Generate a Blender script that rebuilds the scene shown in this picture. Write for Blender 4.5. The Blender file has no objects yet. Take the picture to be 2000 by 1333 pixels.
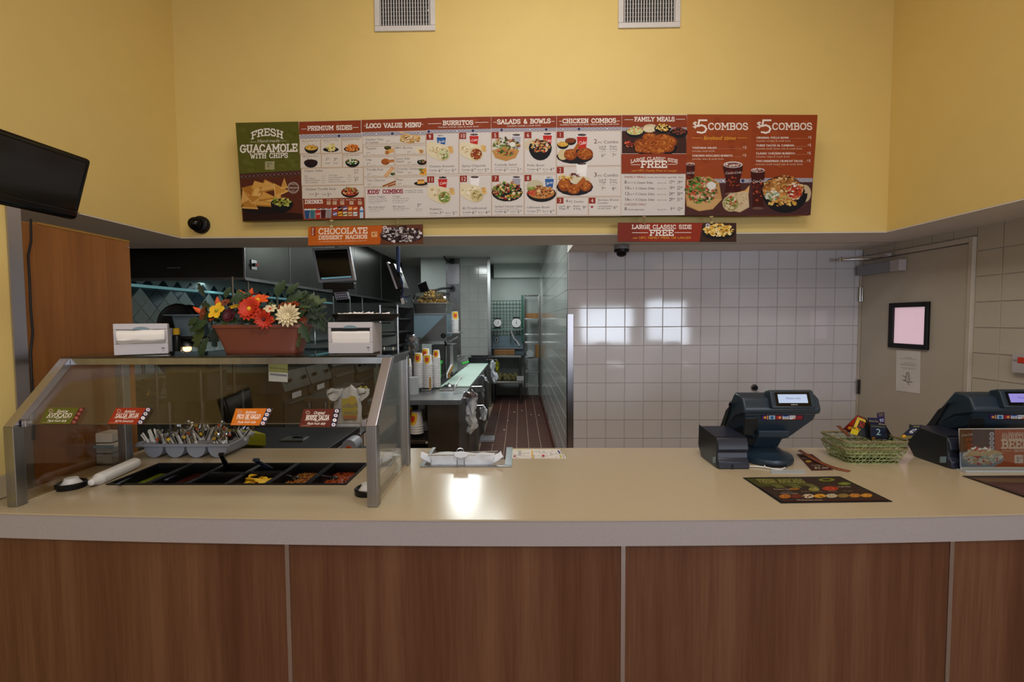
import bpy, math, random
from mathutils import Vector, Matrix, noise
PI = math.pi
S = bpy.context.scene
COL = S.collection
# ---------------------------------------------------------------- camera
FPX = 900.0
EH = 1.57
_psi = math.atan(14/FPX); _th = math.atan(41/FPX); _rho = math.radians(.32)
CF = Vector((-math.sin(_psi)*math.cos(_th), math.cos(_psi)*math.cos(_th), -math.sin(_th)))
_r0 = Vector((math.cos(_psi), math.sin(_psi), 0)); _u0 = _r0.cross(CF)
CR = _r0*math.cos(_rho) - _u0*math.sin(_rho); CU = _u0*math.cos(_rho) + _r0*math.sin(_rho)
CP = Vector((0, 0, EH))
cd = bpy.data.cameras.new('camera'); cam = bpy.data.objects.new('camera', cd); COL.objects.link(cam)
cd.sensor_width = 36; cd.lens = 36*FPX/2000; cd.clip_start = .02
m = Matrix((CR, CU, -CF)).transposed().to_4x4(); m.translation = CP; cam.matrix_world = m
S.camera = cam
S.view_settings.view_transform = 'Standard'; S.view_settings.look = 'None'
S.view_settings.gamma = 1; S.view_settings.use_curve_mapping = False
S.view_settings.exposure = 0.0
S.cycles.max_bounces = 8; S.cycles.transparent_max_bounces = 24; S.cycles.sample_clamp_indirect = 4
S.cycles.caustics_reflective = False; S.cycles.caustics_refractive = False
w = bpy.data.worlds.new('world'); S.world = w; w.use_nodes = True
w.node_tree.nodes['Background'].inputs[0].default_value = (.62, .78, 1, 1)
w.node_tree.nodes['Background'].inputs[1].default_value = 1.0
def area(name, loc, tgt, sx, sy, power, col, spread=180):
    l = bpy.data.lights.new(name, 'AREA'); l.shape = 'RECTANGLE'; l.size = sx; l.size_y = sy; l.energy = power; l.color = col
    l.spread = math.radians(spread)
    o = bpy.data.objects.new(name, l); COL.objects.link(o); o.location = loc
    o.rotation_euler = (Vector(tgt)-Vector(loc)).to_track_quat('-Z', 'Y').to_euler()
    return o
# daylight through the dining room's windows behind the viewer
DAY = (.80, .88, 1.0)
area('window_daylight', (2.35, -4.35, 1.45), (2.35, 0, 2.3), 1.3, 1.0, 54, DAY)
area('window_daylight', (3.95, -4.35, 1.5), (3.0, 0, 2.3), 1.0, 1.1, 40, DAY)
area('window_daylight', (-1.6, -4.35, 1.5), (-1.6, 0, 2.3), 1.5, 1.2, 20, DAY)
area('window_daylight', (.2, -4.35, 1.5), (.2, 0, 2.3), 1.2, 1.1, 12, DAY)
# unseen ceiling lights of the dining room; the first washes the yellow wall
area('ceiling_wall_washer', (.25, 1.9, 3.9), (.25, 3.4, 2.5), 1.6, .35, 15, (1, .95, .86))
area('unseen_ceiling_light', (0, -1.5, 3.9), (0, -1.5, 0), 1.2, 1.2, 54, (1, .96, .9))
area('unseen_ceiling_light', (.3, .6, 3.9), (.3, 1.2, 0), 2.2, .5, 36, (1, .96, .9))  # added overhead fill that lifts the counter top, no known fitting
# cool kitchen lights: one added, then the fluorescents
COOL = (.90, .97, .96)
area('kitchen_cool_light', (-.3, 4.5, 2.66), (-.3, 4.5, 0), .3, .9, 22, COOL)  # added without a fixture, brightens the near prep line and aisle
area('kitchen_cool_light', (-.75, 6.2, 2.66), (-.75, 6.2, 0), .3, 1.2, 34, COOL)
area('kitchen_cool_light', (-.1, 8.5, 2.38), (-.1, 9.2, 0), .4, .3, 9, COOL)
area('kitchen_cool_light', (-1.9, 7.3, 2.66), (-1.9, 7.3, 0), .3, 1.2, 8, COOL)
area('hood_light', (-3.3, 5.2, 1.88), (-3.6, 5.2, 1.2), .1, 2.6, 1.8, (.7, .93, .97))

# ---------------------------------------------------------------- helpers
def ray(px, py): return CF + CR*((px-1000)/FPX) + CU*((666.5-py)/FPX)
def on(ax, px, py, v):
    d = ray(px, py); return CP + d*((v-CP[ax])/d[ax])
def onY(px, py, v): return on(1, px, py, v)
def onZ(px, py, v): return on(2, px, py, v)
def onX(px, py, v): return on(0, px, py, v)
def lin(c): return c/12.92 if c <= .04045 else ((c+.055)/1.055)**2.4
def rgb(h):
    if isinstance(h, tuple): return h
    return tuple(lin(int(h[i:i+2], 16)/255) for i in (0, 2, 4))
def mat(name, col, rough=.5, metal=0, spec=.5, bump=0, bscale=40, var=0, vscale=6, stretch=None, coat=0, emit=0, alpha=1):
    m = bpy.data.materials.new(name); m.use_nodes = True; nt = m.node_tree; N = nt.nodes; L = nt.links
    b = N['Principled BSDF']; c = rgb(col)
    b.inputs['Base Color'].default_value = (*c, 1); b.inputs['Roughness'].default_value = rough
    b.inputs['Metallic'].default_value = metal; b.inputs['Specular IOR Level'].default_value = spec
    b.inputs['Coat Weight'].default_value = coat; b.inputs['Alpha'].default_value = alpha
    if emit:
        b.inputs['Emission Color'].default_value = (*c, 1); b.inputs['Emission Strength'].default_value = emit
    tc = N.new('ShaderNodeTexCoord'); mp = N.new('ShaderNodeMapping'); L.new(tc.outputs['Object'], mp.inputs[0])
    if stretch: mp.inputs['Scale'].default_value = stretch
    n = N.new('ShaderNodeTexNoise'); n.inputs['Scale'].default_value = vscale; n.inputs['Detail'].default_value = 5
    L.new(mp.outputs[0], n.inputs[0])
    v = var or .06
    cr = N.new('ShaderNodeValToRGB'); e = cr.color_ramp.elements
    e[0].position = .3; e[1].position = .7
    e[0].color = (*[x*(1-v) for x in c], 1); e[1].color = (*[min(1, x*(1+v)) for x in c], 1)
    L.new(n.outputs[0], cr.inputs[0]); L.new(cr.outputs[0], b.inputs['Base Color'])
    if bump:
        n2 = N.new('ShaderNodeTexNoise'); n2.inputs['Scale'].default_value = bscale; L.new(mp.outputs[0], n2.inputs[0])
        bp = N.new('ShaderNodeBump'); bp.inputs['Strength'].default_value = bump; bp.inputs['Distance'].default_value = .01
        L.new(n2.outputs[0], bp.inputs['Height']); L.new(bp.outputs[0], b.inputs['Normal'])
    return m
def matte(name, col, gl=.03):
    m = bpy.data.materials.new(name); m.use_nodes = True; nt = m.node_tree; N = nt.nodes; L = nt.links; N.clear()
    o = N.new('ShaderNodeOutputMaterial'); mx = N.new('ShaderNodeMixShader'); d = N.new('ShaderNodeBsdfDiffuse'); g = N.new('ShaderNodeBsdfGlossy')
    n = N.new('ShaderNodeTexNoise'); n.inputs['Scale'].default_value = 3; cr = N.new('ShaderNodeValToRGB'); c = rgb(col)
    cr.color_ramp.elements[0].color = (*[x*.9 for x in c], 1); cr.color_ramp.elements[1].color = (*c, 1); L.new(n.outputs[0], cr.inputs[0]); L.new(cr.outputs[0], d.inputs[0])
    g.inputs['Roughness'].default_value = .12; mx.inputs[0].default_value = gl; L.new(d.outputs[0], mx.inputs[1]); L.new(g.outputs[0], mx.inputs[2]); L.new(mx.outputs[0], o.inputs[0]); return m
def wood(name, a, b_, c_, rough=.35, seed=0):
    m = bpy.data.materials.new(name); m.use_nodes = True; nt = m.node_tree; N = nt.nodes; L = nt.links
    b = N['Principled BSDF']; b.inputs['Roughness'].default_value = rough; b.inputs['Specular IOR Level'].default_value = .3
    tc = N.new('ShaderNodeTexCoord'); mp = N.new('ShaderNodeMapping'); L.new(tc.outputs['Object'], mp.inputs[0])
    mp.inputs['Scale'].default_value = (1, 1, .035); mp.inputs['Location'].default_value = (seed, seed*2.3, 0)
    n = N.new('ShaderNodeTexNoise'); n.inputs['Scale'].default_value = 14; n.inputs['Detail'].default_value = 3; L.new(mp.outputs[0], n.inputs[0])
    n2 = N.new('ShaderNodeTexNoise'); n2.inputs['Scale'].default_value = 130; n2.inputs['Detail'].default_value = 4; L.new(mp.outputs[0], n2.inputs[0])
    ad = N.new('ShaderNodeMath'); ad.operation = 'MULTIPLY_ADD'; ad.inputs[1].default_value = .45; L.new(n2.outputs[0], ad.inputs[0]); L.new(n.outputs[0], ad.inputs[2])
    cr = N.new('ShaderNodeValToRGB'); cr.color_ramp.elements[0].position = .5; cr.color_ramp.elements[1].position = .95
    cr.color_ramp.elements[0].color = (*rgb(a), 1); cr.color_ramp.elements[1].color = (*rgb(c_), 1)
    e = cr.color_ramp.elements.new(.72); e.color = (*rgb(b_), 1)
    L.new(ad.outputs[0], cr.inputs[0]); L.new(cr.outputs[0], b.inputs['Base Color'])
    return m
def glass(name, tint=(.93, .95, .93), refl=1.0):
    m = bpy.data.materials.new(name); m.use_nodes = True; nt = m.node_tree; N = nt.nodes; L = nt.links; N.clear()
    o = N.new('ShaderNodeOutputMaterial'); mx = N.new('ShaderNodeMixShader'); t = N.new('ShaderNodeBsdfTransparent'); g = N.new('ShaderNodeBsdfGlossy')
    lw = N.new('ShaderNodeLayerWeight'); lw.inputs[0].default_value = .5
    pw_ = N.new('ShaderNodeMath'); pw_.operation = 'POWER'; pw_.inputs[1].default_value = 4; L.new(lw.outputs['Facing'], pw_.inputs[0])
    fr = N.new('ShaderNodeMath'); fr.operation = 'MULTIPLY_ADD'; fr.inputs[1].default_value = .85; fr.inputs[2].default_value = .035; L.new(pw_.outputs[0], fr.inputs[0])
    mu = N.new('ShaderNodeMath'); mu.operation = 'MULTIPLY'; mu.inputs[1].default_value = refl
    t.inputs[0].default_value = (*tint, 1); g.inputs['Roughness'].default_value = .02
    L.new(fr.outputs[0], mu.inputs[0]); L.new(mu.outputs[0], mx.inputs[0]); L.new(t.outputs[0], mx.inputs[1]); L.new(g.outputs[0], mx.inputs[2]); L.new(mx.outputs[0], o.inputs[0])
    return m
def printmat(name, rough=.6, emit=0):
    m = bpy.data.materials.new(name); m.use_nodes = True; nt = m.node_tree
    b = nt.nodes['Principled BSDF']; a = nt.nodes.new('ShaderNodeVertexColor'); a.layer_name = 'ink'
    nt.links.new(a.outputs[0], b.inputs['Base Color']); b.inputs['Roughness'].default_value = rough
    b.inputs['Specular IOR Level'].default_value = .15
    if emit:
        nt.links.new(a.outputs[0], b.inputs['Emission Color']); b.inputs['Emission Strength'].default_value = emit
    return m
M = dict(
    yellow=mat('yellow_paint', 'DFC57C', .6, bump=.05, bscale=90, var=.015),
    white_tile=mat('white_glazed_tile', 'D6D4DA', .07, bump=.012, bscale=5, var=.02, spec=.6),
    beige_tile=mat('cream_glazed_tile', 'C0B8A8', .25, var=.03, bump=.02, bscale=8),
    aisle_tile=mat('pale_green_white_tile', 'A6A8A4', .12, var=.03),
    grout=mat('grout', 'BAB6B6', .8), grout_light=mat('grout_light', 'E0E2E0', .8),
    quarry=mat('quarry_tile', '4E2416', .5, var=.22, vscale=4), quarry_grout=mat('quarry_grout', 'A08A78', .9),
    soffit=mat('soffit_grey_paint', 'DCD4CA', .75, var=.02), kceil=mat('kitchen_ceiling_paint', 'DCE0DC', .8, var=.02),
    kwall=mat('kitchen_wall_panel', 'AEB6B2', .5, var=.03), dining=mat('dining_paint', 'C9A45C', .8), ceilw=mat('dining_ceiling_paint', 'D2B888', .9),
    dfloor=mat('dining_floor', 'A08670', .5, var=.1),
    door=mat('door_cream_paint', 'BCB3A4', .45, var=.02), doorframe=mat('door_frame_paint', 'C0B6A8', .5),
    steel=mat('brushed_steel', '9A9C9C', .3, 1, var=.12, stretch=(1, 1, .1), vscale=30),
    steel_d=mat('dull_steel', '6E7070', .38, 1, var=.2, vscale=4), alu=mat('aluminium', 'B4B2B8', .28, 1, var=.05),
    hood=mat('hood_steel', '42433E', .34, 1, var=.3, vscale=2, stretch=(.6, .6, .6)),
    chrome=mat('chrome', 'C8C8C8', .12, 1), counter=mat('solid_surface_beige', 'B4A488', .2, var=.03, vscale=160, spec=.5),
    apron=mat('solid_surface_edge_daylit', '9C9698', .35, var=.06, vscale=260),  # counter's own surface, with grey-lilac window light put into the colour
    black=mat('black_plastic', '0C0C0E', .35, spec=.3), blackm=mat('black_matte', '141416', .6), tvblack=matte('television_plastic', '0A0A0C', .05), screen=matte('dark_screen', '060607'),
    pos=mat('register_plastic', '1E2E3C', .36, var=.05), pos_d=mat('register_dark_plastic', '14171A', .4), prn=mat('printer_plastic', '1B2030', .4),
    white_p=mat('white_plastic', 'D4D2D2', .4), grey_p=mat('grey_plastic', '8C909C', .45), lav=mat('pale_grey_plastic', 'B9B4B8', .45),
    lug=mat('blue_grey_tub', '6F8490', .5), paper=mat('paper_white', 'E2DEDA', .8, bump=.1), cloth=mat('white_plastic_film', 'D2D6DE', .5, bump=.3, bscale=30),
    terra=mat('terracotta_plastic', '6E3828', .45, var=.06), cardboard=mat('cardboard', '8A6038', .85, var=.08), green_wire=mat('green_coated_wire', '0F5A48', .4),
    leaf=mat('leaf_green', '1E3414', .6, var=.25, vscale=20), sack=mat('mesh_sack', '5E5630', .8, var=.3, vscale=25), leaf2=mat('leaf_olive', '3A4818', .6, var=.25, vscale=20), leaf3=mat('leaf_dark', '142416', .6, var=.25, vscale=20),
    orange=mat('petal_orange', 'D8541A', .6, var=.15, vscale=20), redor=mat('petal_red_orange', 'C8341A', .6, var=.2, vscale=20), yel=mat('petal_yellow', 'E0B020', .6, var=.1, vscale=20),
    cream=mat('petal_cream', 'D8C8A0', .6, var=.12, vscale=20), maroon=mat('petal_maroon', '50101E', .6, var=.2, vscale=20), rust=mat('petal_rust', '7A3A18', .6, var=.2, vscale=20),
    cutting=mat('cutting_board', 'A9BDB2', .5, var=.03), lime=mat('lime_plastic', '30B83C', .4), olive=mat('olive_plastic', '8A8A18', .4),
    bamboo=mat('green_bamboo', '8A9660', .45, var=.35, vscale=25), straw=mat('bamboo_rim', '7A6E4C', .5, var=.3, vscale=30),
    chips=mat('tortilla_chips', 'A8823C', .7, var=.3, vscale=30, bump=.4), film=glass('clear_film', (.86, .86, .84), 2.2),
    lid=mat('frosted_lids', 'B8BEC0', .35, alpha=.75), amber=mat('amber_paper', '8E6A28', .6),
    glass=glass('clear_glass', (.91, .89, .84), 1.5), glass_t=glass('shelf_glass', (.74, .77, .75), 1.2),
    dglass=mat('pink_lit_glass', 'E0C0CE', .3, emit=.55), lcd=mat('lcd_backlight', '9FB0CC', .3, emit=.55), lcd2=mat('lcd_violet', '8A84D0', .3, emit=.4),
    bar=mat('taskbar_glow', '6FA0B0', .3, emit=.4), heat=mat('heat_lamp_bulb', 'FFB060', .3, emit=6), blue=mat('blue_cable', '20305E', .4),
    tube=mat('fluorescent_tube', '7FB8BC', .3, emit=.35), print=printmat('printed_ink'), printl=printmat('printed_ink_gloss', .2),
    woodA=wood('walnut_laminate', '50301F', '5E3C29', '6C4A34'), woodB=wood('teak_laminate', '764820', '825226', '8E5C2C', .4, 3),
    brownsteel=mat('warm_brown_steel', '5A5248', .4, .8, var=.2, vscale=5), diamond_d=mat('dark_diamond_tile', '2A3B44', .2), diamond_l=mat('grey_diamond_tile', 'B8C2BC', .35),
)
WL = {}
def setp(o, label=None, cat=None, group=None, kind=None):
    if label: o['label'] = label
    if cat: o['category'] = cat
    if group: o['group'] = group
    if kind: o['kind'] = kind
    return o
def thing(name, label, cat, loc, group=None):
    o = bpy.data.objects.new(name, None); COL.objects.link(o); o.location = loc; o.empty_display_size = .05
    WL[o.name] = Vector(loc); return setp(o, label, cat, group)
def struct_root(name, loc=(0, 0, 0)):
    o = bpy.data.objects.new(name, None); COL.objects.link(o); o.location = loc; WL[o.name] = Vector(loc); o['kind'] = 'structure'; return o
def link(name, me, loc, parent=None):
    o = bpy.data.objects.new(name, me); COL.objects.link(o); loc = Vector(loc); WL[o.name] = loc
    if parent: o.parent = parent; o.location = loc - WL[parent.name]
    else: o.location = loc
    return o
def dup(o, d, parent=None, label=None):
    c = o.copy(); COL.objects.link(c); WL[c.name] = WL[o.name]+Vector(d)
    if parent is None: c.location = o.location+Vector(d)
    else: c.parent = parent
    if label: c['label'] = label
    for ch in [x for x in o.children]: dup(ch, d, c)
    return c
class MB:
    def __init__(s): s.v = []; s.f = []; s.c = []
    def add(s, vs, fs, col=None):
        b = len(s.v); s.v += [Vector(p) for p in vs]; s.f += [tuple(i+b for i in f) for f in fs]
        s.c += [col]*len(fs); return s
    def box(s, a, b, col=None):
        x0, x1 = sorted((a[0], b[0])); y0, y1 = sorted((a[1], b[1])); z0, z1 = sorted((a[2], b[2]))
        return s.add([(x0, y0, z0), (x1, y0, z0), (x1, y1, z0), (x0, y1, z0), (x0, y0, z1), (x1, y0, z1), (x1, y1, z1), (x0, y1, z1)],
                     [(0, 3, 2, 1), (4, 5, 6, 7), (0, 1, 5, 4), (1, 2, 6, 5), (2, 3, 7, 6), (3, 0, 4, 7)], col)
    def hexa(s, q, off, col=None):      # quad (4 pts) given a thickness vector
        q = [Vector(p) for p in q]; off = Vector(off)
        return s.add(q+[p+off for p in q], [(0, 1, 2, 3), (7, 6, 5, 4), (0, 4, 5, 1), (1, 5, 6, 2), (2, 6, 7, 3), (3, 7, 4, 0)], col)
    def prism(s, poly, off, col=None):  # polygon in space, thickness vector
        n = len(poly); q = [Vector(p) for p in poly]; off = Vector(off)
        return s.add(q+[p+off for p in q], [tuple(range(n)), tuple(range(2*n-1, n-1, -1))]+[(i, i+n, (i+1) % n+n, (i+1) % n) for i in range(n)], col)
    def cyl(s, p0, p1, r, n=12, r2=None, cap=True, col=None):
        p0 = Vector(p0); p1 = Vector(p1); r2 = r if r2 is None else r2; d = (p1-p0).normalized()
        a = d.orthogonal().normalized(); b = d.cross(a)
        vs = [p0+(a*math.cos(t)+b*math.sin(t))*r for t in [2*PI*i/n for i in range(n)]]+[p1+(a*math.cos(t)+b*math.sin(t))*r2 for t in [2*PI*i/n for i in range(n)]]
        fs = [(i, (i+1) % n, (i+1) % n+n, i+n) for i in range(n)]
        if cap: fs += [tuple(range(n-1, -1, -1)), tuple(range(n, 2*n))]
        return s.add(vs, fs, col)
    def lathe(s, prof, c, n=20, ax=(0, 0, 1), sx=1, sy=1, col=None):
        c = Vector(c); ax = Vector(ax).normalized(); a = ax.orthogonal().normalized() if abs(ax.z) < .99 else Vector((1, 0, 0)); b = ax.cross(a)
        vs = []; fs = []
        for r, h in prof:
            for i in range(n):
                t = 2*PI*i/n; vs.append(c+ax*h+a*(r*sx*math.cos(t))+b*(r*sy*math.sin(t)))
        for k in range(len(prof)-1):
            for i in range(n): j = (i+1) % n; fs.append((k*n+i, k*n+j, (k+1)*n+j, (k+1)*n+i))
        fs += [tuple(range(n-1, -1, -1)), tuple(range((len(prof)-1)*n, len(prof)*n))]
        return s.add(vs, fs, col)
    def tube(s, pts, r, n=6, col=None, closed=False):
        pts = [Vector(p) for p in pts]; vs = []; fs = []; m_ = len(pts); prev = None
        for i, p in enumerate(pts):
            d = (pts[(i+1) % m_ if closed else min(i+1, m_-1)]-pts[i-1 if closed or i else 0]).normalized()
            a = d.orthogonal().normalized() if prev is None else (prev-d*prev.dot(d)).normalized()
            prev = a; b = d.cross(a)
            vs += [p+(a*math.cos(2*PI*k/n)+b*math.sin(2*PI*k/n))*r for k in range(n)]
        for i in range(m_ if closed else m_-1):
            j = (i+1) % m_
            for k in range(n): l = (k+1) % n; fs.append((i*n+k, i*n+l, j*n+l, j*n+k))
        if not closed: fs += [tuple(range(n-1, -1, -1)), tuple(range((m_-1)*n, m_*n))]
        return s.add(vs, fs, col)
    def ball(s, c, r, n=10, sz=1, col=None, sx=1, sy=1):
        k = max(4, n//2); prof = [(max(.001, r*math.sin(PI*i/k)), -r*sz*math.cos(PI*i/k)) for i in range(k+1)]
        return s.lathe(prof, c, n, sx=sx, sy=sy, col=col)
    def xf(s, mtx):
        s.v = [mtx @ p for p in s.v]; return s
    def build(s, name, material, parent=None, bevel=0, smooth=0, label=None, cat=None, group=None, kind=None, seg=2):
        me = bpy.data.meshes.new(name)
        xs = [p.x for p in s.v]; ys = [p.y for p in s.v]; zs = [p.z for p in s.v]
        c = Vector(((min(xs)+max(xs))/2, (min(ys)+max(ys))/2, min(zs)))
        me.from_pydata([tuple(p-c) for p in s.v], [], s.f); me.update()
        if any(x is not None for x in s.c):
            at = me.color_attributes.new('ink', 'FLOAT_COLOR', 'CORNER'); k = 0; buf = []
            for poly, col in zip(me.polygons, s.c):
                buf += [*(rgb(col or 'FFFFFF')), 1]*len(poly.vertices)
            at.data.foreach_set('color', buf)
        me.materials.append(material)
        if smooth:
            me.polygons.foreach_set('use_smooth', [True]*len(me.polygons)); me.set_sharp_from_angle(angle=math.radians(smooth))
        o = link(name, me, c, parent)
        if bevel:
            b = o.modifiers.new('bevel', 'BEVEL'); b.width = bevel; b.segments = seg; b.limit_method = 'ANGLE'
        return setp(o, label, cat, group, kind)
def box(name, a, b, material, parent=None, **k): return MB().box(a, b).build(name, material, parent, **k)
def struct(name, a, b, material, **k):
    o = box(name, a, b, material, **k); o['kind'] = 'structure'; return o
# ---------- lettering: glyph outlines of the built-in font, cached as small triangle sets
_gl = {}
def _tm(s_):
    cu = bpy.data.curves.new('t', 'FONT'); cu.body = s_; cu.resolution_u = 2; cu.size = 1; cu.fill_mode = 'FRONT'
    o = bpy.data.objects.new('t', cu); me = o.to_mesh(); vs = [(v.co.x, v.co.y) for v in me.vertices]; fs = [tuple(p.vertices) for p in me.polygons]
    o.to_mesh_clear(); bpy.data.objects.remove(o); bpy.data.curves.remove(cu); return vs, fs
_l0 = max(v[0] for v in _tm('l')[0])
def glyph(c):
    if c not in _gl:
        if c == ' ': _gl[c] = ([], [], .3)
        else:
            vs, fs = _tm(c); _gl[c] = (vs, fs, max(v[0] for v in _tm(c+'l')[0])-_l0)
    return _gl[c]
# slab-serif stroke capitals for the sign headings: strokes and serif spots on a 1-high grid, width last
SL = {
 'A': ([[(0, 0), (.35, 1), (.7, 0)], [(.14, .36), (.56, .36)]], [(0, 0), (.7, 0)], .7), 'B': ([[(.1, 0), (.1, 1), (.45, 1), (.58, .88), (.58, .65), (.45, .53), (.1, .53)], [(.45, .53), (.63, .38), (.63, .15), (.48, 0), (.1, 0)]], [(.06, 0), (.06, 1)], .65),
 'C': ([[(.62, .8), (.5, .97), (.25, 1), (.05, .8), (0, .5), (.05, .2), (.25, 0), (.5, .03), (.62, .2)]], [], .65), 'D': ([[(.1, 0), (.1, 1), (.4, 1), (.62, .8), (.67, .5), (.62, .2), (.4, 0), (.1, 0)]], [(.06, 0), (.06, 1)], .68),
 'E': ([[(.58, .8), (.58, 1), (.1, 1), (.1, 0), (.6, 0), (.6, .2)], [(.1, .5), (.45, .5)]], [(.06, 0), (.06, 1)], .6), 'F': ([[(.58, .8), (.58, 1), (.1, 1), (.1, 0)], [(.1, .5), (.45, .5)]], [(.1, 0), (.06, 1)], .56),
 'G': ([[(.62, .8), (.5, .97), (.25, 1), (.05, .8), (0, .5), (.05, .2), (.25, 0), (.5, .03), (.62, .15), (.62, .45), (.4, .45)]], [(.64, .45)], .68), 'H': ([[(.1, 0), (.1, 1)], [(.6, 0), (.6, 1)], [(.1, .52), (.6, .52)]], [(.1, 0), (.1, 1), (.6, 0), (.6, 1)], .7),
 'I': ([[(.15, 0), (.15, 1)]], [(.15, 0), (.15, 1)], .3), 'K': ([[(.1, 0), (.1, 1)], [(.58, 1), (.1, .42)], [(.28, .6), (.6, 0)]], [(.1, 0), (.1, 1), (.58, 1), (.6, 0)], .66), 'L': ([[(.1, 1), (.1, 0), (.55, 0), (.55, .25)]], [(.1, 1), (.06, 0)], .56),
 'M': ([[(.1, 0), (.1, 1), (.45, .35), (.8, 1), (.8, 0)]], [(.1, 0), (.8, 0), (.05, 1), (.85, 1)], .9), 'N': ([[(.1, 0), (.1, 1), (.6, 0), (.6, 1)]], [(.1, 0), (.05, 1), (.6, 1)], .7),
 'O': ([[(.35, 1), (.1, .9), (0, .5), (.1, .1), (.35, 0), (.6, .1), (.7, .5), (.6, .9), (.35, 1)]], [], .7), 'P': ([[(.1, 0), (.1, 1), (.45, 1), (.6, .88), (.6, .6), (.45, .46), (.1, .46)]], [(.1, 0), (.06, 1)], .6),
 'R': ([[(.1, 0), (.1, 1), (.45, 1), (.6, .88), (.6, .62), (.45, .48), (.1, .48)], [(.38, .48), (.6, 0)]], [(.1, 0), (.06, 1), (.62, 0)], .66), 'S': ([[(.55, .8), (.42, 1), (.15, 1), (.02, .85), (.04, .62), (.5, .42), (.58, .2), (.44, 0), (.15, 0), (0, .2)]], [], .58),
 'T': ([[(.02, .8), (.02, 1), (.6, 1), (.6, .8)], [(.31, 1), (.31, 0)]], [(.31, 0)], .62), 'U': ([[(.1, 1), (.1, .25), (.25, 0), (.45, 0), (.6, .25), (.6, 1)]], [(.1, 1), (.6, 1)], .7), 'V': ([[(0, 1), (.33, 0), (.66, 1)]], [(0, 1), (.66, 1)], .66),
 'W': ([[(0, 1), (.25, 0), (.45, .75), (.65, 0), (.9, 1)]], [(0, 1), (.9, 1)], .9), 'Y': ([[(0, 1), (.32, .45), (.64, 1)], [(.32, .45), (.32, 0)]], [(0, 1), (.64, 1), (.32, 0)], .64), 'J': ([[(.4, 1), (.4, .2), (.25, 0), (.05, .1)]], [(.4, 1)], .5),
 '&': ([[(.65, 0), (.15, .75), (.3, 1), (.45, .8), (.05, .3), (.2, 0), (.45, .05), (.62, .4)]], [], .66), '-': ([[(.05, .45), (.35, .45)]], [], .4), "'": ([[(.08, 1), (.05, .75)]], [], .15), ' ': ([], [], .38)}
INK = M['print']
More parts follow.
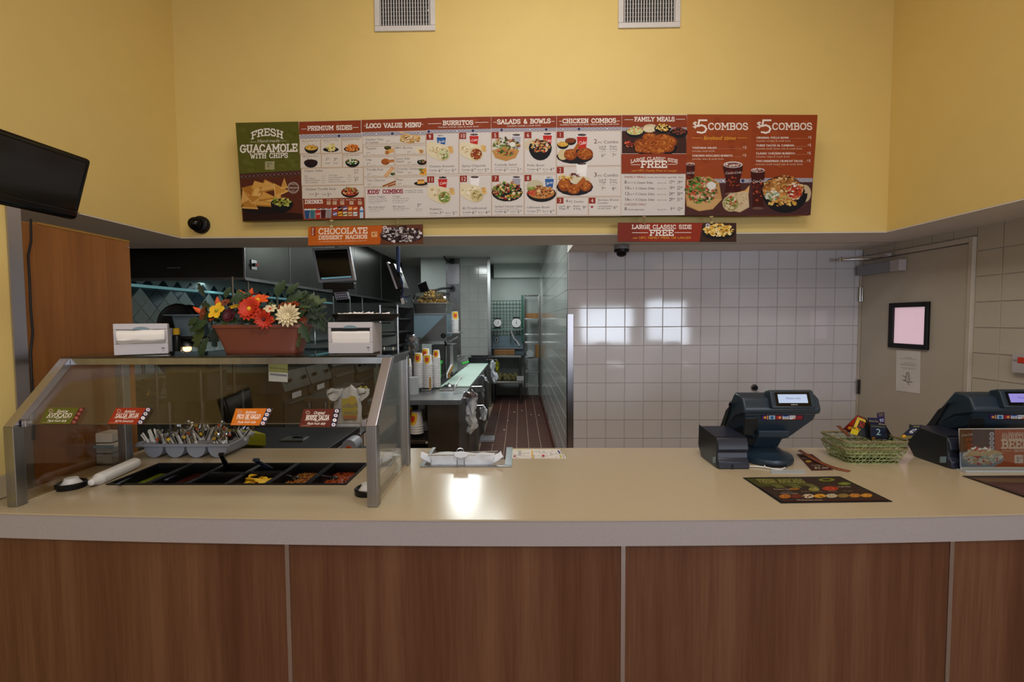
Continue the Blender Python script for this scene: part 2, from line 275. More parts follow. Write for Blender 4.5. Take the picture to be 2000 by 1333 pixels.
class Pr(MB):
    """flat print on a real plane through P0 with normal N (towards the viewer); drawn in photograph units and cast on that plane"""
    def __init__(s, P0, N, slope=0, eps=.00035):
        super().__init__(); s.P0 = Vector(P0); s.N = Vector(N).normalized(); s.sl = slope; s.eps = eps; s.base = 1
    def pt(s, x, y, l=0):
        d = ray(x, y); return CP+d*((s.P0-CP).dot(s.N)/d.dot(s.N)) + s.N*(s.eps*(l+s.base))
    def slp(s, x): return s.sl(x) if callable(s.sl) else s.sl
    def poly(s, pts, col, l=0):
        l += (len(s.f) % 11)*.028; s.add([s.pt(x, y, l) for x, y in pts], [tuple(range(len(pts)))], col)
    def rect(s, x0, y0, x1, y1, col, l=0):
        k = s.slp((x0+x1)/2)*(x1-x0); s.poly([(x0, y1), (x1, y1+k), (x1, y0+k), (x0, y0)], col, l)
    def disc(s, cx, cy, rx, ry, col, l=0, n=14, a0=0, a1=2*PI):
        s.poly([(cx+rx*math.cos(a0+(a1-a0)*i/n), cy+ry*math.sin(a0+(a1-a0)*i/n)) for i in range(n if a1-a0 > 6 else n+1)], col, l)
    def line(s, pts, wd, col, l=0):
        for (x0, y0), (x1, y1) in zip(pts, pts[1:]):
            dx, dy = x1-x0, y1-y0; q = math.hypot(dx, dy) or 1; ux, uy = dx/q*wd/2, dy/q*wd/2
            s.poly([(x0-ux-uy, y0-uy+ux), (x1+ux-uy, y1+uy+ux), (x1+ux+uy, y1+uy-ux), (x0-ux+uy, y0-uy-ux)], col, l)
    def text(s, t, x, y, h, col, l=1, wid=None, al='l', it=0, vx=(1, None), mirror=False):
        # x,y = baseline start in photo units, h = cap height, wid = total width to fit
        k = s.slp(x); adv = sum(glyph(c)[2] for c in t); sc = h/.70; sx = (wid/adv) if wid else sc
        W_ = adv*sx; x0 = x-(W_/2 if al == 'c' else W_ if al == 'r' else 0); ux, uy = vx if vx[1] is not None else (1, k); cx = 0
        for c in t:
            vs, fs, a = glyph(c)
            P = []
            for gx, gy in vs:
                X = (cx+gx)*sx+it*gy*sc; Y = gy*sc
                if mirror: X = W_-X
                P.append(s.pt(x0+X*ux+0*Y, y+X*uy-Y, l))
            if mirror: fs = [f[::-1] for f in fs]
            s.add(P, fs, col); cx += a
    def slab(s, t, x, y, h, col, l=1, wid=None, al='l', wt=.17, arc=0, skew=0, sp=.2):
        k = s.slp(x); adv = sum(SL[c][2]+sp for c in t)-sp; sx = wid/adv if wid else h*.95; W_ = adv*sx
        x0 = x-(W_/2 if al == 'c' else 0); cx = 0; wd = wt*h
        def T(gx, gy):
            X = (cx+gx)*sx; dy = arc*((X/W_-.5)**2)*4*h if arc else 0
            return (x0+X+skew*gy*h, y+X*k-gy*h+dy)
        for c in t:
            st, se, a = SL[c]
            for p in st:
                s.line([T(*q) for q in p], wd, col, l)
                for q in p[1:-1]: a_ = T(*q); s.disc(a_[0], a_[1], wd*.5, wd*.5, col, l, 8)
            for gx, gy in se: s.line([T(gx-.13, gy), T(gx+.13, gy)], wd*.8, col, l)
            cx += a+sp
    # ---- printed food pictures
    def scatter(s, cx, cy, rx, ry, pal, n, sz, l=2, seed=0):
        R = random.Random(seed*977+int(cx*7+cy*13))
        for i in range(n):
            a = R.random()*2*PI; q = math.sqrt(R.random()); x = cx+rx*q*math.cos(a); y = cy+ry*q*math.sin(a); z = sz*R.uniform(.6, 1.3); b = R.random()*6; e = R.uniform(.4, 1)
            s.poly([(x+z*math.cos(b+t)*R.uniform(.7, 1.1), y+z*e*math.sin(b+t)*R.uniform(.7, 1.1)) for t in (0, -1.2, -2.4, -3.7, -5)], R.choice(pal), l+i % 4*.3)
    def bowl(s, cx, cy, rx, pal, l=1, deep=.75, n=46, flat=.42, body='17171B', sz=.13):
        s.poly([(cx+rx*math.cos(PI*i/10), cy+rx*(deep if 0 < i < 10 else 0)*math.sin(PI*i/10)) for i in range(11)], body, l)
        s.disc(cx, cy, rx, rx*flat, body, l+.2); s.disc(cx, cy-rx*.03, rx*.9, rx*flat*.88, pal[0], l+.4)
        s.scatter(cx, cy-rx*.12, rx*.84, rx*flat*.95, pal, n, rx*sz, l+.6, 3)
    def cup(s, x, y, wd, h, col, word='', l=1, lidc='3A3036'):
        s.poly([(x-wd*.38, y+h), (x+wd*.38, y+h), (x+wd*.5, y), (x-wd*.5, y)], 'E6E4E6', l)
        s.poly([(x-wd*.35, y+h), (x+wd*.35, y+h), (x+wd*.47, y+h*.1), (x-wd*.47, y+h*.1)], col, l+.2)
        s.disc(x, y, wd*.5, wd*.13, 'E0DEE0', l+.3); s.disc(x, y-wd*.02, wd*.42, wd*.1, lidc, l+.5)
        s.scatter(x, y-wd*.05, wd*.34, wd*.06, ['6B3A2C', '241418', '8A7070'], 8, wd*.07, l+.6)
        if word: s.text(word, x-wd*.32, y+h*.66, h*.24, 'F4F0F0', l+.8, wid=wd*.66, it=.2, vx=(1, -.18))
    def burrito(s, x, y, wd, fill, l=1):
        a = -.0; c = 'D8CDB0'
        pts = [(x, y+.02*wd), (x+.12*wd, y-.06*wd), (x+.62*wd, y+.05*wd), (x+.74*wd, y+.28*wd), (x+.66*wd, y+.5*wd), (x+.45*wd, y+.56*wd), (x+.12*wd, y+.42*wd), (x-.0*wd, y+.3*wd)]
        s.poly(pts[::-1], c, l)
        s.scatter(x+.3*wd, y+.2*wd, .25*wd, .13*wd, ['C4B48E', 'E6DEC6', 'B89E70'], 16, wd*.045, l+.2)
        s.disc(x+.53*wd, y+.34*wd, .21*wd, .2*wd, 'C9B98C', l+1.2); s.disc(x+.53*wd, y+.34*wd, .18*wd, .17*wd, fill[0], l+1.4)
        s.scatter(x+.53*wd, y+.34*wd, .16*wd, .15*wd, fill, 44, wd*.035, l+1.6)
    def chipset(s, x, y, wd, l=1):
        for dx, dy, r in ((0, 0, .3), (.12, .15, .32), (-.1, .25, .3), (.08, .38, .3), (.22, .45, .25)):
            s.poly([(x+(dx+r*math.cos(t))*wd, y+(dy+r*.8*math.sin(t))*wd) for t in (5.6, 3.4, 1.4)], random.choice(['D0A866', 'C89A52', 'DDB878']), l+dy)
    def drum(s, cx, cy, rx, ry, l=1, seed=1, ang=0):
        s.disc(cx, cy, rx, ry, '86401A', l); s.disc(cx-rx*.1, cy-ry*.15, rx*.8, ry*.75, 'A0541C', l+.2)
        s.scatter(cx, cy, rx*.7, ry*.7, ['7A3614', 'B46C2E', '96481A', 'C07A38'], 22, rx*.16, l+.4, seed)
    def band(s, x0, y, x1, h, l=1, bg='3A4468', ring='D6D2D8', pitch=1.15, dot='2A3258'):
        s.rect(x0, y, x1, y+h, 'A8A4B4', l); n = max(1, int((x1-x0)/(h*pitch))); k = s.slp((x0+x1)/2)
        for i in range(n):
            cx = x0+(i+.5)*(x1-x0)/n; cy = y+h/2+k*(cx-x0)
            s.disc(cx, cy, h*.46, h*.44, bg, l+.3, 8); s.disc(cx, cy, h*.32, h*.31, ring, l+.5, 8); s.disc(cx, cy, h*.15, h*.15, dot, l+.7, 6)
    def vband(s, pts, n, l=1, bg='2A2038', ring='E0DEE4', dot='7A2A20'):
        (xa, ya), (xb, yb), wd = pts
        for i in range(n):
            t = (i+.5)/n; cx = xa+(xb-xa)*t; cy = ya+(yb-ya)*t; r = wd
            s.disc(cx, cy, r*.48, r*.42, ring, l+.3, 8); s.line([(cx-r*.3, cy), (cx+r*.3, cy)], r*.12, bg, l+.5); s.line([(cx, cy-r*.3), (cx, cy+r*.3)], r*.12, bg, l+.5); s.disc(cx, cy, r*.16, r*.15, dot, l+.7, 6)
# ================================================================ the setting
CH = .97; CZ = 2.155; KZ = 2.70; DZ = 3.95; XR = 2.93; XS0, XS1 = -2.337, 2.486; YS = 3.18; XW = -1.775
XA = .425; YB = 4.0; TP = .1625
struct('floor', (-5.2, -4.6, -.1), (5.2, 3.3, 0), M['dfloor'])
kf = struct('floor_kitchen', (-3.8, 3.3, -.1), (3.2, 9.8, -.006), M['quarry_grout'])
rp = .152
for i in range(6):
    for j in range(29):
        if i == 0 and j == 0:
            t0 = MB().add([(0, 0, 0), (rp-.007, 0, 0), (rp-.007, rp-.007, 0), (0, rp-.007, 0), (.003, .003, .006), (rp-.01, .003, .006), (rp-.01, rp-.01, .006), (.003, rp-.01, .006)],
                          [(4, 5, 6, 7), (0, 1, 5, 4), (1, 2, 6, 5), (2, 3, 7, 6), (3, 0, 4, 7)])
            me = bpy.data.meshes.new('tile'); me.from_pydata([tuple(p) for p in t0.v], [], t0.f); me.materials.append(M['quarry'])
        link('tile', me, (-.49+i*rp, 5.15+j*rp, -.006), kf)
# walls of the kitchen
struct('wall_kitchen_left', (-3.75, 2.3, 0), (-3.6, 9.7, KZ), M['kwall'])
struct('wall_kitchen_back', (-3.75, 9.6, 0), (.5, 9.75, KZ), M['kwall'])
struct('ceiling_kitchen', (-3.75, 3.6, KZ), (.6, 9.75, KZ+.1), M['kceil'])
struct('trim_1', (-.5, 9.25, 2.42), (XA, 9.6, KZ), M['kwall'])
# block behind the register side: tiled towards the counter and towards the aisle
def tile_mesh(w_, h_, mt, nm='tile', g=.0018, t=.006):
    key = (round(w_, 3), round(h_, 3), mt.name)
    if key in _tc: return _tc[key]
    a, b = w_/2-g, h_/2-g; e = .0022
    vs = [(-a, 0, -b), (a, 0, -b), (a, 0, b), (-a, 0, b), (-a+e, -t, -b+e), (a-e, -t, -b+e), (a-e, -t, b-e), (-a+e, -t, b-e)]
    me = bpy.data.meshes.new(nm); me.from_pydata(vs, [], [(4, 5, 6, 7), (0, 1, 5, 4), (1, 2, 6, 5), (2, 3, 7, 6), (3, 0, 4, 7)]); me.materials.append(mt)
    _tc[key] = me; return me
_tc = {}
wb = struct('wall_back', (XA, YB, 0), (XR+.15, YB+.2, CZ+.4), M['grout'])
XE = onY(1682, 600, YB).x
rg = random.Random(5)
for r in range(12):
    z1 = CZ-r*TP; x = XA
    while x < XE-.01:
        x2 = min(x+TP, XE); o = link('tile', tile_mesh(x2-x, TP, M['white_tile']), ((x+x2)/2, YB, z1-TP/2), wb)
        o.rotation_euler = (rg.uniform(-.004, .004), 0, rg.uniform(-.004, .004)); x = x2
wa = struct('wall_aisle', (XA, YB+.2, 0), (XA+.1, 9.6, KZ), M['grout_light'])
b = MB()
for j in range(34):
    for r in range(16):
        y = YB+.003+j*TP; z = CZ+.1625*3-r*TP
        if y+TP > 9.6: continue
        b.add([(XA, y+.002, z-TP+.002), (XA, y+TP-.002, z-TP+.002), (XA, y+TP-.002, z-.002), (XA, y+.002, z-.002),
               (XA-.006, y+.004, z-TP+.004), (XA-.006, y+TP-.004, z-TP+.004), (XA-.006, y+TP-.004, z-.004), (XA-.006, y+.004, z-.004)],
              [(7, 6, 5, 4), (0, 4, 5, 1), (1, 5, 6, 2), (2, 6, 7, 3), (3, 7, 4, 0)])
b.build('tile', M['aisle_tile'], wa, kind='stuff')
struct('baseboard_aisle', (XA-.02, YB+.02, 0), (XA-.004, 9.5, .1), M['quarry'])
MB().box((XA-.012, YB-.012, 0), (XA+.045, YB-.002, 1.62)).box((XA-.012, YB-.012, 0), (XA-.004, YB+.05, 1.62)).build('trim_2', M['alu'], kind='structure', bevel=.002)
# right wall with the swing door
wr = struct('wall_right', (XR, .6, 0), (XR+.15, YB, CZ+.3), M['grout'])
YD1 = onX(1686, 640, XR).y; YD0 = onX(1893, 640, XR).y; YF0 = onX(1903, 640, XR).y; ZD = onX(1893, 477, XR).z
y = YF0; first = True
def rtile(y0, y1, z0, z1):
    o = link('tile', tile_mesh(y1-y0, z1-z0, M['beige_tile']), (XR, (y0+y1)/2, (z0+z1)/2), wr); o.rotation_euler = (0, 0, -PI/2)
for r in range(10):
    z1 = CZ-r*TP; z0 = z1-TP
    y = YF0
    while y > 1.9: rtile(y-TP, y, z0, z1); y -= TP
y = YF0
while y < YB-.02:
    y2 = min(y+TP, YB-.005); rtile(y, y2, ZD+.045, CZ); y = y2
dr = thing('door_1', None, None, (XR, (YD0+YD1)/2, 0)); dr['kind'] = 'structure'
box('door_panel', (XR-.02, YD0, .01), (XR+.03, YD1, ZD), M['door'], dr, bevel=.003)
fr = MB().box((XR-.03, YF0, 0), (XR+.02, YD0-.004, ZD+.04)).box((XR-.03, YD1+.004, 0), (XR+.02, YD1+.05, ZD+.04)).box((XR-.03, YD0-.004, ZD+.006), (XR+.02, YD1+.004, ZD+.04))
fr.build('door_frame', M['doorframe'], dr, bevel=.003)
def hinge(py0, py1):
    a = onX(1684, py0, XR-.025); b_ = onX(1684, py1, XR-.025)
    MB().cyl((XR-.034, YD1+.002, b_.z), (XR-.034, YD1+.002, a.z), .008, 10).box((XR-.026, YD1-.02, b_.z), (XR-.022, YD1+.02, a.z)).build('hinge', M['chrome'], dr, smooth=40)
hinge(562, 589); hinge(743, 771)
xq = XR-.021
A = onX(1741, 593, xq); B = onX(1815, 683, xq); A2 = onX(1754, 601, xq); B2 = onX(1808, 673, xq)
b = MB(); y0, y1, z1, z0 = B.y, A.y, (A.z+onX(1815, 589, xq).z)/2, (B.z+onX(1741, 680, xq).z)/2
iy0, iy1, iz1, iz0 = y0+.027, y1-.04, z1-.036, z0+.036
b.box((xq-.02, y0, z0), (xq, iy0, z1)).box((xq-.02, iy1, z0), (xq, y1, z1)).box((xq-.02, iy0, iz1), (xq, iy1, z1)).box((xq-.02, iy0, z0), (xq, iy1, iz0))
wf = b.build('window_frame', M['black'], dr, bevel=.002)
box('window_pane', (xq-.004, iy0, iz0), (xq-.001, iy1, iz1), M['dglass'], wf)
# soffit above the service line, painted yellow above its grey underside
struct('wall_soffit', (XS0, YS, CZ), (XS1, YS+.1, DZ), M['yellow'])
struct('wall_soffit_left', (XS0-.1, -1.2, CZ), (XS0, YS+.1, DZ), M['yellow'])
struct('wall_soffit_right', (XS1, -1.2, CZ), (XS1+.1, YS+.1, DZ), M['yellow'])
MB().box((XS0, YS+.002, CZ-.008), (XS1, 3.6, CZ+.05)).box((XA-.004, 3.59, CZ-.008), (XR+.1, YB+.05, CZ+.05)).build('ceiling_soffit', M['soffit'], kind='structure')
struct('ceiling_soffit_left', (-3.75, -1.2, CZ-.008), (XS0+.001, 3.6, CZ-.001), M['soffit'])
struct('ceiling_soffit_right', (XS1-.001, -1.2, CZ-.008), (5.1, 3.6, CZ-.001), M['soffit'])
struct('wall_header', (-3.75, 3.5, CZ), (XA, 3.6, KZ+.1), M['soffit'])
# dining side
struct('ceiling', (-5.2, -4.6, DZ), (5.2, YS+.1, DZ+.1), M['ceilw'])
for nm, a, b_ in (('wall_left_far', (-5.1, -4.6, 0), (-5, 2.4, CZ)), ('wall_right_far', (5, -4.6, 0), (5.1, .6, CZ)), ('wall_right_return', (XR, .55, 0), (5.1, .6, CZ)), ('wall_left_return', (-5.1, 2.3, 0), (-3.6, 2.4, CZ))):
    struct(nm, a, b_, M['dining'])
b = MB()
wn = [(-2.35, -.85, .9, 2.1), (-.4, .8, .95, 2.05), (1.7, 3.0, .95, 1.95), (3.45, 4.45, .95, 2.05)]; x = -5.1
for x0, x1, z0, z1 in wn:
    b.box((x, -4.6, 0), (x0, -4.5, DZ)); b.box((x0, -4.6, 0), (x1, -4.5, z0)); b.box((x0, -4.6, z1), (x1, -4.5, DZ)); x = x1
b.box((x, -4.6, 0), (5.1, -4.5, DZ)); b.build('wall_rear', M['dining'], kind='structure')
for k, (x0, x1, z0, z1) in enumerate(wn):
    b = MB().box((x0, -4.56, z0), (x0+.04, -4.5, z1)).box((x1-.04, -4.56, z0), (x1, -4.5, z1)).box((x0, -4.56, z0), (x1, -4.5, z0+.04)).box((x0, -4.56, z1-.04), (x1, -4.5, z1))
    b.build('window_%d' % (k+1), M['alu'], kind='structure')
# yellow half wall at the left end of the counter with its metal corner guard, and the backsplash
wl = struct('wall_left', (XW-.22, .4, 0), (XW, 1.585, onX(45, 400, XW).z+.03), M['yellow'])
struct('trim_3', (XW-.03, 1.585, CH), (XW+.006, 1.63, onX(50, 400, XW).z+.03), M['alu'])
MB().box((XW, 1.2, CH+.002), (XW+.012, 1.585, onX(12, 925, XW).z)).build('trim_4', M['counter'], kind='structure', bevel=.003)
# tall laminate partition
za = onX(253, 475, XW); zb = onX(62, 428, XW); zp = (za.z+zb.z)/2
pt_ = thing('partition_panel', 'tall brown wood-laminate partition standing at the left end of the counter', 'partition', (XW, 1.9, 0))
box('panel', (XW-.05, 1.635, 0), (XW, za.y, zp-.006), M['woodB'], pt_, bevel=.002)
box('top_edge', (XW-.05, 1.69, zp-.006), (XW+.001, za.y, zp+.002), M['amber'], pt_)
b = MB(); b.cyl((XW, za.y-.012, zp-.03), (XW+.004, za.y-.012, zp-.03), .004, 8); b.build('screw', M['chrome'], pt_)
# ================================================================ service counter
ct = thing('service_counter', 'long beige solid-surface service counter with wood-laminate front panels and grey metal strips', 'counter', (.5, 1.75, 0))
def yf(x): return 1.363+min(.10, .019*(x+.05)**2)
PX0, PX1, PY0, PY1 = -1.53, -.635, 1.65, 1.905
NX0, NX1, NY0 = onZ(826, 912, CH).x, onZ(988, 912, CH).x, 1.862
YK = 2.135
xs = sorted(set([PX0, PX1, NX0, NX1]+[XW+.002+i*(XR-XW-.014)/40 for i in range(41)])); ys = ['f', PY0, NY0, PY1, YK]
def hole(i, j):
    xm = (xs[i]+xs[i+1])/2
    return (PX0 < xm < PX1 and j in (1, 2)) or (NX0 < xm < NX1 and j in (2, 3))
b = MB(); T = .038
def vy(i, j): return yf(xs[i]) if ys[j] == 'f' else ys[j]
for i in range(len(xs)-1):
    for j in range(4):
        if hole(i, j): continue
        q = [(xs[i], vy(i, j)), (xs[i+1], vy(i+1, j)), (xs[i+1], vy(i+1, j+1)), (xs[i], vy(i, j+1))]
        b.add([(x, y, CH) for x, y in q], [(0, 1, 2, 3)]); b.add([(x, y, CH-T) for x, y in q], [(3, 2, 1, 0)])
        for (ii, jj, e) in ((i, j-1, (0, 1)), (i, j+1, (2, 3)), (i-1, j, (3, 0)), (i+1, j, (1, 2))):
            if not (0 <= ii < len(xs)-1 and 0 <= jj < 4) or hole(ii, jj):
                p, r = q[e[0]], q[e[1]]; b.add([(*p, CH), (*p, CH-T), (*r, CH-T), (*r, CH)], [(0, 1, 2, 3)])
b.build('worktop', M['counter'], ct)
zA = onY(1000, 1066, 1.365).z
b = MB()
def strip(b, xa, xb, z0, z1, off, th, n=16):
    P = [xa+(xb-xa)*k/n for k in range(n+1)]
    for i in range(n):
        x0, x1 = P[i], P[i+1]; a0, a1 = yf(x0)+off, yf(x1)+off
        b.add([(x0, a0, z0), (x1, a1, z0), (x1, a1, z1), (x0, a0, z1)], [(0, 1, 2, 3)])
        b.add([(x0, a0, z1), (x1, a1, z1), (x1, a1+th, z1), (x0, a0+th, z1)], [(0, 1, 2, 3)])
        b.add([(x0, a0, z0), (x1, a1, z0), (x1, a1+th, z0), (x0, a0+th, z0)], [(3, 2, 1, 0)])
    for x, f in ((xa, (0, 3, 2, 1)), (xb, (0, 1, 2, 3))): a0 = yf(x)+off; b.add([(x, a0, z0), (x, a0+th, z0), (x, a0+th, z1), (x, a0, z1)], [f])
strip(b, XW+.002, XR-.012, zA, CH-.0005, -.004, .03, 48); b.build('apron', M['apron'], ct, smooth=30)
b = MB(); strip(b, XW+.002, XR-.012, CH-.004, CH+.0008, -.0055, .004, 48); b.build('edge_bead', M['counter'], ct, smooth=30)
seams = [onY(565, 1150, 1.385).x, onY(1215, 1150, 1.385).x, onY(1869, 1150, 1.385).x]
xx = [XW+.002]+seams+[XR-.012]
for k in range(4):
    b = MB(); a0 = xx[k]+(.006 if k else 0); a1 = xx[k+1]-(.006 if k < 3 else 0); strip(b, a0, a1, .02, zA-.001, .008, .02)
    b.build('front_panel', M['woodA'], ct, smooth=30)
for x in seams:
    b = MB(); strip(b, x-.0065, x+.0065, .02, zA-.001, .0055, .02, 1); b.build('metal_strip', M['alu'], ct)
box('carcass', (XW+.01, 1.56, 0), (XR-.014, 1.6, CH-T-.01), M['blackm'], ct)
# steel-lined notch at the back edge
b = MB(); e = .011
b.box((NX0-e, NY0-e, CH), (NX1+e*2.2, NY0+.004, CH+.004)).box((NX0-e, NY0, CH), (NX0+.004, YK, CH+.004)).box((NX1-.004, NY0, CH), (NX1+e*2.2, YK, CH+.004))
b.box((NX0, NY0+.002, CH-.06), (NX1, NY0+.004, CH+.002)).box((NX0, NY0, CH-.06), (NX0+.002, YK, CH+.002)).box((NX1-.002, NY0, CH-.06), (NX1, YK, CH+.002))
b.build('notch_liner', M['steel'], ct)
# wire loops holding the bag in the notch
t = thing('bag_holder', 'white bag liner clipped over a wire holder in the steel counter notch', 'bag holder', ((NX0+NX1)/2, NY0+.05, CH))
def P(px, py, y): return onY(px, py, y)
b = MB()
Z1 = CH+.05
for x, y in ((848, 893), (957, 893)):
    a = P(x, y, NY0+.03); c_ = P(x, 909, NY0+.03)
    for dx in (-.006, .006): b.tube([(a.x+dx, NY0+.02, a.z), (a.x+dx, NY0+.02, c_.z-.02)], .0018)
b.tube([P(836, 890, NY0+.02), P(900, 889, NY0+.02), P(964, 890, NY0+.02)], .0022)
b.tube([P(836, 884, NY0+.2), P(900, 884, NY0+.2), P(972, 882, NY0+.2)], .0022)
for x in (893, 907): b.tube([P(x, 891, NY0+.015), P(x, 908, NY0+.015)], .0016)
b.tube([P(893+7*math.cos(q)+6, 881+6*math.sin(q)+1, NY0+.06) for q in [2*PI*i/14 for i in range(14)]], .0018, closed=True)
b.build('wire_frame', M['chrome'], t, smooth=60)
def sheet(pts_rows, name, mt, parent, amp=.004, seed=0, th=.002, **k):
    """crumpled film: rows of points subdivided and jittered"""
    n = 5; rows = []
    for i in range(len(pts_rows)-1):
        for a in range(n):
            f = a/n; rows.append([pts_rows[i][c].lerp(pts_rows[i+1][c], f) for c in range(len(pts_rows[0]))])
    rows.append(list(pts_rows[-1])); G = []
    for r in rows:
        q = []
        for c in range(len(r)-1):
            for a in range(n): q.append(r[c].lerp(r[c+1], a/n))
        q.append(r[-1]); G.append(q)
    b = MB(); vs = []; fs = []
    for r in G:
        for p in r:
            nv = noise.noise_vector(p*28+Vector((seed*3.1, seed, 0))); vs.append(p+Vector(nv)*amp)
    W_ = len(G[0])
    for i in range(len(G)-1):
        for j in range(W_-1): fs.append((i*W_+j, i*W_+j+1, (i+1)*W_+j+1, (i+1)*W_+j))
    b.add(vs, fs); o = b.build(name, mt, parent, smooth=50, **k); s_ = o.modifiers.new('s', 'SOLIDIFY'); s_.thickness = th; return o
def rowp(y, *pp): return [P(a, c, y) for a, c in pp]
sheet([rowp(NY0+.20, (832, 889), (860, 884), (900, 885), (940, 884), (972, 886)), rowp(NY0+.06, (838, 893), (860, 889), (900, 889), (940, 890), (966, 889)),
       rowp(NY0+.015, (840, 894), (860, 891), (900, 892), (940, 891), (964, 892)), rowp(NY0+.02, (842, 912), (860, 913), (900, 913), (940, 913), (962, 914))], 'liner', M['cloth'], t, .006, 1)
sheet([rowp(NY0+.03, (822, 883), (834, 887), (846, 893)), rowp(NY0+.02, (821, 895), (832, 903), (846, 907))], 'liner', M['cloth'], t, .004, 2)
sheet([rowp(NY0+.03, (963, 890), (974, 886), (979, 881)), rowp(NY0+.02, (962, 905), (972, 902), (983, 894))], 'liner', M['cloth'], t, .004, 3)
sheet([rowp(NY0+.01, (885, 884), (900, 882), (916, 884)), rowp(NY0+.008, (888, 893), (900, 897), (914, 892))], 'liner', M['cloth'], t, .002, 4)
# laminated sheet on the counter right of the notch
def flat_card(name, label, cat, quad, z0, th, mt, group=None):
    t = MB(); q = [onZ(x, y, z0) for x, y in quad]; t.prism(q, (0, 0, th)); return t.build(name, mt, None, label=label, cat=cat, group=group)
def ink(parent, p, name='print', mt=None): return p.build(name, mt or INK, parent)
o = flat_card('instruction_sheet', 'laminated white instruction sheet flat on the counter right of the notch', 'sheet', [(997, 896), (1106, 896), (1094, 878.5), (999, 878.5)], CH+.0004, .001, M['paper'])
p = Pr((0, 0, CH+.0016), (0, 0, 1))
R = random.Random(3)
p.poly([(999, 895), (1104, 895), (1092.5, 879.5), (1000, 879.5)], 'D4D0CC')
p.poly([(1039, 896), (1042.5, 896), (1039.5, 880), (1037.5, 880)], 'D8A820', 1)
p.poly([(1092, 887), (1095.5, 887), (1091, 880), (1088.5, 880)], '3C3078', 1); p.poly([(1094, 895), (1098, 895), (1095.5, 889), (1092, 889)], 'B0B040', 1)
p.line([(1000, 880), (1028, 880)], .8, 'D0CC50', 1); p.line([(1094.5, 880), (1102, 895)], 1, '504840', 1)
for i in range(60):
    x = R.uniform(1001, 1088); y = R.choice([881.5, 883.5, 885.5, 888, 890, 892, 894]); p.line([(x, y), (x+R.uniform(2, 5), y)], .5, R.choice(['807C80', '5A5A62', 'A0A0A8']), 1)
p.disc(1061, 891, 3, 2.2, 'B02040', 2); p.disc(1005, 892, 2.4, 1.8, 'A83050', 2); p.rect(1012, 881, 1018, 891, 'A8A8AC', 1)
ink(o, p)
# ================================================================ sneeze guard
sg = thing('sneeze_guard', 'steel-framed sneeze guard with clear sloped glass over the salsa bar', 'sneeze guard', (-1.08, 1.7, CH))
XR_, XL_ = -.474, -1.652; YF, YB_, YT = 1.465, 1.875, 1.66
pw = .017
zf = onY(725, 833, YF-pw).z; zt = onY(745, 697, YT).z
def post(x, y, z1, nm='post', lab=None):
    return MB().box((x-pw, y-pw, CH+.0005), (x+pw, y+pw, z1)).build(nm, M['steel'], sg, bevel=.002)
for x in (XL_, XR_): post(x, YF, zf); post(x, YB_+.01, zt-.015)
for x in (XL_, XR_):
    b = MB(); q = [(x-pw, YF-pw, zf), (x-pw, YF+pw, zf), (x-pw, YT+.02, zt), (x-pw, YT-.016, zt)]; b.prism(q, (2*pw, 0, 0)); b.build('sloped_arm', M['alu'], sg, bevel=.002)
    box('top_rail_side', (x-pw*.9, YT-.01, zt-.026), (x+pw*.9, YB_+.027, zt), M['steel_d'], sg, bevel=.0015)
box('top_rail', (XL_+pw, YT-.012, zt-.025), (XR_-pw, YT+.014, zt-.001), M['steel'], sg, bevel=.0015)
box('top_rail', (XL_+pw, YB_, zt-.025), (XR_-pw, YB_+.02, zt-.001), M['steel'], sg, bevel=.0015)
ZS = zt+.007
box('glass_shelf', (XL_-pw, YT-.014, zt+.0005), (XR_+pw, YB_+.03, ZS), M['glass_t'], sg)
# sloped front pane
g0 = Vector((0, YF+.012, zf+.004)); g1 = Vector((0, YT+.004, zt-.02)); gd = (g1-g0).normalized(); gn = Vector((0, -gd.z, gd.y)).normalized()
b = MB(); b.hexa([(XL_+pw, g0.y, g0.z), (XR_-pw, g0.y, g0.z), (XR_-pw, g1.y, g1.z), (XL_+pw, g1.y, g1.z)], -gn*.005); b.build('front_glass', M['glass'], sg)
b = MB().hexa([(XL_+pw, g0.y-.001, g0.z-.003), (XR_-pw, g0.y-.001, g0.z-.003), (XR_-pw, g0.y+.001, g0.z+.0), (XL_+pw, g0.y+.001, g0.z+.0)], (0, .004, -.001)); b.build('glass_edge', M['steel_d'], sg)
for x in (XL_+pw+.012, XR_-pw-.012): box('glass_clip', (x-.008, YF+.004, zf-.006), (x+.008, YF+.026, zf+.016), M['alu'], sg, bevel=.002)
for x in (XL_, XR_):
    b = MB(); b.prism([(x-.003, YF+pw, CH+.003), (x-.003, YB_-pw+.01, CH+.003), (x-.003, YB_-pw+.01, zt-.026), (x-.003, YT, zt-.026), (x-.003, YF+pw, zf+.01)], (.006, 0, 0)); b.build('side_glass', M['glass'], sg)
    box('glass_channel', (x-.008, YF+pw, CH+.0005), (x+.008, YB_-.008, CH+.006), M['counter'], sg)
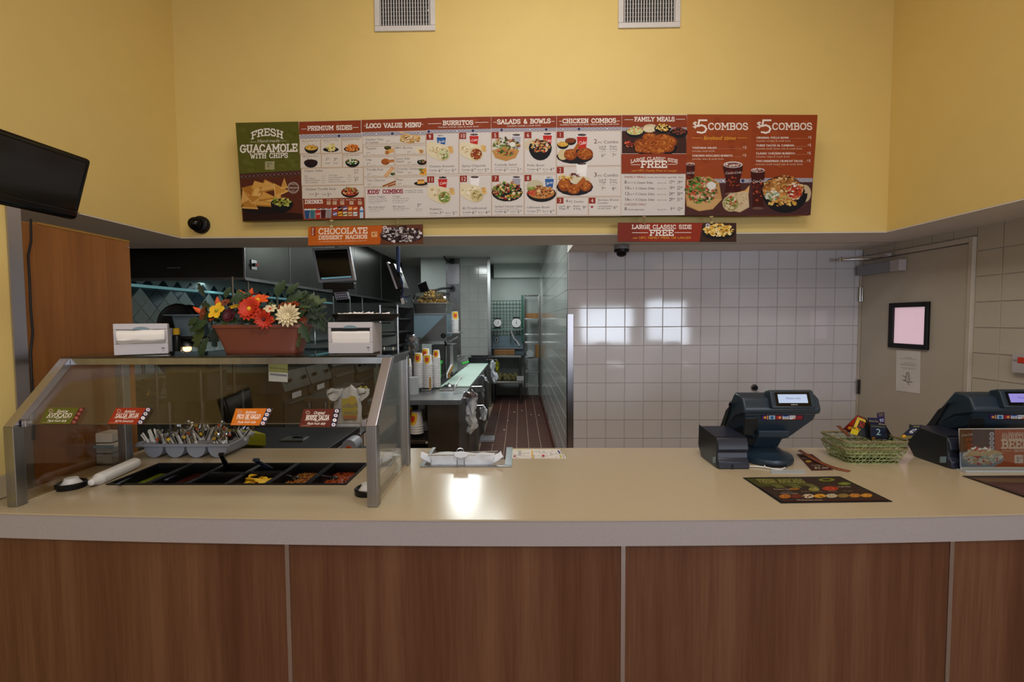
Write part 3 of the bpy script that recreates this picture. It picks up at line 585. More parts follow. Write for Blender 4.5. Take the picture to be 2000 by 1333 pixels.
# ---- placards stuck on the sloped glass
def placard(quad, bg, w1, w2, w3, w4, lab, dark='2A2038', ring='E6E2E6', dot='5A2030', small=None):
    p = Pr(g0+gn*.0004, gn); (x0, y0), (x1, y1), (x2, y2), (x3, y3) = quad   # tl tr br bl
    t = MB(); t.prism([p.pt(*q) for q in quad], gn*.0012); o = t.build('salsa_placard', M['amber'], None, label=lab, cat='sign', group='salsa placards on the sloped glass')
    p.base = 4.5
    def q(u, v):
        xa = x0+(x1-x0)*u; ya = y0+(y1-y0)*u; xb = x3+(x2-x3)*u; yb = y3+(y2-y3)*u; return (xa+(xb-xa)*v, ya+(yb-ya)*v)
    p.poly([q(0, 1), q(1, 1), q(1, 0), q(0, 0)], bg); p.poly([q(.84, 1), q(1, 1), q(1, 0), q(.84, 0)], dark, 1)
    a = q(.92, .0); b_ = q(.92, 1); p.vband((a, b_, (x1-x0)*.115), 4, 2, dark, ring, dot)
    sk = -(x3-x0)/(y3-y0); W_ = (x1-x0); H_ = y3-y0
    def tx(t_, u, v, h, wd, slab=False, it=None):
        x, y = q(u, v); W2 = wd*W_
        if slab: p.slab(t_, x-W2/2, y, h*H_, 'F0E8E0', 2, wid=W2, skew=sk, wt=.12)
        else: p.text(t_, x-W2/2, y, h*H_, 'F0E8E0', 2, wid=W2, it=sk+.25 if it is None else it)
    tx(w1, .45, .30, .17, .30); tx(w2, .44, .60, .22, .62, True); tx(w4, .44, .88, .14, .50)
    if w3: tx(w3, .44, .70, .07, .12)
    p.line([q(.12, .35), q(.76, .35)], .5, 'C8B8A8', 2); p.line([q(.10, .645), q(.74, .645)], .5, 'C8B8A8', 2)
    c = q(.14, .2); 
    for r in (.055, .04): p.line([(c[0]+r*W_*math.cos(k), c[1]+r*W_*.8*math.sin(k)) for k in [i*PI/6 for i in range(13)]], .4, 'D0B0A0', 2)
    p.line([q(.06, .94), q(.28, .94)], .4, 'D0B0A0', 2)
    ink(o, p); return o
placard([(93, 797), (167.5, 797.5), (149, 829.5), (78, 828.5)], '5A5A1E', 'Spicy', 'AVOCADO', 'HOT', 'Made fresh daily', 'olive green salsa placard reading AVOCADO, leftmost on the sloped glass', '4A2020', '8A4A40', 'C07060')
placard([(227, 797.5), (298, 797.5), (278, 830), (210, 829)], '8E3018', 'Authentic', 'SALSA ROJA', 'HOT', 'Bold Hot Seriously spicy', 'red salsa placard reading SALSA ROJA on the sloped glass', '2A2440')
placard([(461, 799), (533.5, 798.5), (517.5, 832), (450.5, 831.5)], 'C26A1C', 'Authentic', 'PICO DE GALLO', 'MEDIUM', 'Made fresh daily', 'orange salsa placard reading PICO DE GALLO on the sloped glass', '2A2440', dot='B83020')
placard([(593, 800), (665, 799.5), (656.5, 835.5), (585, 834.5)], '58241A', 'Original', 'HOUSE SALSA', 'MILD', 'Made fresh daily', 'dark brown salsa placard reading HOUSE SALSA, rightmost on the sloped glass', '2A2038')
# ================================================================ salsa pans let into the counter
cw = (PX1-PX0)/6
def pan(x0, x1, y0, y1, lab, fill, pal, n, sz, amp, liquid=False):
    t = thing('salsa_pan', lab, 'food pan', ((x0+x1)/2, (y0+y1)/2, CH), 'black pans of the salsa bar')
    g = .0015; x0 += g; x1 -= g; y0 += g; y1 -= g; r = .008; zb = CH-.075
    b = MB()
    for a, c in (((x0, y0), (x1, y0+r)), ((x0, y1-r), (x1, y1)), ((x0, y0+r), (x0+r, y1-r)), ((x1-r, y0+r), (x1, y1-r))): b.box((*a, CH+.0005), (*c, CH+.004))
    ix0, ix1, iy0, iy1 = x0+r, x1-r, y0+r, y1-r; jx0, jx1, jy0, jy1 = ix0+.008, ix1-.008, iy0+.008, iy1-.008
    b.add([(ix0, iy0, CH+.003), (ix1, iy0, CH+.003), (ix1, iy1, CH+.003), (ix0, iy1, CH+.003), (jx0, jy0, zb), (jx1, jy0, zb), (jx1, jy1, zb), (jx0, jy1, zb)],
          [(4, 5, 6, 7), (0, 1, 5, 4), (1, 2, 6, 5), (2, 3, 7, 6), (3, 0, 4, 7)])
    b.build('pan', M['black'], t, bevel=.0008, seg=1)
    if fill:
        zc = CH-.038; k = (CH+.003-zc)/(CH+.003-zb)*.008; b = MB(); R = random.Random(int(x0*1000)); mt = mat(lab.split()[0]+'_food', pal[0], .3 if liquid else .5, var=.15, vscale=60)
        nx, ny = 14, 18; vs = []; fs = []
        for j in range(ny+1):
            for i in range(nx+1):
                px = ix0+k+(ix1-ix0-2*k)*i/nx; py = iy0+k+(iy1-iy0-2*k)*j/ny
                vs.append((px, py, zc+amp*math.sin(PI*j/ny)*math.sin(PI*i/nx)*1.4+amp*.8*noise.noise(Vector((px*60, py*60, 3)))))
        for j in range(ny):
            for i in range(nx): q = j*(nx+1)+i; fs.append((q, q+1, q+nx+2, q+nx+1))
        b.add(vs, fs); b.build('filling', mt, t, smooth=60)
        if n:
            mats = pal; ch = MB()
            for i in range(n):
                px = R.uniform(ix0+k+.008, ix1-k-.008); py = R.uniform(iy0+k+.008, iy1-k-.008); u = (px-ix0)/(ix1-ix0); v = (py-iy0)/(iy1-iy0)
                z = zc+amp*math.sin(PI*u)*math.sin(PI*v)*1.4+R.uniform(0, .004); c = Vector((px, py, z)); s_ = sz*R.uniform(.6, 1.2)
                ax = [Vector((R.gauss(0, 1), R.gauss(0, 1), R.gauss(0, 1))).normalized() for _ in range(2)]; a = ax[0]; b2 = a.cross(ax[1]).normalized(); c2 = a.cross(b2)
                ch.add([c+a*s_, c-a*s_, c+b2*s_*.8, c-b2*s_*.8, c+c2*s_*.5, c-c2*s_*.5], [(0, 2, 4), (2, 1, 4), (1, 3, 4), (3, 0, 4), (2, 0, 5), (1, 2, 5), (3, 1, 5), (0, 3, 5)], R.choice(pal))
            ch.build('chopped_pieces', INK, t, kind='stuff')
    return t
gy = (PY0+PY1)/2
def col(i): return PX0+cw*i, PX0+cw*(i+1)
pan(*col(0), PY0, PY1, 'black salsa pan holding smooth green avocado sauce, leftmost', 1, ['6E7A1E'], 0, 0, .001, True)
pan(*col(1), PY0, PY1, 'black salsa pan holding thin dark red salsa, second from left', 1, ['3A100A'], 0, 0, .001, True)
pan(*col(2), PY0, gy, 'empty black half pan, front one in the third column', 0, None, 0, 0, 0)
pan(*col(2), gy, PY1, 'empty black half pan behind, under the upright black tongs', 0, None, 0, 0, 0)
pan(*col(3), PY0, gy+.012, 'black half pan in the fourth column heaped with lemon wedges', 1, ['B89020'], 0, .01, .006)
pan(*col(3), gy+.012, PY1, 'black half pan of chopped green cilantro behind the lemon wedges', 1, ['1E3010', '2E5018', '46701E', '1A2A10'], 220, .006, .006)
pan(*col(4), PY0, PY1, 'black salsa pan of brownish chopped salsa, second from right', 1, ['8A5220', 'A0602A', '6A3A1A', 'B07A3A', '5A4A1A'], 340, .0055, .010)
pan(*col(5), PY0, PY1, 'black salsa pan of chunky red-orange salsa, rightmost', 1, ['8E3818', 'A84A22', '7A2A12', 'B8602E', '9A4A24'], 340, .0055, .011)
# lemon wedges, each one
R = random.Random(8); x0, x1 = col(3); mlem = mat('lemon_flesh', 'E0B830', .45, var=.1); proto = None
for i in range(26):
    c = Vector((R.uniform(x0+.026, x1-.026), R.uniform(PY0+.03, gy-.008), CH-.030+.006*(i//8)+R.uniform(0, .004)))
    if proto is None:
        b = MB(); n = 6; L_ = .019; vs = []; 
        for k in range(n+1):
            a = -PI/2+PI*k/n; vs += [(L_*math.sin(a), 0, .0005), (L_*math.sin(a), .011*math.cos(a), .009*math.cos(a)), (L_*math.sin(a), -.011*math.cos(a), .009*math.cos(a))]
        fs = []
        for k in range(n): q = k*3; fs += [(q, q+1, q+4, q+3), (q+1, q+2, q+5, q+4), (q+2, q, q+3, q+5)]
        b.add([Vector(v)+c for v in vs], fs)
        proto = b.build('lemon_wedge', mlem, None, label='lemon wedge piled in the black half pan', cat='lemon wedge', group='lemon wedges in the half pan'); proto.location = c; o = proto
    else:
        o = proto.copy(); COL.objects.link(o); o.location = c
    o.rotation_euler = (R.uniform(-.5, .5), R.uniform(-.4, .4), R.uniform(0, 6))
def utensil(lab, a, b_, wd, nm='spoon', head=None, mt='black', cat='spoon'):
    a, b_ = Vector(a), Vector(b_); d = (b_-a).normalized(); s_ = d.cross(Vector((0, 0, 1))).normalized(); u = s_.cross(d)
    m_ = MB(); m_.hexa([a-s_*wd, b_-s_*wd*.8, b_+s_*wd*.8, a+s_*wd], u*.005)
    t = thing(nm, lab, cat, tuple(b_)); m_.build('handle', M[mt], t, bevel=.0015)
    h = MB(); h.ball(b_+d*.012, .02, 10, .4); h.build('bowl', M[mt], t, smooth=60); return t
bh = mat('dark_blue_plastic', '1A2438', .35)
M['dkblue'] = bh
def hz(px, py, z): return onZ(px, py, z)
utensil('dark spoon handle sticking out over the front edge of the green sauce pan', hz(231, 947, CH+.012), hz(262, 932, CH-.02), .006, mt='dkblue')
utensil('dark spoon handle resting on the front edge of the dark red salsa pan', hz(325, 939, CH+.014), hz(345, 930, CH-.02), .006, mt='dkblue')
utensil('black spoon resting in the brownish salsa', hz(545, 926, CH+.0), hz(569, 933, CH-.018), .004, mt='black')
utensil('black spoon resting in the chunky red salsa', hz(618, 930, CH+.0), hz(645, 934, CH-.018), .004, mt='black')
def tongs(lab, a, b_, mt, wd):
    t = thing('tongs', lab, 'tongs', tuple(Vector(b_))); a = Vector(a); b_ = Vector(b_); d = (b_-a).normalized()
    for sx in (-1, 1):
        s_ = Vector((wd*.8*sx, 0, 0)); m_ = MB(); m_.hexa([a-Vector((wd, 0, 0)), a+Vector((wd, 0, 0)), b_+s_+Vector((wd*.45, 0, 0)), b_+s_-Vector((wd*.45, 0, 0))], (0, .003+.002*sx, .003)); m_.build('arm', M[mt], t)
    m_ = MB().box(a-Vector((wd*1.1, .004, 0)), a+Vector((wd*1.1, .008, .012))); m_.build('hinge_end', M[mt], t, bevel=.002)
tongs('black serving tongs standing upright in the empty half pan', onY(432, 891, 1.82), hz(446, 921, CH-.03), 'black', .009)
tongs('blue-black tongs lying on the chopped cilantro', onY(500, 902, 1.82), hz(526, 916, CH-.006), 'dkblue', .011)
# in-counter rings with lid domes and sleeves of lids lying behind them
def ring(cx, cy, lab, s_=1):
    c = onZ(cx, cy, CH); t = thing('lid_dispenser', lab, 'dispenser', tuple(c), 'lid dispensers under the sneeze guard')
    b = MB(); b.lathe([(.044*s_, .0006), (.046*s_, .018), (.042*s_, .022), (.033*s_, .016), (.03*s_, .004)], c, 28); b.build('ring', M['black'], t, smooth=50)
    b = MB(); b.lathe([(.028*s_, .004), (.032*s_, .014), (.022*s_, .028), (.020*s_, .036), (.001, .037)], c, 24); b.build('lid', M['white_p'], t, smooth=50); return t
ring(140, 953, 'black counter ring holding a white lid, left end by the front post')
ring(719, 964, 'black counter ring holding a white lid, behind the right front post')
def sleeve(a, b_, r, lab):
    a, b_ = Vector(a), Vector(b_); d = (b_-a).normalized(); t = thing('lid_sleeve', lab, 'lid stack', tuple((a+b_)/2-Vector((0, 0, r))), 'sleeves of white lids')
    m_ = MB(); L_ = (b_-a).length; prof = [(.001, 0), (r*.5, .004), (r*.62, .02), (r*.95, .035)]
    n = 14
    for k in range(n): h = .04+(L_-.055)*k/n; prof += [(r, h), (r*.985, h+.004)]
    prof += [(r, L_-.015), (r*.8, L_-.004), (.001, L_)]
    m_.lathe(prof, a, 20, ax=d); m_.build('lids', M['white_p'], t, smooth=35)
sleeve(onZ(176, 944, CH+.02), onZ(268, 903, CH+.024), .0225, 'translucent sleeve of white lids lying by the left glass panel')
sleeve(onZ(722, 955, CH+.02), onZ(768, 908, CH+.026), .0245, 'sleeve of white lids lying behind the right front post')
# paper cup stack lying behind right glass
c = onZ(765, 899, CH); t = thing('napkin_bundle', 'crumpled white paper bundle inside the right end of the guard', 'napkin', tuple(c))
sheet([[onY(x, y, 1.97) for x, y in ((722, 884), (740, 881), (765, 876))], [onY(x, y, 1.93) for x, y in ((722, 893), (742, 892), (768, 884))], [onY(x, y, 1.92) for x, y in ((722, 902), (742, 901), (766, 893))]], 'napkin', M['paper'], t, .004, 7)
# ---- clear napkin holder at the left
c = onZ(214, 906, CH); t = thing('napkin_holder', 'clear acrylic holder stuffed with white napkins by the left rear post', 'napkin holder', tuple(c))
xa, xb = c.x-.045, c.x+.04; ya, yb = c.y-.03, c.y+.05
z0 = CH; z1 = CH+.075
b = MB().box((xa, ya, z0), (xb, yb, z0+.004)).box((xa, ya, z0), (xb, ya+.003, z1)).box((xa, yb-.003, z0), (xb, yb, z1)).box((xa, ya, z0), (xa+.003, yb, z1)).box((xb-.003, ya, z0), (xb, yb, z1))
b.build('holder', M['film'], t); box('rim', (xa-.014, ya-.008, z1), (xb+.01, ya+.0, z1+.012), M['lug'], t, bevel=.002)
box('lip', (xa-.014, ya, z1), (xa, yb, z1+.012), M['lug'], t)
for k in range(3):
    b = MB(); zz = z0+.006+k*.045; b.hexa([(xa+.006, ya+.006, zz), (xb-.006, ya+.006, zz), (xb-.006, yb-.006, zz), (xa+.006, yb-.006, zz)], (.004*(k-1), 0, .04)); b.build('napkins', M['paper'], t, bevel=.004)
# ================================================================ cutlery bin with wrapped cutlery
zb = CH; c = thing('cutlery_bin', 'grey plastic four-compartment bin of wrapped cutlery on the counter', 'cutlery bin', (-1.48, 2.05, zb))
A = onY(268, 867, 1.99); B = onY(452, 869, 1.99); X0, X1 = A.x, B.x; ZT = A.z; bw = (X1-X0-.03)/4
DEP = .17
b = MB()
for i in range(4):
    x = X0+.035+i*(bw-.003)+bw*.42; r = bw*.43; n = 10
    pr_ = [(x-r, 1.985, ZT)]+[(x-r*math.cos(PI*k/n), 1.985, max(CH+.001, ZT-.018-(ZT-.018-CH-.001)*math.sin(PI*k/n))) for k in range(n+1)]+[(x+r, 1.985, ZT)]
    b.prism(pr_, (0, DEP, 0))
b.build('compartment', M['grey_p'], c, smooth=40, kind='stuff')
b = MB().box((X0, 1.975, ZT-.012), (X1, 1.985, ZT)).box((X0, 1.985, ZT-.012), (X0+.02, 1.985+DEP, ZT+.006)).box((X0+.02, 1.98+DEP, ZT-.01), (X1, 1.99+DEP, ZT+.012))
b.hexa([(X1-.02, 1.975, ZT-.012), (X1+.012, 1.975, ZT), (X1+.012, 1.99+DEP, ZT+.008), (X1-.02, 1.99+DEP, ZT-.012)], (-.004, 0, .005))
b.build('rim', M['grey_p'], c, bevel=.003)
R = random.Random(4)
# straws
for i in range(16):
    u = i/15; x = X0+.018+u*.078; a = Vector((x+.012, 2.02, ZT-.02)); top = Vector((X0-.004+u*.088, 2.02+R.uniform(-.01, .02), ZT+.036+.016*math.sin(u*3)+R.uniform(-.004, .006)))
    NN = ('leftmost', 'second from the left', 'third from the left', 'fourth from the left', 'fifth from the left', 'sixth from the left', 'seventh from the left', 'eighth from the left')
    if 1:
        b = MB(); b.cyl(a, top, .0032, 7); b.build('straw', M['paper'], None, smooth=40, label='white paper-wrapped straw in the grey bin, '+(NN[i] if i < 8 else ('rightmost' if i == 15 else NN[15-i].replace('left', 'right'))), cat='straw', group='wrapped straws in the bin')
# cutlery packs: film sleeve with white napkin, cutlery and amber print
film = glass('wrapper_film', (.80, .80, .78), 3)
for i in range(54):
    u = R.random(); row = i//18; x = X0+.10+u*(X1-X0-.115); y = 2.0+row*.05+R.uniform(-.01, .01)
    hgt = .034+.022*math.sin(PI*min(1, max(0, (x-X0)/(X1-X0))))+.012*row*(.6); tl = R.uniform(-.55, -.1) if row == 0 else R.uniform(-.7, .7)
    base = Vector((x, y, ZT-.012)); d = Vector((math.sin(tl), R.uniform(-.1, .2), math.cos(tl))).normalized(); s_ = Vector((math.cos(tl), R.uniform(-.5, .5), -math.sin(tl))).normalized(); wd = R.uniform(.008, .013)
    t = thing('cutlery_pack', 'film-wrapped napkin and cutlery pack heaped in the grey bin', 'cutlery', tuple(base), 'wrapped cutlery packs in the grey bin')
    top = base+d*hgt*R.uniform(.9, 1.25); nrm = d.cross(s_)*.004
    b = MB().hexa([base-s_*wd, base+s_*wd, top+s_*wd*.9-d*.008, top-s_*wd*.9-d*.008], nrm); b.build('napkin', M['paper'] if R.random() < .75 else M['black'], t)
    b = MB().hexa([base-s_*wd*.3-nrm*1.2, base+s_*wd*.1-nrm*1.2, top+s_*wd*.1-nrm*1.2-d*.006, top-s_*wd*.3-nrm*1.2-d*.006], nrm*.5); b.build('cutlery', M['black'], t)
    if i % 3 == 0:
        q = top-d*.012-nrm*1.9; b = MB().hexa([q-s_*.007-d*.007, q+s_*.007-d*.007, q+s_*.006+d*.005, q-s_*.006+d*.005], nrm*.15); b.build('printed_mark', M['yel'] if i % 2 else M['orange'], t)
    tip = top+d*.014; vs = []; k_ = 4
    G = [[base.lerp(tip, v/5)+s_*wd*1.35*(uu/k_*2-1)-nrm*1.6+Vector(noise.noise_vector(Vector((i*3.3+uu, v*1.7, i))))*.004*(v/3) for uu in range(k_+1)] for v in range(1, 6)]
    b = MB(); b.add([p for r_ in G for p in r_], [(a*(k_+1)+e_, a*(k_+1)+e_+1, (a+1)*(k_+1)+e_+1, (a+1)*(k_+1)+e_) for a in range(4) for e_ in range(k_)]); b.build('wrapper', film, t)
# ================================================================ napkin dispensers on the glass shelf
def dispenser(pa, pb, y, lab, full, side=0, D=.12):
    a = onY(pa[0], pa[1], y); b_ = onY(pb[0], pb[1], y); x0, x1 = a.x, b_.x; z1 = a.z; z0 = ZS; W_ = x1-x0; H = z1-z0
    if z0 > a.z: z0 = ZS
    t = thing('napkin_dispenser', lab, 'napkin dispenser', ((x0+x1)/2, y+D/2, z0), 'pale grey napkin dispensers on the glass shelf')
    zm = z0+H*.38
    # body with a window: frame pieces round a rounded slot
    ox0, ox1, oz0, oz1 = x0+W_*.06, x1-W_*.06, z0+H*.36, z0+H*.82
    b = MB().box((x0, y+.012, z0+.002), (x1, y+D, z1)); b.build('body', M['lav'], t, bevel=.005)
    b = MB().box((x0, y, z0+.002), (x1, y+.0115, oz0)).box((x0, y, oz1), (x1, y+.0115, z1)).box((x0, y, oz0), (ox0, y+.0115, oz1)).box((ox1, y, oz0), (x1, y+.0115, oz1)); b.build('face_plate', M['lav'], t, bevel=.002)
    b = MB(); n = 10; cx = (x0+x1)/2; b.prism([(cx+W_*.16*math.cos(PI*k/n), y-.001, oz1-.001+H*.09*math.sin(PI*k/n)) for k in range(n+1)], (0, .004, 0)); b.build('finger_recess', M['lug'], t)
    if full: rows = [[Vector((ox0+(ox1-ox0)*u, y+dy, z)) for u in (0, .25, .5, .75, 1)] for z, dy in ((oz1, .006), (oz1-H*.15, -.010), (oz0+H*.12, -.012), (oz0, .004))]
    else: rows = [[Vector((ox0+(ox1-ox0)*u, y+dy, z)) for u in (0, .25, .5, .75, 1)] for z, dy in ((oz1-H*.11, .008), (oz1-H*.14, .004), (oz0+H*.1, .004), (oz0, .006))]
    sheet(rows, 'napkin', M['paper'], t, .004 if full else .0012, int(full)+2, .001)
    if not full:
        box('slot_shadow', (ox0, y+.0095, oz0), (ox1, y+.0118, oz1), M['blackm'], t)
    for sx in (x0+.012, x1-.022): box('foot', (sx, y+.015, ZS), (sx+.01, y+.1, z0+.002), M['black'], t)
    p = Pr((0, y, 0), (0, -1, 0)); 
    q = onY(0, 0, y)
    def px(x, z):
        v = Vector((x, y, z))-CP; return (1000+FPX*v.dot(CR)/v.dot(CF), 666.5-FPX*v.dot(CU)/v.dot(CF))
    c_ = px(x1-W_*.1, z0+H*.2); p.disc(c_[0], c_[1], 3.2, 1.6, '7A767C', 1, 8); p.disc(c_[0]+.5, c_[1]+5, .9, .9, '4A464C', 1, 6); ink(t, p)
    return t
dl = dispenser((217, 633), (300, 633), 1.69, 'pale grey napkin dispenser bulging with a white napkin, left end of the glass shelf', True, D=.09); dl.rotation_euler = (0, 0, math.radians(34))
dispenser((640, 630), (727, 630), 1.70, 'pale grey napkin dispenser under the dark tray, right end of the glass shelf', False)
# tray of paper packets on the right dispenser
y0 = 1.69; a = onY(642, 614, y0+.05); b_ = onY(776, 614, y0+.05); zt2 = onY(700, 614, y0+.05).z; zb2 = onY(700, 628, y0+.05).z
cx = (a.x+b_.x)/2; rx = (b_.x-a.x)/2
t = thing('packet_tray', 'wide dark oval tray heaped with paper packets on the right napkin dispenser', 'tray', (cx, y0+.08, zb2))
b = MB(); b.lathe([(rx*.80, 0), (rx*.88, .003), (rx, zt2-zb2), (rx*.98, zt2-zb2+.001), (rx*.86, .006), (.001, .005)], (cx, y0+.08, zb2), 32, sy=.55); b.build('dish', M['black'], t, smooth=50)
for i in range(26):
    u = R.uniform(-.8, .8); ps = Vector((cx+u*rx*.9, y0+.08+R.uniform(-.04, .04), zt2-.006+.010*(1-abs(u))*R.random())); a = R.uniform(-1, 1); c2 = R.uniform(.1, .7)
    s_ = Vector((math.cos(a), math.sin(a), R.uniform(-.3, .3)))*.013; d = Vector((-math.sin(a)*.3, math.cos(a)*.3, c2)).normalized()*.010
    b = MB().hexa([ps-s_-d, ps+s_-d, ps+s_+d, ps-s_+d], (0, .0015, .0005)); b.build('paper_packet', M['paper'], None, label='white paper packet heaped in the dark oval tray', cat='packet', group='paper packets in the tray')
# ================================================================ planter with artificial flowers
yp = 1.71; z0 = ZS; a = onY(408, 634, yp); b_ = onY(588, 634, yp); z1 = a.z-.002; ta, tb = a.x, b_.x; c0 = onY(430, 690, yp).x; c1 = onY(572, 690, yp).x
pl = thing('flower_planter', 'terracotta plastic trough of orange, yellow and cream artificial flowers on the glass shelf', 'planter', ((ta+tb)/2, yp+.06, z0))
b = MB()
def rr(x0, x1, y0, y1, z, r=.022, n=4):
    P_ = []
    for cx, cy, a0 in ((x1-r, y1-r, 0), (x0+r, y1-r, 90), (x0+r, y0+r, 180), (x1-r, y0+r, 270)):
        for k in range(n+1): a = math.radians(a0+90*k/n); P_.append(Vector((cx+r*math.cos(a), cy+r*math.sin(a), z)))
    return P_
def loft(b, rings, cap0=True, cap1=False, col=None):
    n = len(rings[0]); vs = [p for r in rings for p in r]; fs = [(k*n+i, k*n+(i+1) % n, (k+1)*n+(i+1) % n, (k+1)*n+i) for k in range(len(rings)-1) for i in range(n)]
    if cap0: fs.append(tuple(range(n-1, -1, -1)))
    if cap1: fs.append(tuple(range((len(rings)-1)*n, len(rings)*n)))
    b.add(vs, fs, col)
loft(b, [rr(c0, c1, yp+.02, yp+.10, z0+.0005), rr(c0-.004, c1+.004, yp+.016, yp+.104, z0+.012), rr(c0-.003, c1+.003, yp+.016, yp+.104, z0+.016), rr(ta+.006, tb-.006, yp+.004, yp+.12, z1-.014), rr(ta, tb, yp, yp+.124, z1-.012), rr(ta, tb, yp, yp+.124, z1), rr(ta+.006, tb-.006, yp+.006, yp+.118, z1), rr(ta+.012, tb-.012, yp+.01, yp+.114, z1-.02)], cap1=True)
b.build('trough', M['terra'], pl, smooth=35)
# a stamped diamond pattern on the front
b = MB()
for px in (492, 506, 519):
    pts = [onY(px+dx, 648+dy, yp+.003) for dx, dy in ((-5, 0), (0, -5), (5, 0), (0, 5))]
    b.tube(pts, .0007, 4, closed=True)
b.build('relief', M['terra'], pl)
def leafmesh(base, d, up, L_, W_, mt, lobes=3, nm='leaf', curl=.25, par=None):
    """lobed leaf folded along its midrib"""
    d = Vector(d).normalized(); s_ = d.cross(Vector(up)).normalized(); u = s_.cross(d); n = 2*lobes+2; vs = []; fs = []
    for i in range(n+1):
        f = i/n; w_ = W_*math.sin(PI*(f*.92+.06))**.8*(1 if i % 2 else .62)*(1-.25*f); c = Vector(base)+d*L_*f-u*curl*L_*f*f; t_ = d*L_*(.1 if i % 2 else 0)
        if i == n: w_ = 0
        vs += [c, c+s_*w_+u*w_*.25+t_, c-s_*w_+u*w_*.25+t_]
    for i in range(n): q = i*3; fs += [(q, q+1, q+4, q+3), (q, q+3, q+5, q+2)]
    return MB().add(vs, fs).build(nm, mt, par or pl, smooth=60)
def flower(c, r, n, mt, core, lab, tilt=(0, -1, .4), wdt=.34, layers=1, cup=.2):
    c = Vector(c); r = r*1.22; ax = Vector(tilt).normalized(); a = ax.orthogonal().normalized(); b2 = ax.cross(a); f = MB(); f.ball(c+ax*r*.08, r*.2, 8); F_ = f.build('flower', M[core], pl, smooth=60, label=lab)
    for k in range(layers):
        for i in range(n):
            t_ = 2*PI*(i+.5*k)/n; d = (a*math.cos(t_)+b2*math.sin(t_)+ax*(cup+.35*k)).normalized(); s_ = d.cross(ax).normalized(); u = s_.cross(d); rr_ = r*(1-.22*k); w_ = rr_*wdt
            base = c+d*r*.06; vs = [base-s_*w_*.3, base+s_*w_*.3, base+d*rr_*.45+s_*w_+u*.06*rr_, base+d*rr_*.45-s_*w_+u*.06*rr_, base+d*rr_*.8+s_*w_*.8, base+d*rr_*.8-s_*w_*.8, base+d*rr_*1.02-u*.08*rr_, base+d*rr_*.4-u*.05*rr_]
            MB().add(vs, [(0, 1, 2, 7), (0, 7, 3), (7, 2, 4, 6), (7, 6, 5, 3)]).build('petal', M[mt], F_, smooth=60)
    return F_
def at(px, py, dy=0): return onY(px, py, yp+dy)
flower(at(488, 604, .0), .036, 14, 'redor', 'yel', 'large red-orange daisy at the centre', (-.1, -1, .25), .26, 2)
flower(at(424, 608, .005), .028, 5, 'yel', 'olive', 'yellow five-petalled flower at the left', (-.2, -1, .5), .42)
flower(at(461, 600, .03), .020, 5, 'yel', 'yel', 'small yellow flower', (0, -.4, 1), .4)
flower(at(563, 616, -.006), .036, 15, 'cream', 'cream', 'cream chrysanthemum at the right', (.1, -1, .2), .17, 3, .15)
flower(at(504, 588, .03), .034, 6, 'orange', 'yel', 'orange lily at the back', (.1, -.6, 1), .32)
flower(at(490, 578, .06), .026, 5, 'redor', 'orange', 'red-orange lily tips at the top', (-.2, -.1, 1), .35)
flower(at(516, 624, -.004), .030, 12, 'redor', 'maroon', 'drooping red-orange daisy over the trough rim', (.1, -1, -.2), .2, 2)
flower(at(528, 604, .03), .020, 8, 'cream', 'redor', 'small cream and red flower', (.1, -.8, .8), .3)
flower(at(573, 596, .04), .022, 6, 'orange', 'rust', 'small orange flower above the chrysanthemum', (.2, -.5, 1), .34)
flower(at(588, 624, .03), .022, 8, 'rust', 'redor', 'rust red flower at the right edge', (.5, -1, 0), .3, 2)
flower(at(448, 616, .02), .022, 8, 'maroon', 'maroon', 'dark maroon rose', (-.1, -1, .3), .45, 2)
flower(at(398, 614, .03), .024, 5, 'rust', 'rust', 'rust brown blossom at the left edge', (-.6, -.8, .2), .5)
for px, py, ang in ((425, 590, .05), (386, 606, -.9), (474, 574, -.7), (490, 572, .4), (512, 583, .6)):
    p_ = at(px, py, .05); b = MB(); d = Vector((math.sin(ang), -.15, math.cos(ang))); b.lathe([(.001, -.022), (.009, -.012), (.0095, .0), (.004, .014), (.001, .02)], p_, 8, ax=d); b.build('bud', M['orange'], pl, smooth=50)
R = random.Random(12); LM = [M['leaf'], M['leaf2'], M['leaf3'], M['leaf']]
LV = [(405, 628, -.9, -.45, .10, .040), (398, 640, -.5, -1, .11, .042), (420, 640, .0, -1, .10, .04), (394, 668, -.1, -1, .06, .016), (386, 622, -.8, -.6, .06, .028), (437, 628, .2, -.8, .09, .04), (400, 580, -.5, .8, .09, .02), (412, 600, -.9, .35, .07, .02),
      (450, 590, .5, .3, .10, .035), (470, 588, -.3, .8, .06, .03), (500, 620, -.2, -.5, .06, .032), (540, 578, .35, .9, .09, .04), (560, 590, .8, .5, .11, .04), (585, 600, .9, .35, .13, .038), (590, 612, .9, -.1, .12, .036), (600, 612, .75, -.6, .13, .036), (585, 630, .5, -.9, .11, .034),
      (575, 640, .25, -1, .10, .03), (545, 632, .1, -1, .07, .036), (520, 610, .3, .4, .06, .03), (536, 615, .5, -.2, .06, .032), (512, 632, -.1, -1, .05, .03), (470, 622, .2, -.5, .05, .03), (440, 582, .2, .7, .06, .025), (560, 575, .6, .7, .08, .03), (574, 586, .9, .2, .12, .03), (605, 600, .9, .1, .08, .028), (614, 618, .6, -.8, .07, .022), (406, 660, -.4, -1, .12, .03), (412, 616, -.9, .1, .06, .022)]
sm = MB()
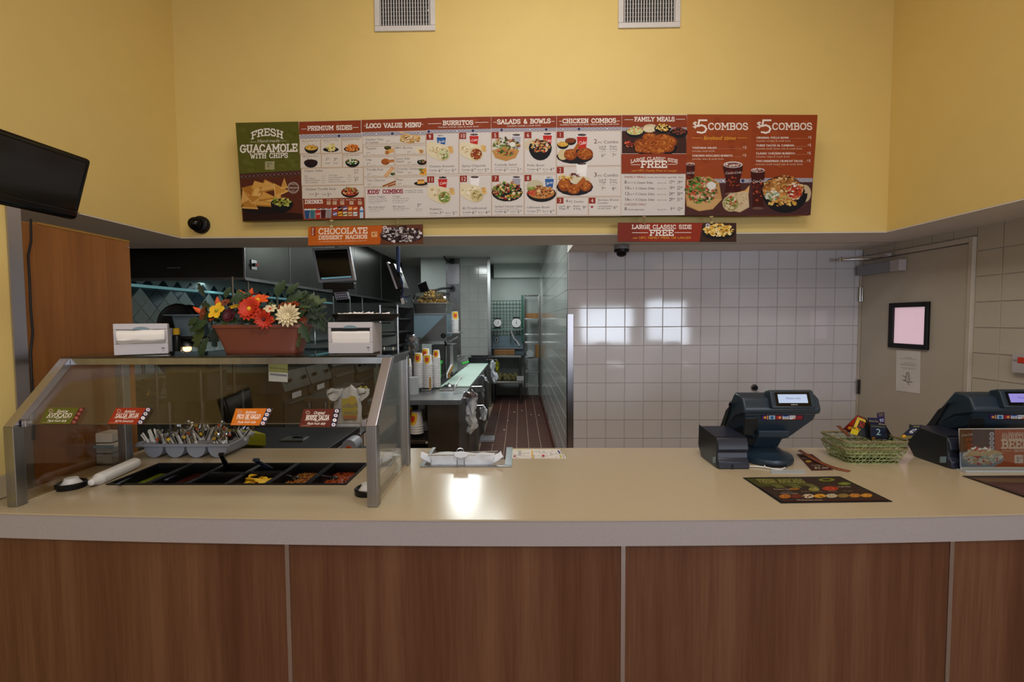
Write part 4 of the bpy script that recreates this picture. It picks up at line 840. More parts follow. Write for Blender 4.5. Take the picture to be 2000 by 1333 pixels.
for i, (px, py, dx, dz, L_, W_) in enumerate(LV):
    p0 = at(px, py, .012+.012*(i % 4)); p2 = at(min(580, max(415, px)), 636, .05); sm.tube([p0, p0.lerp(p2, .5)+Vector((0, 0, .012)), p2], .0011, 4)
    L_ *= .74; W_ *= .72
    leafmesh(at(px, py, .012+.012*(i % 4)), (dx, -.25 if dz < 0 else .1, dz), (0, -1, .45), L_, W_, LM[i % 4], 3+i % 2)
for px, py, r_, mt in ((440, 592, .016, 'rust'), (540, 622, .016, 'orange'), (478, 590, .018, 'orange'), (552, 598, .016, 'rust'), (416, 622, .014, 'orange'), (508, 610, .016, 'orange'), (595, 606, .014, 'orange')):
    flower(at(px, py, .035), r_, 7, mt, 'maroon', None, (R.uniform(-.4, .4), -.8, .8), .35)
sm.build('stems', M['leaf'], pl, kind='stuff')
for i in range(64):
    u = i/63; px = 405+185*u; leafmesh(at(px+R.uniform(-6, 6), 630+R.uniform(-6, 3), .02+R.uniform(0, .05)), (R.uniform(-.8, .8), R.uniform(-.4, .1), R.uniform(.2, 1)), (0, -1, .4), R.uniform(.035, .075), R.uniform(.013, .022), LM[i % 4], 3)
for px, py, dx in ((575, 592, 1), (590, 600, 1), (580, 582, .8)):    # fern fronds with pinnate leaflets
    a = at(px, py, .03); stem = [a+Vector((dx*.017*k, -.002*k, .004*k-.0022*k*k)) for k in range(8)]; b = MB(); b.tube(stem, .001, 5); st = b.build('frond', M['leaf3'], pl)
    for k in range(1, 8):
        for sgn in (-1, 1): leafmesh(stem[k], (dx*.5, -.1, sgn*.8-.2), (0, -1, .3), .032*(1-.07*k), .005, M['leaf'], 2, 'leaflet', par=st)
# ================================================================ registers and what stands at the right end
def pxy(v):
    v = Vector(v)-CP; return (1000+FPX*v.dot(CR)/v.dot(CF), 666.5-FPX*v.dot(CU)/v.dot(CF))
def register(ox, lab, lcd, first=True):
    X0 = 1.02+ox; Y0 = 1.845; t = thing('cash_register', lab, 'cash register', (X0, Y0+.14, CH), 'dark blue-grey registers on the counter')
    b = MB()                                          # rounded base foot
    n = 18
    def oval(rx, ry, z, cy=0, fl=1.0): return [Vector((X0+.024+rx*math.cos(2*PI*k/n), Y0+.125+cy+ry*math.sin(2*PI*k/n), z)) for k in range(n)]
    loft(b, [oval(.108, .122, CH+.001), oval(.112, .125, CH+.014), oval(.108, .122, CH+.026), oval(.086, .100, CH+.032, .012), oval(.082, .095, CH+.036, .016), oval(.070, .07, CH+.052, .04), oval(.062, .05, CH+.075, .06)], cap1=True)
    b.build('base', M['pos'], t, smooth=50)
    box('cable_notch', (X0-.03, Y0-.001, CH), (X0+.055, Y0+.012, CH+.010), M['black'], t)
    b = MB(); b.prism([(X0-.036, Y0+.10, CH+.055), (X0-.036, Y0+.045, CH+.128), (X0-.036, Y0+.05, CH+.14), (X0-.036, Y0+.15, CH+.14), (X0-.036, Y0+.17, CH+.055)], (.110, 0, 0)); b.build('neck', M['pos'], t, bevel=.006)
    b = MB(); b.prism([(X0-.044, Y0+.03, CH+.142), (X0-.044, Y0+.034, CH+.115), (X0-.044, Y0+.06, CH+.11), (X0-.044, Y0+.06, CH+.142)], (.126, 0, 0)); b.build('hinge_cover', M['pos'], t, bevel=.003)
    # head: wedge leaning back towards the cashier
    hx0, hx1 = X0-.112, X0+.198
    def hp(pts, x0, x1, nm, mt, bv=.006):
        b = MB(); b.prism([(x0, Y0+a, CH+z) for a, z in pts], (x1-x0, 0, 0)); b.build(nm, M[mt], t, bevel=bv, seg=3, smooth=30)
    hp([(.06, .288), (.035, .275), (.018, .235), (.022, .215), (.10, .19), (.215, .10), (.24, .112), (.105, .290)], hx0, hx1, 'upper_housing', 'pos', .008)
    b = MB(); a0, a1 = .03, .10
    f = [(hx0+.012, .214), (hx1-.008, .214), (hx1-.012, .185), (hx1-.10, .10), (hx1-.15, .088), (hx0+.10, .088), (hx0+.04, .12), (hx0+.02, .16)]
    fb = [(hx0, .18), (hx1, .18), (hx1-.01, .16), (hx1-.06, .10), (hx1-.09, .09), (hx0+.02, .09), (hx0+.004, .10), (hx0, .14)]
    loft(b, [[Vector((x, Y0+.035+.35*(.214-z), CH+z)) for x, z in f][::-1], [Vector((x, Y0+.16+.3*(.18-z), CH+z)) for x, z in fb][::-1]], True, True)
    b.build('lower_housing', M['pos'], t, bevel=.006)
    b = MB(); b.prism([(hx0+.012, Y0+.034, CH+.196), (hx0+.06, Y0+.034, CH+.196), (hx0+.078, Y0+.045, CH+.16), (hx0+.06, Y0+.058, CH+.118), (hx0+.02, Y0+.058, CH+.118)], (0, .01, 0)); b.build('side_recess', M['pos_d'], t, bevel=.003)
    b = MB(); b.hexa([(hx0-.006, Y0+.125, CH+.235), (hx0-.006, Y0+.17, CH+.20), (hx0-.006, Y0+.225, CH+.115), (hx0-.006, Y0+.18, CH+.13)], (.01, 0, 0)); b.hexa([(hx0-.02, Y0+.10, CH+.25), (hx0-.02, Y0+.115, CH+.235), (hx0+.0, Y0+.15, CH+.215), (hx0+.0, Y0+.14, CH+.23)], (.004, 0, .004)); b.build('card_reader', M['pos_d'], t, bevel=.002)
    # customer display
    dx0, dx1 = X0-.008, X0+.166; dy = Y0+.005
    d = MB(); d.prism([(dx0, dy, CH+.237), (dx0, dy-.004, CH+.245), (dx0, dy+.018, CH+.306), (dx0, dy+.03, CH+.31), (dx0, dy+.062, CH+.30), (dx0, dy+.05, CH+.235)], (dx1-dx0, 0, 0)); do = d.build('customer_display', M['pos'], t, bevel=.012, seg=3, smooth=30)
    nrm = Vector((0, -.061, .022)).normalized(); O = Vector((0, dy-.004, CH+.245))
    def onD(x, v, l): return Vector((x, dy-.004+.022*v, CH+.245+.061*v))+nrm*l
    b = MB(); b.hexa([onD(dx0+.018, .06, .0), onD(dx1-.018, .06, .0), onD(dx1-.018, .93, .0), onD(dx0+.018, .93, .0)], nrm*.0015); b.build('bezel', M['screen'], do)
    b = MB(); b.hexa([onD(dx0+.028, .26, .0015), onD(dx1-.030, .26, .0015), onD(dx1-.030, .80, .0015), onD(dx0+.028, .80, .0015)], nrm*.0008); b.build('screen', M[lcd], do)
    p = Pr(onD(dx0, .1, .0016), nrm, eps=.0004); q = pxy(onD((dx0+dx1)/2, .12, .002)); p.text('micros', q[0]-6.5, q[1], 3.0, 'D0D0D4', 1, wid=13)
    q = pxy(onD((dx0+dx1)/2, .5, .003)); p.base = 4; p.text('Please wait', q[0]-15, q[1], 3.4, '8A92B8' if ox == 0 else '7A78C8', 1, wid=29); ink(do, p)
    # card logos strip
    nr = Vector((0, -1, -.35)).normalized(); p = Pr((X0, Y0+.0345, CH+.214), nr); z = CH+.197; l0 = pxy((X0-.032, Y0+.034, z)); l1 = pxy((X0+.133, Y0+.034, z)); x0, x1 = l0[0], l1[0]; yy = l0[1]; wd = (x1-x0)/6
    p.rect(x0-1.5, yy-5.2, x1+1.5, yy+4.8, '2A2034')
    for k, (c1, c2) in enumerate((('4A2A6A', 'E0A040'), ('A8C0D4', '2A6AA0'), ('8A2A3A', 'E0A060'), ('C8D4E4', '24489A'), ('D8DCE4', 'D86A2A'), ('8A2A34', '9A343C'))):
        p.rect(x0+k*wd+.6, yy-4, x0+(k+1)*wd-.6, yy+3.6, c1, 1)
        if k == 0: p.disc(x0+.45*wd, yy, 2.6, 2.4, c2, 2); p.rect(x0+.74*wd, yy-4, x0+.9*wd, yy+3.6, c2, 2)
        if k == 1: p.disc(x0+1.5*wd, yy-1, 3.4, 1.8, c2, 2); p.disc(x0+1.5*wd, yy+1.6, 3.4, 1.4, c2, 2)
        if k == 2: p.disc(x0+2.38*wd, yy, 2.8, 2.6, 'B82A2A', 2); p.disc(x0+2.64*wd, yy, 2.8, 2.6, c2, 2.4)
        if k == 3: p.rect(x0+3.1*wd, yy-4, x0+3.9*wd, yy-2, c2, 2); p.text('VISA', x0+3.2*wd, yy+1.6, 3, c2, 2, wid=wd*.62); p.rect(x0+3.1*wd, yy+2.4, x0+3.9*wd, yy+3.6, 'D89030', 2)
        if k == 4: p.text('DISCOVER', x0+4.1*wd, yy-.4, 2, '3A3A44', 2, wid=wd*.8); p.poly([(x0+4.4*wd, yy+3.6), (x0+4.94*wd, yy+3.6), (x0+4.94*wd, yy)], c2, 2)
    ink(t, p)
    p = Pr((X0, Y0+.105, CH+.052), Vector((0, -.36, .23))); q = pxy((X0+.005, Y0+.082, CH+.038)); p.base = 6; p.text('micros', q[0]-9, q[1], 4.2, 'C4C8CC', 1, wid=18); ink(t, p)
    # receipt printer
    bx0, bx1 = .792+ox, .915+ox; by = 1.825; t2 = thing('receipt_printer', 'dark receipt printer beside '+('the left register' if ox == 0 else 'the right register, partly behind the taco sign'), 'printer', ((bx0+bx1)/2, by+.09, CH), 'receipt printers')
    b = MB(); b.prism([(bx0, by, CH+.001), (bx0, by, CH+.030), (bx0, by+.012, CH+.040), (bx0, by+.016, CH+.066), (bx0, by+.006, CH+.075), (bx0, by+.010, CH+.100), (bx0, by+.022, CH+.122), (bx0, by+.19, CH+.132), (bx0, by+.20, CH+.04), (bx0, by+.17, CH+.001)], (bx1-bx0, 0, 0)); b.build('case', M['prn'], t2, bevel=.004, seg=2, smooth=30)
    b = MB(); b.prism([(bx0-.002, by+.012, CH+.001), (bx0-.002, by+.02, CH+.125), (bx0-.002, by+.20, CH+.135), (bx0-.002, by+.205, CH+.045), (bx0-.002, by+.17, CH+.001)], (.004, 0, 0)); b.build('side_cover', M['pos_d'], t2, bevel=.002)
    box('paper_slot', (bx0+.006, by+.024, CH+.1225), (bx1-.006, by+.03, CH+.126), M['black'], t2)
    box('cable_slot', (bx0+.05, by-.0015, CH+.001), (bx0+.06, by+.004, CH+.018), M['black'], t2)
    b = MB().hexa([(bx0-.0045, by+.045, CH+.012), (bx0-.0045, by+.02, CH+.02), (bx0-.0045, by+.02, CH+.045), (bx0-.0045, by+.045, CH+.037)][::-1], (.002, 0, 0)); b.build('rating_label', M['lug'], t2)
    return t
register(0, 'dark blue-grey cash register with a lit customer display, beside the woven baskets', 'lcd')
register(.915, 'dark cash register at the right edge behind the taco sign', 'lcd2')
# white cable tying printer and register
b = MB(); pts = [onZ(x, y, CH+.005) for x, y in ((1464, 911), (1478, 911.5), (1494, 913), (1510, 916), (1525, 917.5), (1534, 914))]; b.tube(pts, .0024, 6); b.cyl(pts[2]+Vector((0, -.004, -.002)), pts[2]+Vector((0, .003, .007)), .002, 6)
b.build('cable', M['white_p'], None, smooth=60, label='white cable with ties lying between the left printer and register', cat='cable')
o = flat_card('acrylic_strip', 'narrow clear acrylic strip lying in front of the left register', 'strip', [(1506, 926), (1573, 926), (1571, 919), (1504, 919)], CH+.0004, .003, M['lid'])
# ---- counter mats
o = flat_card('counter_mat', 'dark counter mat printed with avocado and food pictures in front of the left register', 'counter mat', [(1525, 984), (1743, 981), (1640, 932), (1451, 934.5)], CH+.0004, .0022, M['black'], 'counter mats')
p = Pr((0, 0, CH+.0028), (0, 0, 1), eps=.0003)
def mq(u, v): # u right 0..1, v 0 back..1 front
    a = (1456+(1638-1456)*u, 935.5-2.2*u); b_ = (1529+(1736-1529)*u, 981-2.6*u); return (a[0]+(b_[0]-a[0])*v, a[1]+(b_[1]-a[1])*v)
p.poly([mq(0, 1), mq(1, 1), mq(1, 0), mq(0, 0)], '33261F'); p.poly([mq(0, .36), mq(.55, .36), mq(.58, 0), mq(0, 0)], '3F3E1E', 1); p.poly([mq(0, 1), mq(1, 1), mq(1, .93), mq(0, .93)], '3A1E1C', 1)
q = mq(.06, .22); p.slab('FRESH AVOCADO', q[0]+2, q[1]-1.5, 6.5, '8A8648', 2, wid=88, skew=-1.2, wt=.14)
q = mq(.07, .27); p.text('NOW ON YOUR FAVORITES', q[0]+2, q[1], 2.2, '77743C', 2, wid=84, it=-1.0)
for u in (.16, .33, .5): a = mq(u, .33); p.poly([mq(u, .42), mq(u+.09, .42), mq(u+.08, .26), mq(u, .26)], '5A5A32', 2); p.text('1', a[0]+4, a[1]+1, 3.6, '2A2A18', 3, it=-1)
for u, v, rx, ry, c1, c2 in ((.82, .1, 16, 3.4, '6A7228', '3A2A18'), (.92, .27, 13, 3, '5E6A28', '7A7A38')): a = mq(u, v); p.disc(*a, rx, ry, c1, 2); p.disc(*a, rx*.55, ry*.5, c2, 3)
for u, v, rx, ry, pl_ in ((.32, .47, 10, 2.5, ['7A5022', '8A6028']), (.5, .5, 11, 4, ['6E6A34', '8A8048']), (.68, .47, 16, 4.4, ['9A3A22', 'B8503A', '7A2A18'])): a = mq(u, v); p.disc(*a, rx, ry, pl_[0], 2); p.scatter(*a, rx*.85, ry*.8, pl_, 16, 2.2, 3)
for k, pl_ in enumerate((['9A5A24', 'B0702C'], ['5E2A1E', '6E3222'], ['B8A890', '5A2A1C'], ['C08A2A', '6A4A1A'], ['A89A80', '8A7E66'], ['7A6434', '8A7244'], ['A0682A', 'B87C34'], ['A8702A', 'C08A34'])):
    a = mq(.10+.113*k, .78); p.disc(*a, 11.5, 4, pl_[0], 2); p.scatter(*a, 9.5, 3.2, pl_, 18, 2.2, 3, k)
for t_, u, v, w_ in (('Premium Sides', .1, .5, 34), ('Classic Sides', .1, .68, 34), ('Refreshing Drinks and Sides', .15, .965, 50), ('Large Sides', .78, .42, 26)): a = mq(u, v); p.text(t_, a[0], a[1], 2.6, 'A89888', 3, wid=w_, it=-.8)
for u in (.15, .33, .45, .6, .75): a = mq(u, .6); p.text('Rice Beans', a[0], a[1], 1.6, '8A7A6A', 3, wid=18)
ink(o, p)
o = flat_card('counter_mat', 'dark counter mat at the right edge in front of the taco sign', 'counter mat', [(2090, 1004), (2260, 995), (2080, 930), (1880, 931)], CH+.0004, .0022, M['black'], 'counter mats')
p = Pr((0, 0, CH+.0028), (0, 0, 1), eps=.0003); p.poly([(2092, 999), (2245, 992), (2075, 933), (1890, 933)], '4A3430'); p.poly([(2000, 966), (2180, 966), (2120, 948), (1950, 949)], '553A3A', 1); p.poly([(1925, 942), (2010, 944), (2000, 936), (1900, 935)], '5E4A38', 1); ink(o, p)
# ---- folded leaflets beside the register
o = flat_card('menu_leaflet', 'dark brown menu leaflet lying flat right of the left register', 'leaflet', [(1585, 920), (1627, 919), (1586, 888), (1556, 888)], CH+.0004, .0016, M['maroon'], 'menu leaflets')
p = Pr((0, 0, CH+.0022), (0, 0, 1), eps=.0003); p.poly([(1586, 918.5), (1624, 917.5), (1585, 889.5), (1558, 889.5)], '3A2018'); p.disc(1579, 902, 6, 2.2, 'A07A2A', 1)
p.text('FIVE DOLLAR', 1566, 897, 2.6, 'A09080', 1, wid=22); p.text('COMBOS', 1584, 911, 2.4, 'A09080', 1, wid=26); p.text('$5.00', 1590, 916.5, 4, 'B0A090', 1, wid=28); ink(o, p)
t = MB(); L_ = []
for k in range(9):
    u = k/8; a = onZ(1558+98*u, 880.5+39*u-9*math.sin(PI*u*.9)*-.9, CH+.0025+.016*(1-u)**2); L_.append(a)
vs = []; 
for a in L_: vs += [a, a+Vector((.02, .012, .001))]
t.add(vs, [(2*i, 2*i+2, 2*i+3, 2*i+1) for i in range(8)]); o = t.build('menu_leaflet', M['rust'], None, smooth=60, label='curled dark leaflet edge rising beside the flat leaflet', cat='leaflet', group='menu leaflets'); s_ = o.modifiers.new('s', 'SOLIDIFY'); s_.thickness = .0015
# ---- woven baskets
def wbasket(cx, cy, z0, z1, bx, by, tx, ty, lab, rows):
    t = thing('woven_basket', lab, 'basket', (cx, cy, z0), 'nested woven baskets')
    def per(u, v):   # point on the wall, u around 0..1, v height 0..1
        hx = bx+(tx-bx)*v; hy = by+(ty-by)*v; r = .022; segs = [(2*(hx-r), 0), (PI/2*r, 1), (2*(hy-r), 0), (PI/2*r, 1), (2*(hx-r), 0), (PI/2*r, 1), (2*(hy-r), 0), (PI/2*r, 1)]
        L_ = sum(a for a, _ in segs); s_ = (u % 1)*L_; z = z0+(z1-z0)*v-.006*math.cos(4*PI*u)*v*0
        corners = [(hx-r, -hy+r, -90), (hx-r, hy-r, 0), (-hx+r, hy-r, 90), (-hx+r, -hy+r, 180)]
        starts = [(-hx+r, -hy, 1, 0), (hx, -hy+r, 0, 1), (hx-r, hy, -1, 0), (-hx, hy-r, 0, -1)]
        for k in range(8):
            a = segs[k][0]
            if s_ <= a or k == 7:
                if k % 2 == 0: x, y, dx, dy = starts[k//2]; return Vector((cx+x+dx*s_, cy+y+dy*s_, z))
                x, y, a0 = corners[k//2]; an = math.radians(a0)+s_/r; return Vector((cx+x+r*math.cos(an), cy+y+r*math.sin(an), z))
            s_ -= a
    b = MB(); n = 26; wd = .0015
    def strand(f, m_, off):
        P_ = [per(*f(k/m_)) for k in range(m_+1)]; vs = []
        for i, q in enumerate(P_):
            d = (P_[min(i+1, m_)]-P_[max(i-1, 0)]).normalized(); nr = Vector((q.x-cx, q.y-cy, .0)).normalized(); s_ = d.cross(nr).normalized()
            vs += [q-s_*wd+nr*off, q+s_*wd+nr*off]
        b.add(vs, [(2*i, 2*i+2, 2*i+3, 2*i+1) for i in range(m_)])
    for i in range(n):
        for sg_ in (-1, 1): strand(lambda k: (i/n+sg_*k*(rows*.5/n), k), 6, .0006*sg_)
    for r in range(rows+1): strand(lambda k: (k, (r+.02)/(rows+.04)), 60, .0014)
    o = b.build('weave', M['bamboo'], t, kind='stuff'); s_ = o.modifiers.new('s', 'SOLIDIFY'); s_.thickness = .0012
    b = MB(); b.tube([per(k/48, 1)+Vector((0, 0, .002)) for k in range(48)], .0042, 6, closed=True)
    for k in range(60): a = per(k/60, 1); c = per((k+.45)/60, 1); b.tube([a+Vector((0, 0, -.003)), (a+c)/2+Vector((0, -.003, .006)), c+Vector((0, .002, -.002))], .0014, 4)
    b.build('rim', M['straw'], t, smooth=60); 
    b = MB(); b.prism([per(k/24, 0)+Vector((0, 0, .001)) for k in range(24)], (0, 0, .002)); b.build('bottom', M['straw'], t)
    return t, per
bc = (onZ(1638, 905, CH)+onZ(1768, 910, CH))/2; bx_ = 1.462; by_ = 1.965
wbasket(bx_, by_, CH+.001, CH+.062, .105, .070, .128, .088, 'lower green woven bamboo basket of the two nested on the counter', 4)
wbasket(bx_, by_, CH+.030, CH+.093, .100, .066, .128, .088, 'upper green woven bamboo basket filled with number cards', 4)
# number cards
def card(quad, y, bg, lab, lines, th=.0012, dy=(0, 0, 0, 0), nm='number_card'):
    q = [onY(px, py, y+d) for (px, py), d in zip(quad, dy)]     # tl tr br bl
    n = (q[3]-q[0]).cross(q[1]-q[0]).normalized()
    if n.y > 0: n = -n
    o = MB().prism(q, -n*th).build(nm, M['pos_d'], None, label=lab, cat='card', group='number cards in the woven basket')
    p = Pr(q[0], n, eps=.0003); ins = .04
    (x0, y0), (x1, y1), (x2, y2), (x3, y3) = quad
    def f(u, v):
        xa = x0+(x1-x0)*u; ya = y0+(y1-y0)*u; xb = x3+(x2-x3)*u; yb = y3+(y2-y3)*u; return (xa+(xb-xa)*v, ya+(yb-ya)*v)
    p.poly([f(ins, 1-ins), f(1-ins, 1-ins), f(1-ins, ins), f(ins, ins)], bg)
    ang = (x1-x0, y1-y0); L_ = math.hypot(*ang); ux, uy = ang[0]/L_, ang[1]/L_; vxx, vyy = (x3-x0), (y3-y0); Hh = math.hypot(vxx, vyy); 
    for t_, u, v, h, w_, c in lines:
        if t_ == '#': 
            p.poly([f(u, v+h), f(u+w_, v+h), f(u+w_, v), f(u, v)], c, 1); continue
        if t_ == 'o': a = f(u, v); p.disc(a[0], a[1], w_*L_, h*L_, c, 1.5); continue
        s_ = f(u, v); adv = sum(glyph(k)[2] for k in t_); sx = w_*L_/adv; sc = h*Hh/.7; cx = 0; ex, ey = vxx/Hh, vyy/Hh
        for k in t_:
            vs, fs, a = glyph(k)
            for rep in ((0, 0), (.04, 0)) if h > .2 else ((0, 0),): p.add([p.pt(s_[0]+rep[0]+(cx+gx)*sx*ux-gy*sc*ex, s_[1]+(cx+gx)*sx*uy-gy*sc*ey, 2+rep[0]*6) for gx, gy in vs], fs, c)
            cx += a
    ink(o, p); return o
card([(1675, 811), (1691, 817), (1662, 846), (1647, 838)], 2.02, 'B83018', 'red number card leaning at the left in the basket', [('#', .0, .66, .3, 1, '6A1A14'), ('o', .5, .8, .18, .28, 'D89028')], dy=(.02, .02, 0, 0))
card([(1675, 813.5), (1692, 820), (1700, 858), (1660, 847)], 1.985, 'D0B03C', 'yellow number card printed with a red 50', [('50', .28, .50, .30, .62, 'C03A14'), ('#', 0, .60, .12, 1, '7A6A20'), ('#', 0, .72, .28, 1, 'C8B020'), ('o', .26, .66, .14, .16, 'D88020'), ('Number', .1, .16, .07, .7, '8A7A28')], dy=(.012, .012, -.004, -.004))
card([(1690, 817), (1701, 829), (1703, 862), (1695, 858)], 1.975, '6A5A38', 'tan side of the folded yellow tent card', [], dy=(.02, 0, 0, .02))
card([(1694, 816), (1716, 817), (1716, 836), (1698, 834)], 2.03, '26244A', 'navy card behind the number 2 card, printed Party', [('Party Size', .1, .45, .2, .8, 'B8B040')])
card([(1713, 807.5), (1727.5, 805.5), (1728, 829), (1714, 826)], 2.035, '34204E', 'small purple number card printed 90 standing highest', [('90', .25, .95, .38, .6, 'C0C8E8'), ('Waitlist', .12, .2, .1, .76, 'B8B040'), ('Number', .2, .36, .1, .6, 'B8B040')])
card([(1700, 829), (1731, 831), (1733, 859), (1700, 858)], 1.965, '1E2438', 'navy number card printed with a pale 2 at the front of the basket', [('2', .32, .70, .42, .32, '9AB8BC'), ('Party Waiting Slip', .06, .16, .08, .84, '8A8A50'), ('#', 0, .86, .14, 1, '1A1A2A'), ('o', .18, .93, .07, .12, '8A5A1C')])
card([(1731, 833), (1734, 840), (1748, 861), (1733, 860)], 1.975, '1A1E30', 'dark side of the folded navy tent card', [], dy=(0, .01, .02, .0))
card([(1784, 830.5), (1803, 830.5), (1778, 857.5), (1755, 856)], 1.885, '1E2236', 'navy number card printed 42 leaning out at the right of the basket', [('42', .3, .62, .34, .52, 'D8DCE0'), ('Number', .15, .16, .1, .7, 'A8A040'), ('#', 0, .8, .2, 1, '6A6030'), ('o', .26, .84, .15, .2, 'C88A20')], dy=(.02, .02, 0, 0))
card([(1633, 832), (1641, 832), (1663, 853), (1655, 853)], 1.985, '6A3A22', 'brown card lying along the left rim of the basket', [], dy=(.02, .02, 0, 0))
# ---- taco sign in a clear acrylic stand
ys_ = 1.812; q = [onY(1873, 838, ys_), onY(2110, 836, ys_), onY(2110, 918, ys_-.004), onY(1877, 918.5, ys_-.004)]
t = thing('taco_sign', 'acrylic counter sign for handmade shredded beef tacos at the right edge', 'sign', (q[3].x+.1, ys_, CH))
n = (q[3]-q[0]).cross(q[1]-q[0]).normalized(); n = n if n.y < 0 else -n
MB().prism(q, -n*.002).build('poster', M['paper'], t)
p = Pr(q[0], n, eps=.0003)
p.poly([(1874.5, 913), (1943, 912.5), (1943, 839), (1873.5, 839)], '4A2E2E'); p.poly([(1943, 912.5), (2108, 912.5), (2108, 838), (1943, 839)], 'B0522A', .5)
p.poly([(1874.5, 913), (1943, 912.5), (1941, 880), (1874, 884)], '7A8494', 1)
p.vband(((1936.5, 844), (1936.5, 879), 10), 4, 2, '1E2A50', 'D8DCE4', '8A3020')
p.poly([(1884, 880), (1899, 880), (1902, 840), (1878, 840)], '4A1A16', 1.4); p.scatter(1892, 866, 7, 12, ['8A2A1A', 'A83A22', '5A1A14', '3A1412'], 20, 3.4, 1.8); p.text('Coca-Cola', 1876.5, 853, 5, 'D8C8C4', 3, wid=22, it=.4, vx=(1, -.1))
p.disc(1918, 896, 43, 17, '8A949C', 2); p.disc(1918, 892, 40, 15, 'B0B4AC', 2.4); p.scatter(1918, 892, 38, 16, ['C8CCC0', 'A8B8A8', 'B8504A', 'D8D4C8', '8FA090', 'C89A6A', 'E0DCD4'], 160, 3.6, 3)
p.poly([(1884, 893), (1960, 886), (1945, 880), (1915, 876), (1893, 882)], 'C8B088', 5); p.scatter(1915, 878, 24, 4, ['E0E0D8', 'A83A30', 'C8D0C0'], 30, 3, 6)
p.line([(1957, 847), (1966, 847)], .8, 'E8D8C8', 1.5); p.text('handmade', 1968, 849, 6, 'E8DCD0', 1.5, wid=40, it=.3); p.slab('SHREDDED', 1957, 858, 8, 'E8D0B8', 1.5, wid=66, wt=.2); p.slab('BEEF', 1957, 875.5, 15, 'E8D0B8', 1.5, wid=50, wt=.22)
p.line([(1957, 881), (1976, 881)], .8, 'E8D8C8', 1.5); p.text('tacos', 1979, 883, 6.5, 'E8DCD0', 1.5, wid=22, it=.3)
p.rect(1981, 889, 1998, 905, 'D8C8C0', 1.5); p.text('5', 1984.5, 902, 9, '3A4A5A', 2.5); p.text('49', 1991, 897, 4, '3A4A5A', 2.5); ink(t, p)
b = MB(); a = onZ(1877, 921, CH); c = onZ(2110, 920, CH); b.box((a.x, ys_-.03, CH+.0005), (c.x, ys_+.008, CH+.004)).box((a.x, ys_-.030, CH+.004), (c.x, ys_-.026, CH+.008)); b.build('acrylic_foot', M['lid'], t)
b = MB(); b.prism([v+n*.002 for v in q], n*.001); b.build('acrylic_front', M['film'], t)
# ================================================================ fittings on the walls
# door closer
t = thing('door_closer', 'grey door closer with a steel arm at the top of the cream door', 'door closer', (XR-.05, YD1-.25, ZD-.08))
a = onX(1686, 515, XR-.05); c = onX(1763, 527, XR-.05); zt_ = onX(1762, 507, XR-.05).z; zb_ = onX(1762, 528, XR-.05).z; xm = onX(1745, 520, XR-.05).y
box('body', (XR-.075, xm, zb_), (XR-.022, YD1-.01, zt_), M['grey_p'], t, bevel=.004); box('end_cap', (XR-.078, c.y, zb_-.002), (XR-.022, xm, zt_+.002), M['lav'], t, bevel=.003)
b = MB(); s0 = onX(1712, 507, XR-.05); e0 = onX(1733, 499, XR-.05); j = onX(1643, 507, XR-.30)
j = Vector((XR-.40, YD1-.1, ZD-.01)); j = onY(1641, 506, j.y)
b.tube([e0+Vector((0, 0, .0)), j], .007, 8); b.tube([s0+Vector((0, 0, -.01)), s0+Vector((0, 0, .008)), j+Vector((0, 0, -.008))], .006, 8); b.cyl(j-Vector((0, 0, .022)), j+Vector((0, 0, .016)), .012, 10); b.box((XR-.06, e0.y-.05, e0.z-.01), (XR-.022, e0.y+.03, e0.z+.012))
b.build('arm', M['chrome'], t, smooth=50)
# notice on the door
qd = [onX(1751, 684, XR-.022), onX(1798, 686, XR-.022), onX(1797, 769.5, XR-.022), onX(1750, 763, XR-.022)]
o = MB().prism(qd, (-.001, 0, 0)).build('door_notice', M['paper'], None, label='white printed notice with a small drawing taped to the cream door', cat='notice')
p = Pr((XR-.0232, 0, 0), (-1, 0, 0), slope=.07)
for y, w_ in ((699, 15), (701, 30), (709, 18), (711.5, 30), (713.5, 30), (718.5, 30), (721, 20)): p.text('mmmmmmmmmm'[:int(w_/3)+2].replace('m', 'n'), 1774-w_/2, y, 1.2, '4A4648', 1, wid=w_)
p.poly([(1768, 743), (1777, 744), (1775, 728), (1771, 728)], 'C8C0C0', 1); p.line([(1768, 743), (1771, 728), (1775, 728), (1777, 744)], .8, '3A3438', 2); p.line([(1763, 742), (1772, 746), (1782, 747)], 1, '3A3438', 2); p.line([(1773, 746), (1775, 752)], .9, '3A3438', 2); p.line([(1763, 734), (1769, 737)], .8, '5A3030', 2); ink(o, p)
# small door-stop on the tiled wall
c = onY(1473, 757.5, YB-.008); t = thing('wall_bumper', 'small round chrome and black door bumper on the tiled wall', 'bumper', tuple(c))
b = MB(); b.lathe([(.03, 0), (.031, .006), (.026, .012), (.001, .012)], c, 22, ax=(0, -1, 0)); b.build('rose', M['chrome'], t, smooth=40)
b = MB(); b.lathe([(.019, .008), (.019, .03), (.014, .036), (.001, .036)], c, 18, ax=(0, -1, 0)); b.build('knob', M['black'], t, smooth=40)
# fire alarm box
a = onX(1987, 692, XR-.008); t = thing('alarm_box', 'pale wall box with a red patch at the right edge of the picture', 'alarm', (XR-.02, a.y-.08, a.z-.12))
zb_ = onX(1988, 729, XR-.03).z; box('box', (XR-.04, a.y-.2, zb_), (XR-.008, a.y, a.z), M['lav'], t, bevel=.004); box('red_panel', (XR-.043, a.y-.17, zb_+.06), (XR-.039, a.y-.035, a.z-.015), M['redor'], t); box('label', (XR-.0425, a.y-.03, zb_+.07), (XR-.039, a.y-.01, a.z-.03), M['grey_p'], t)
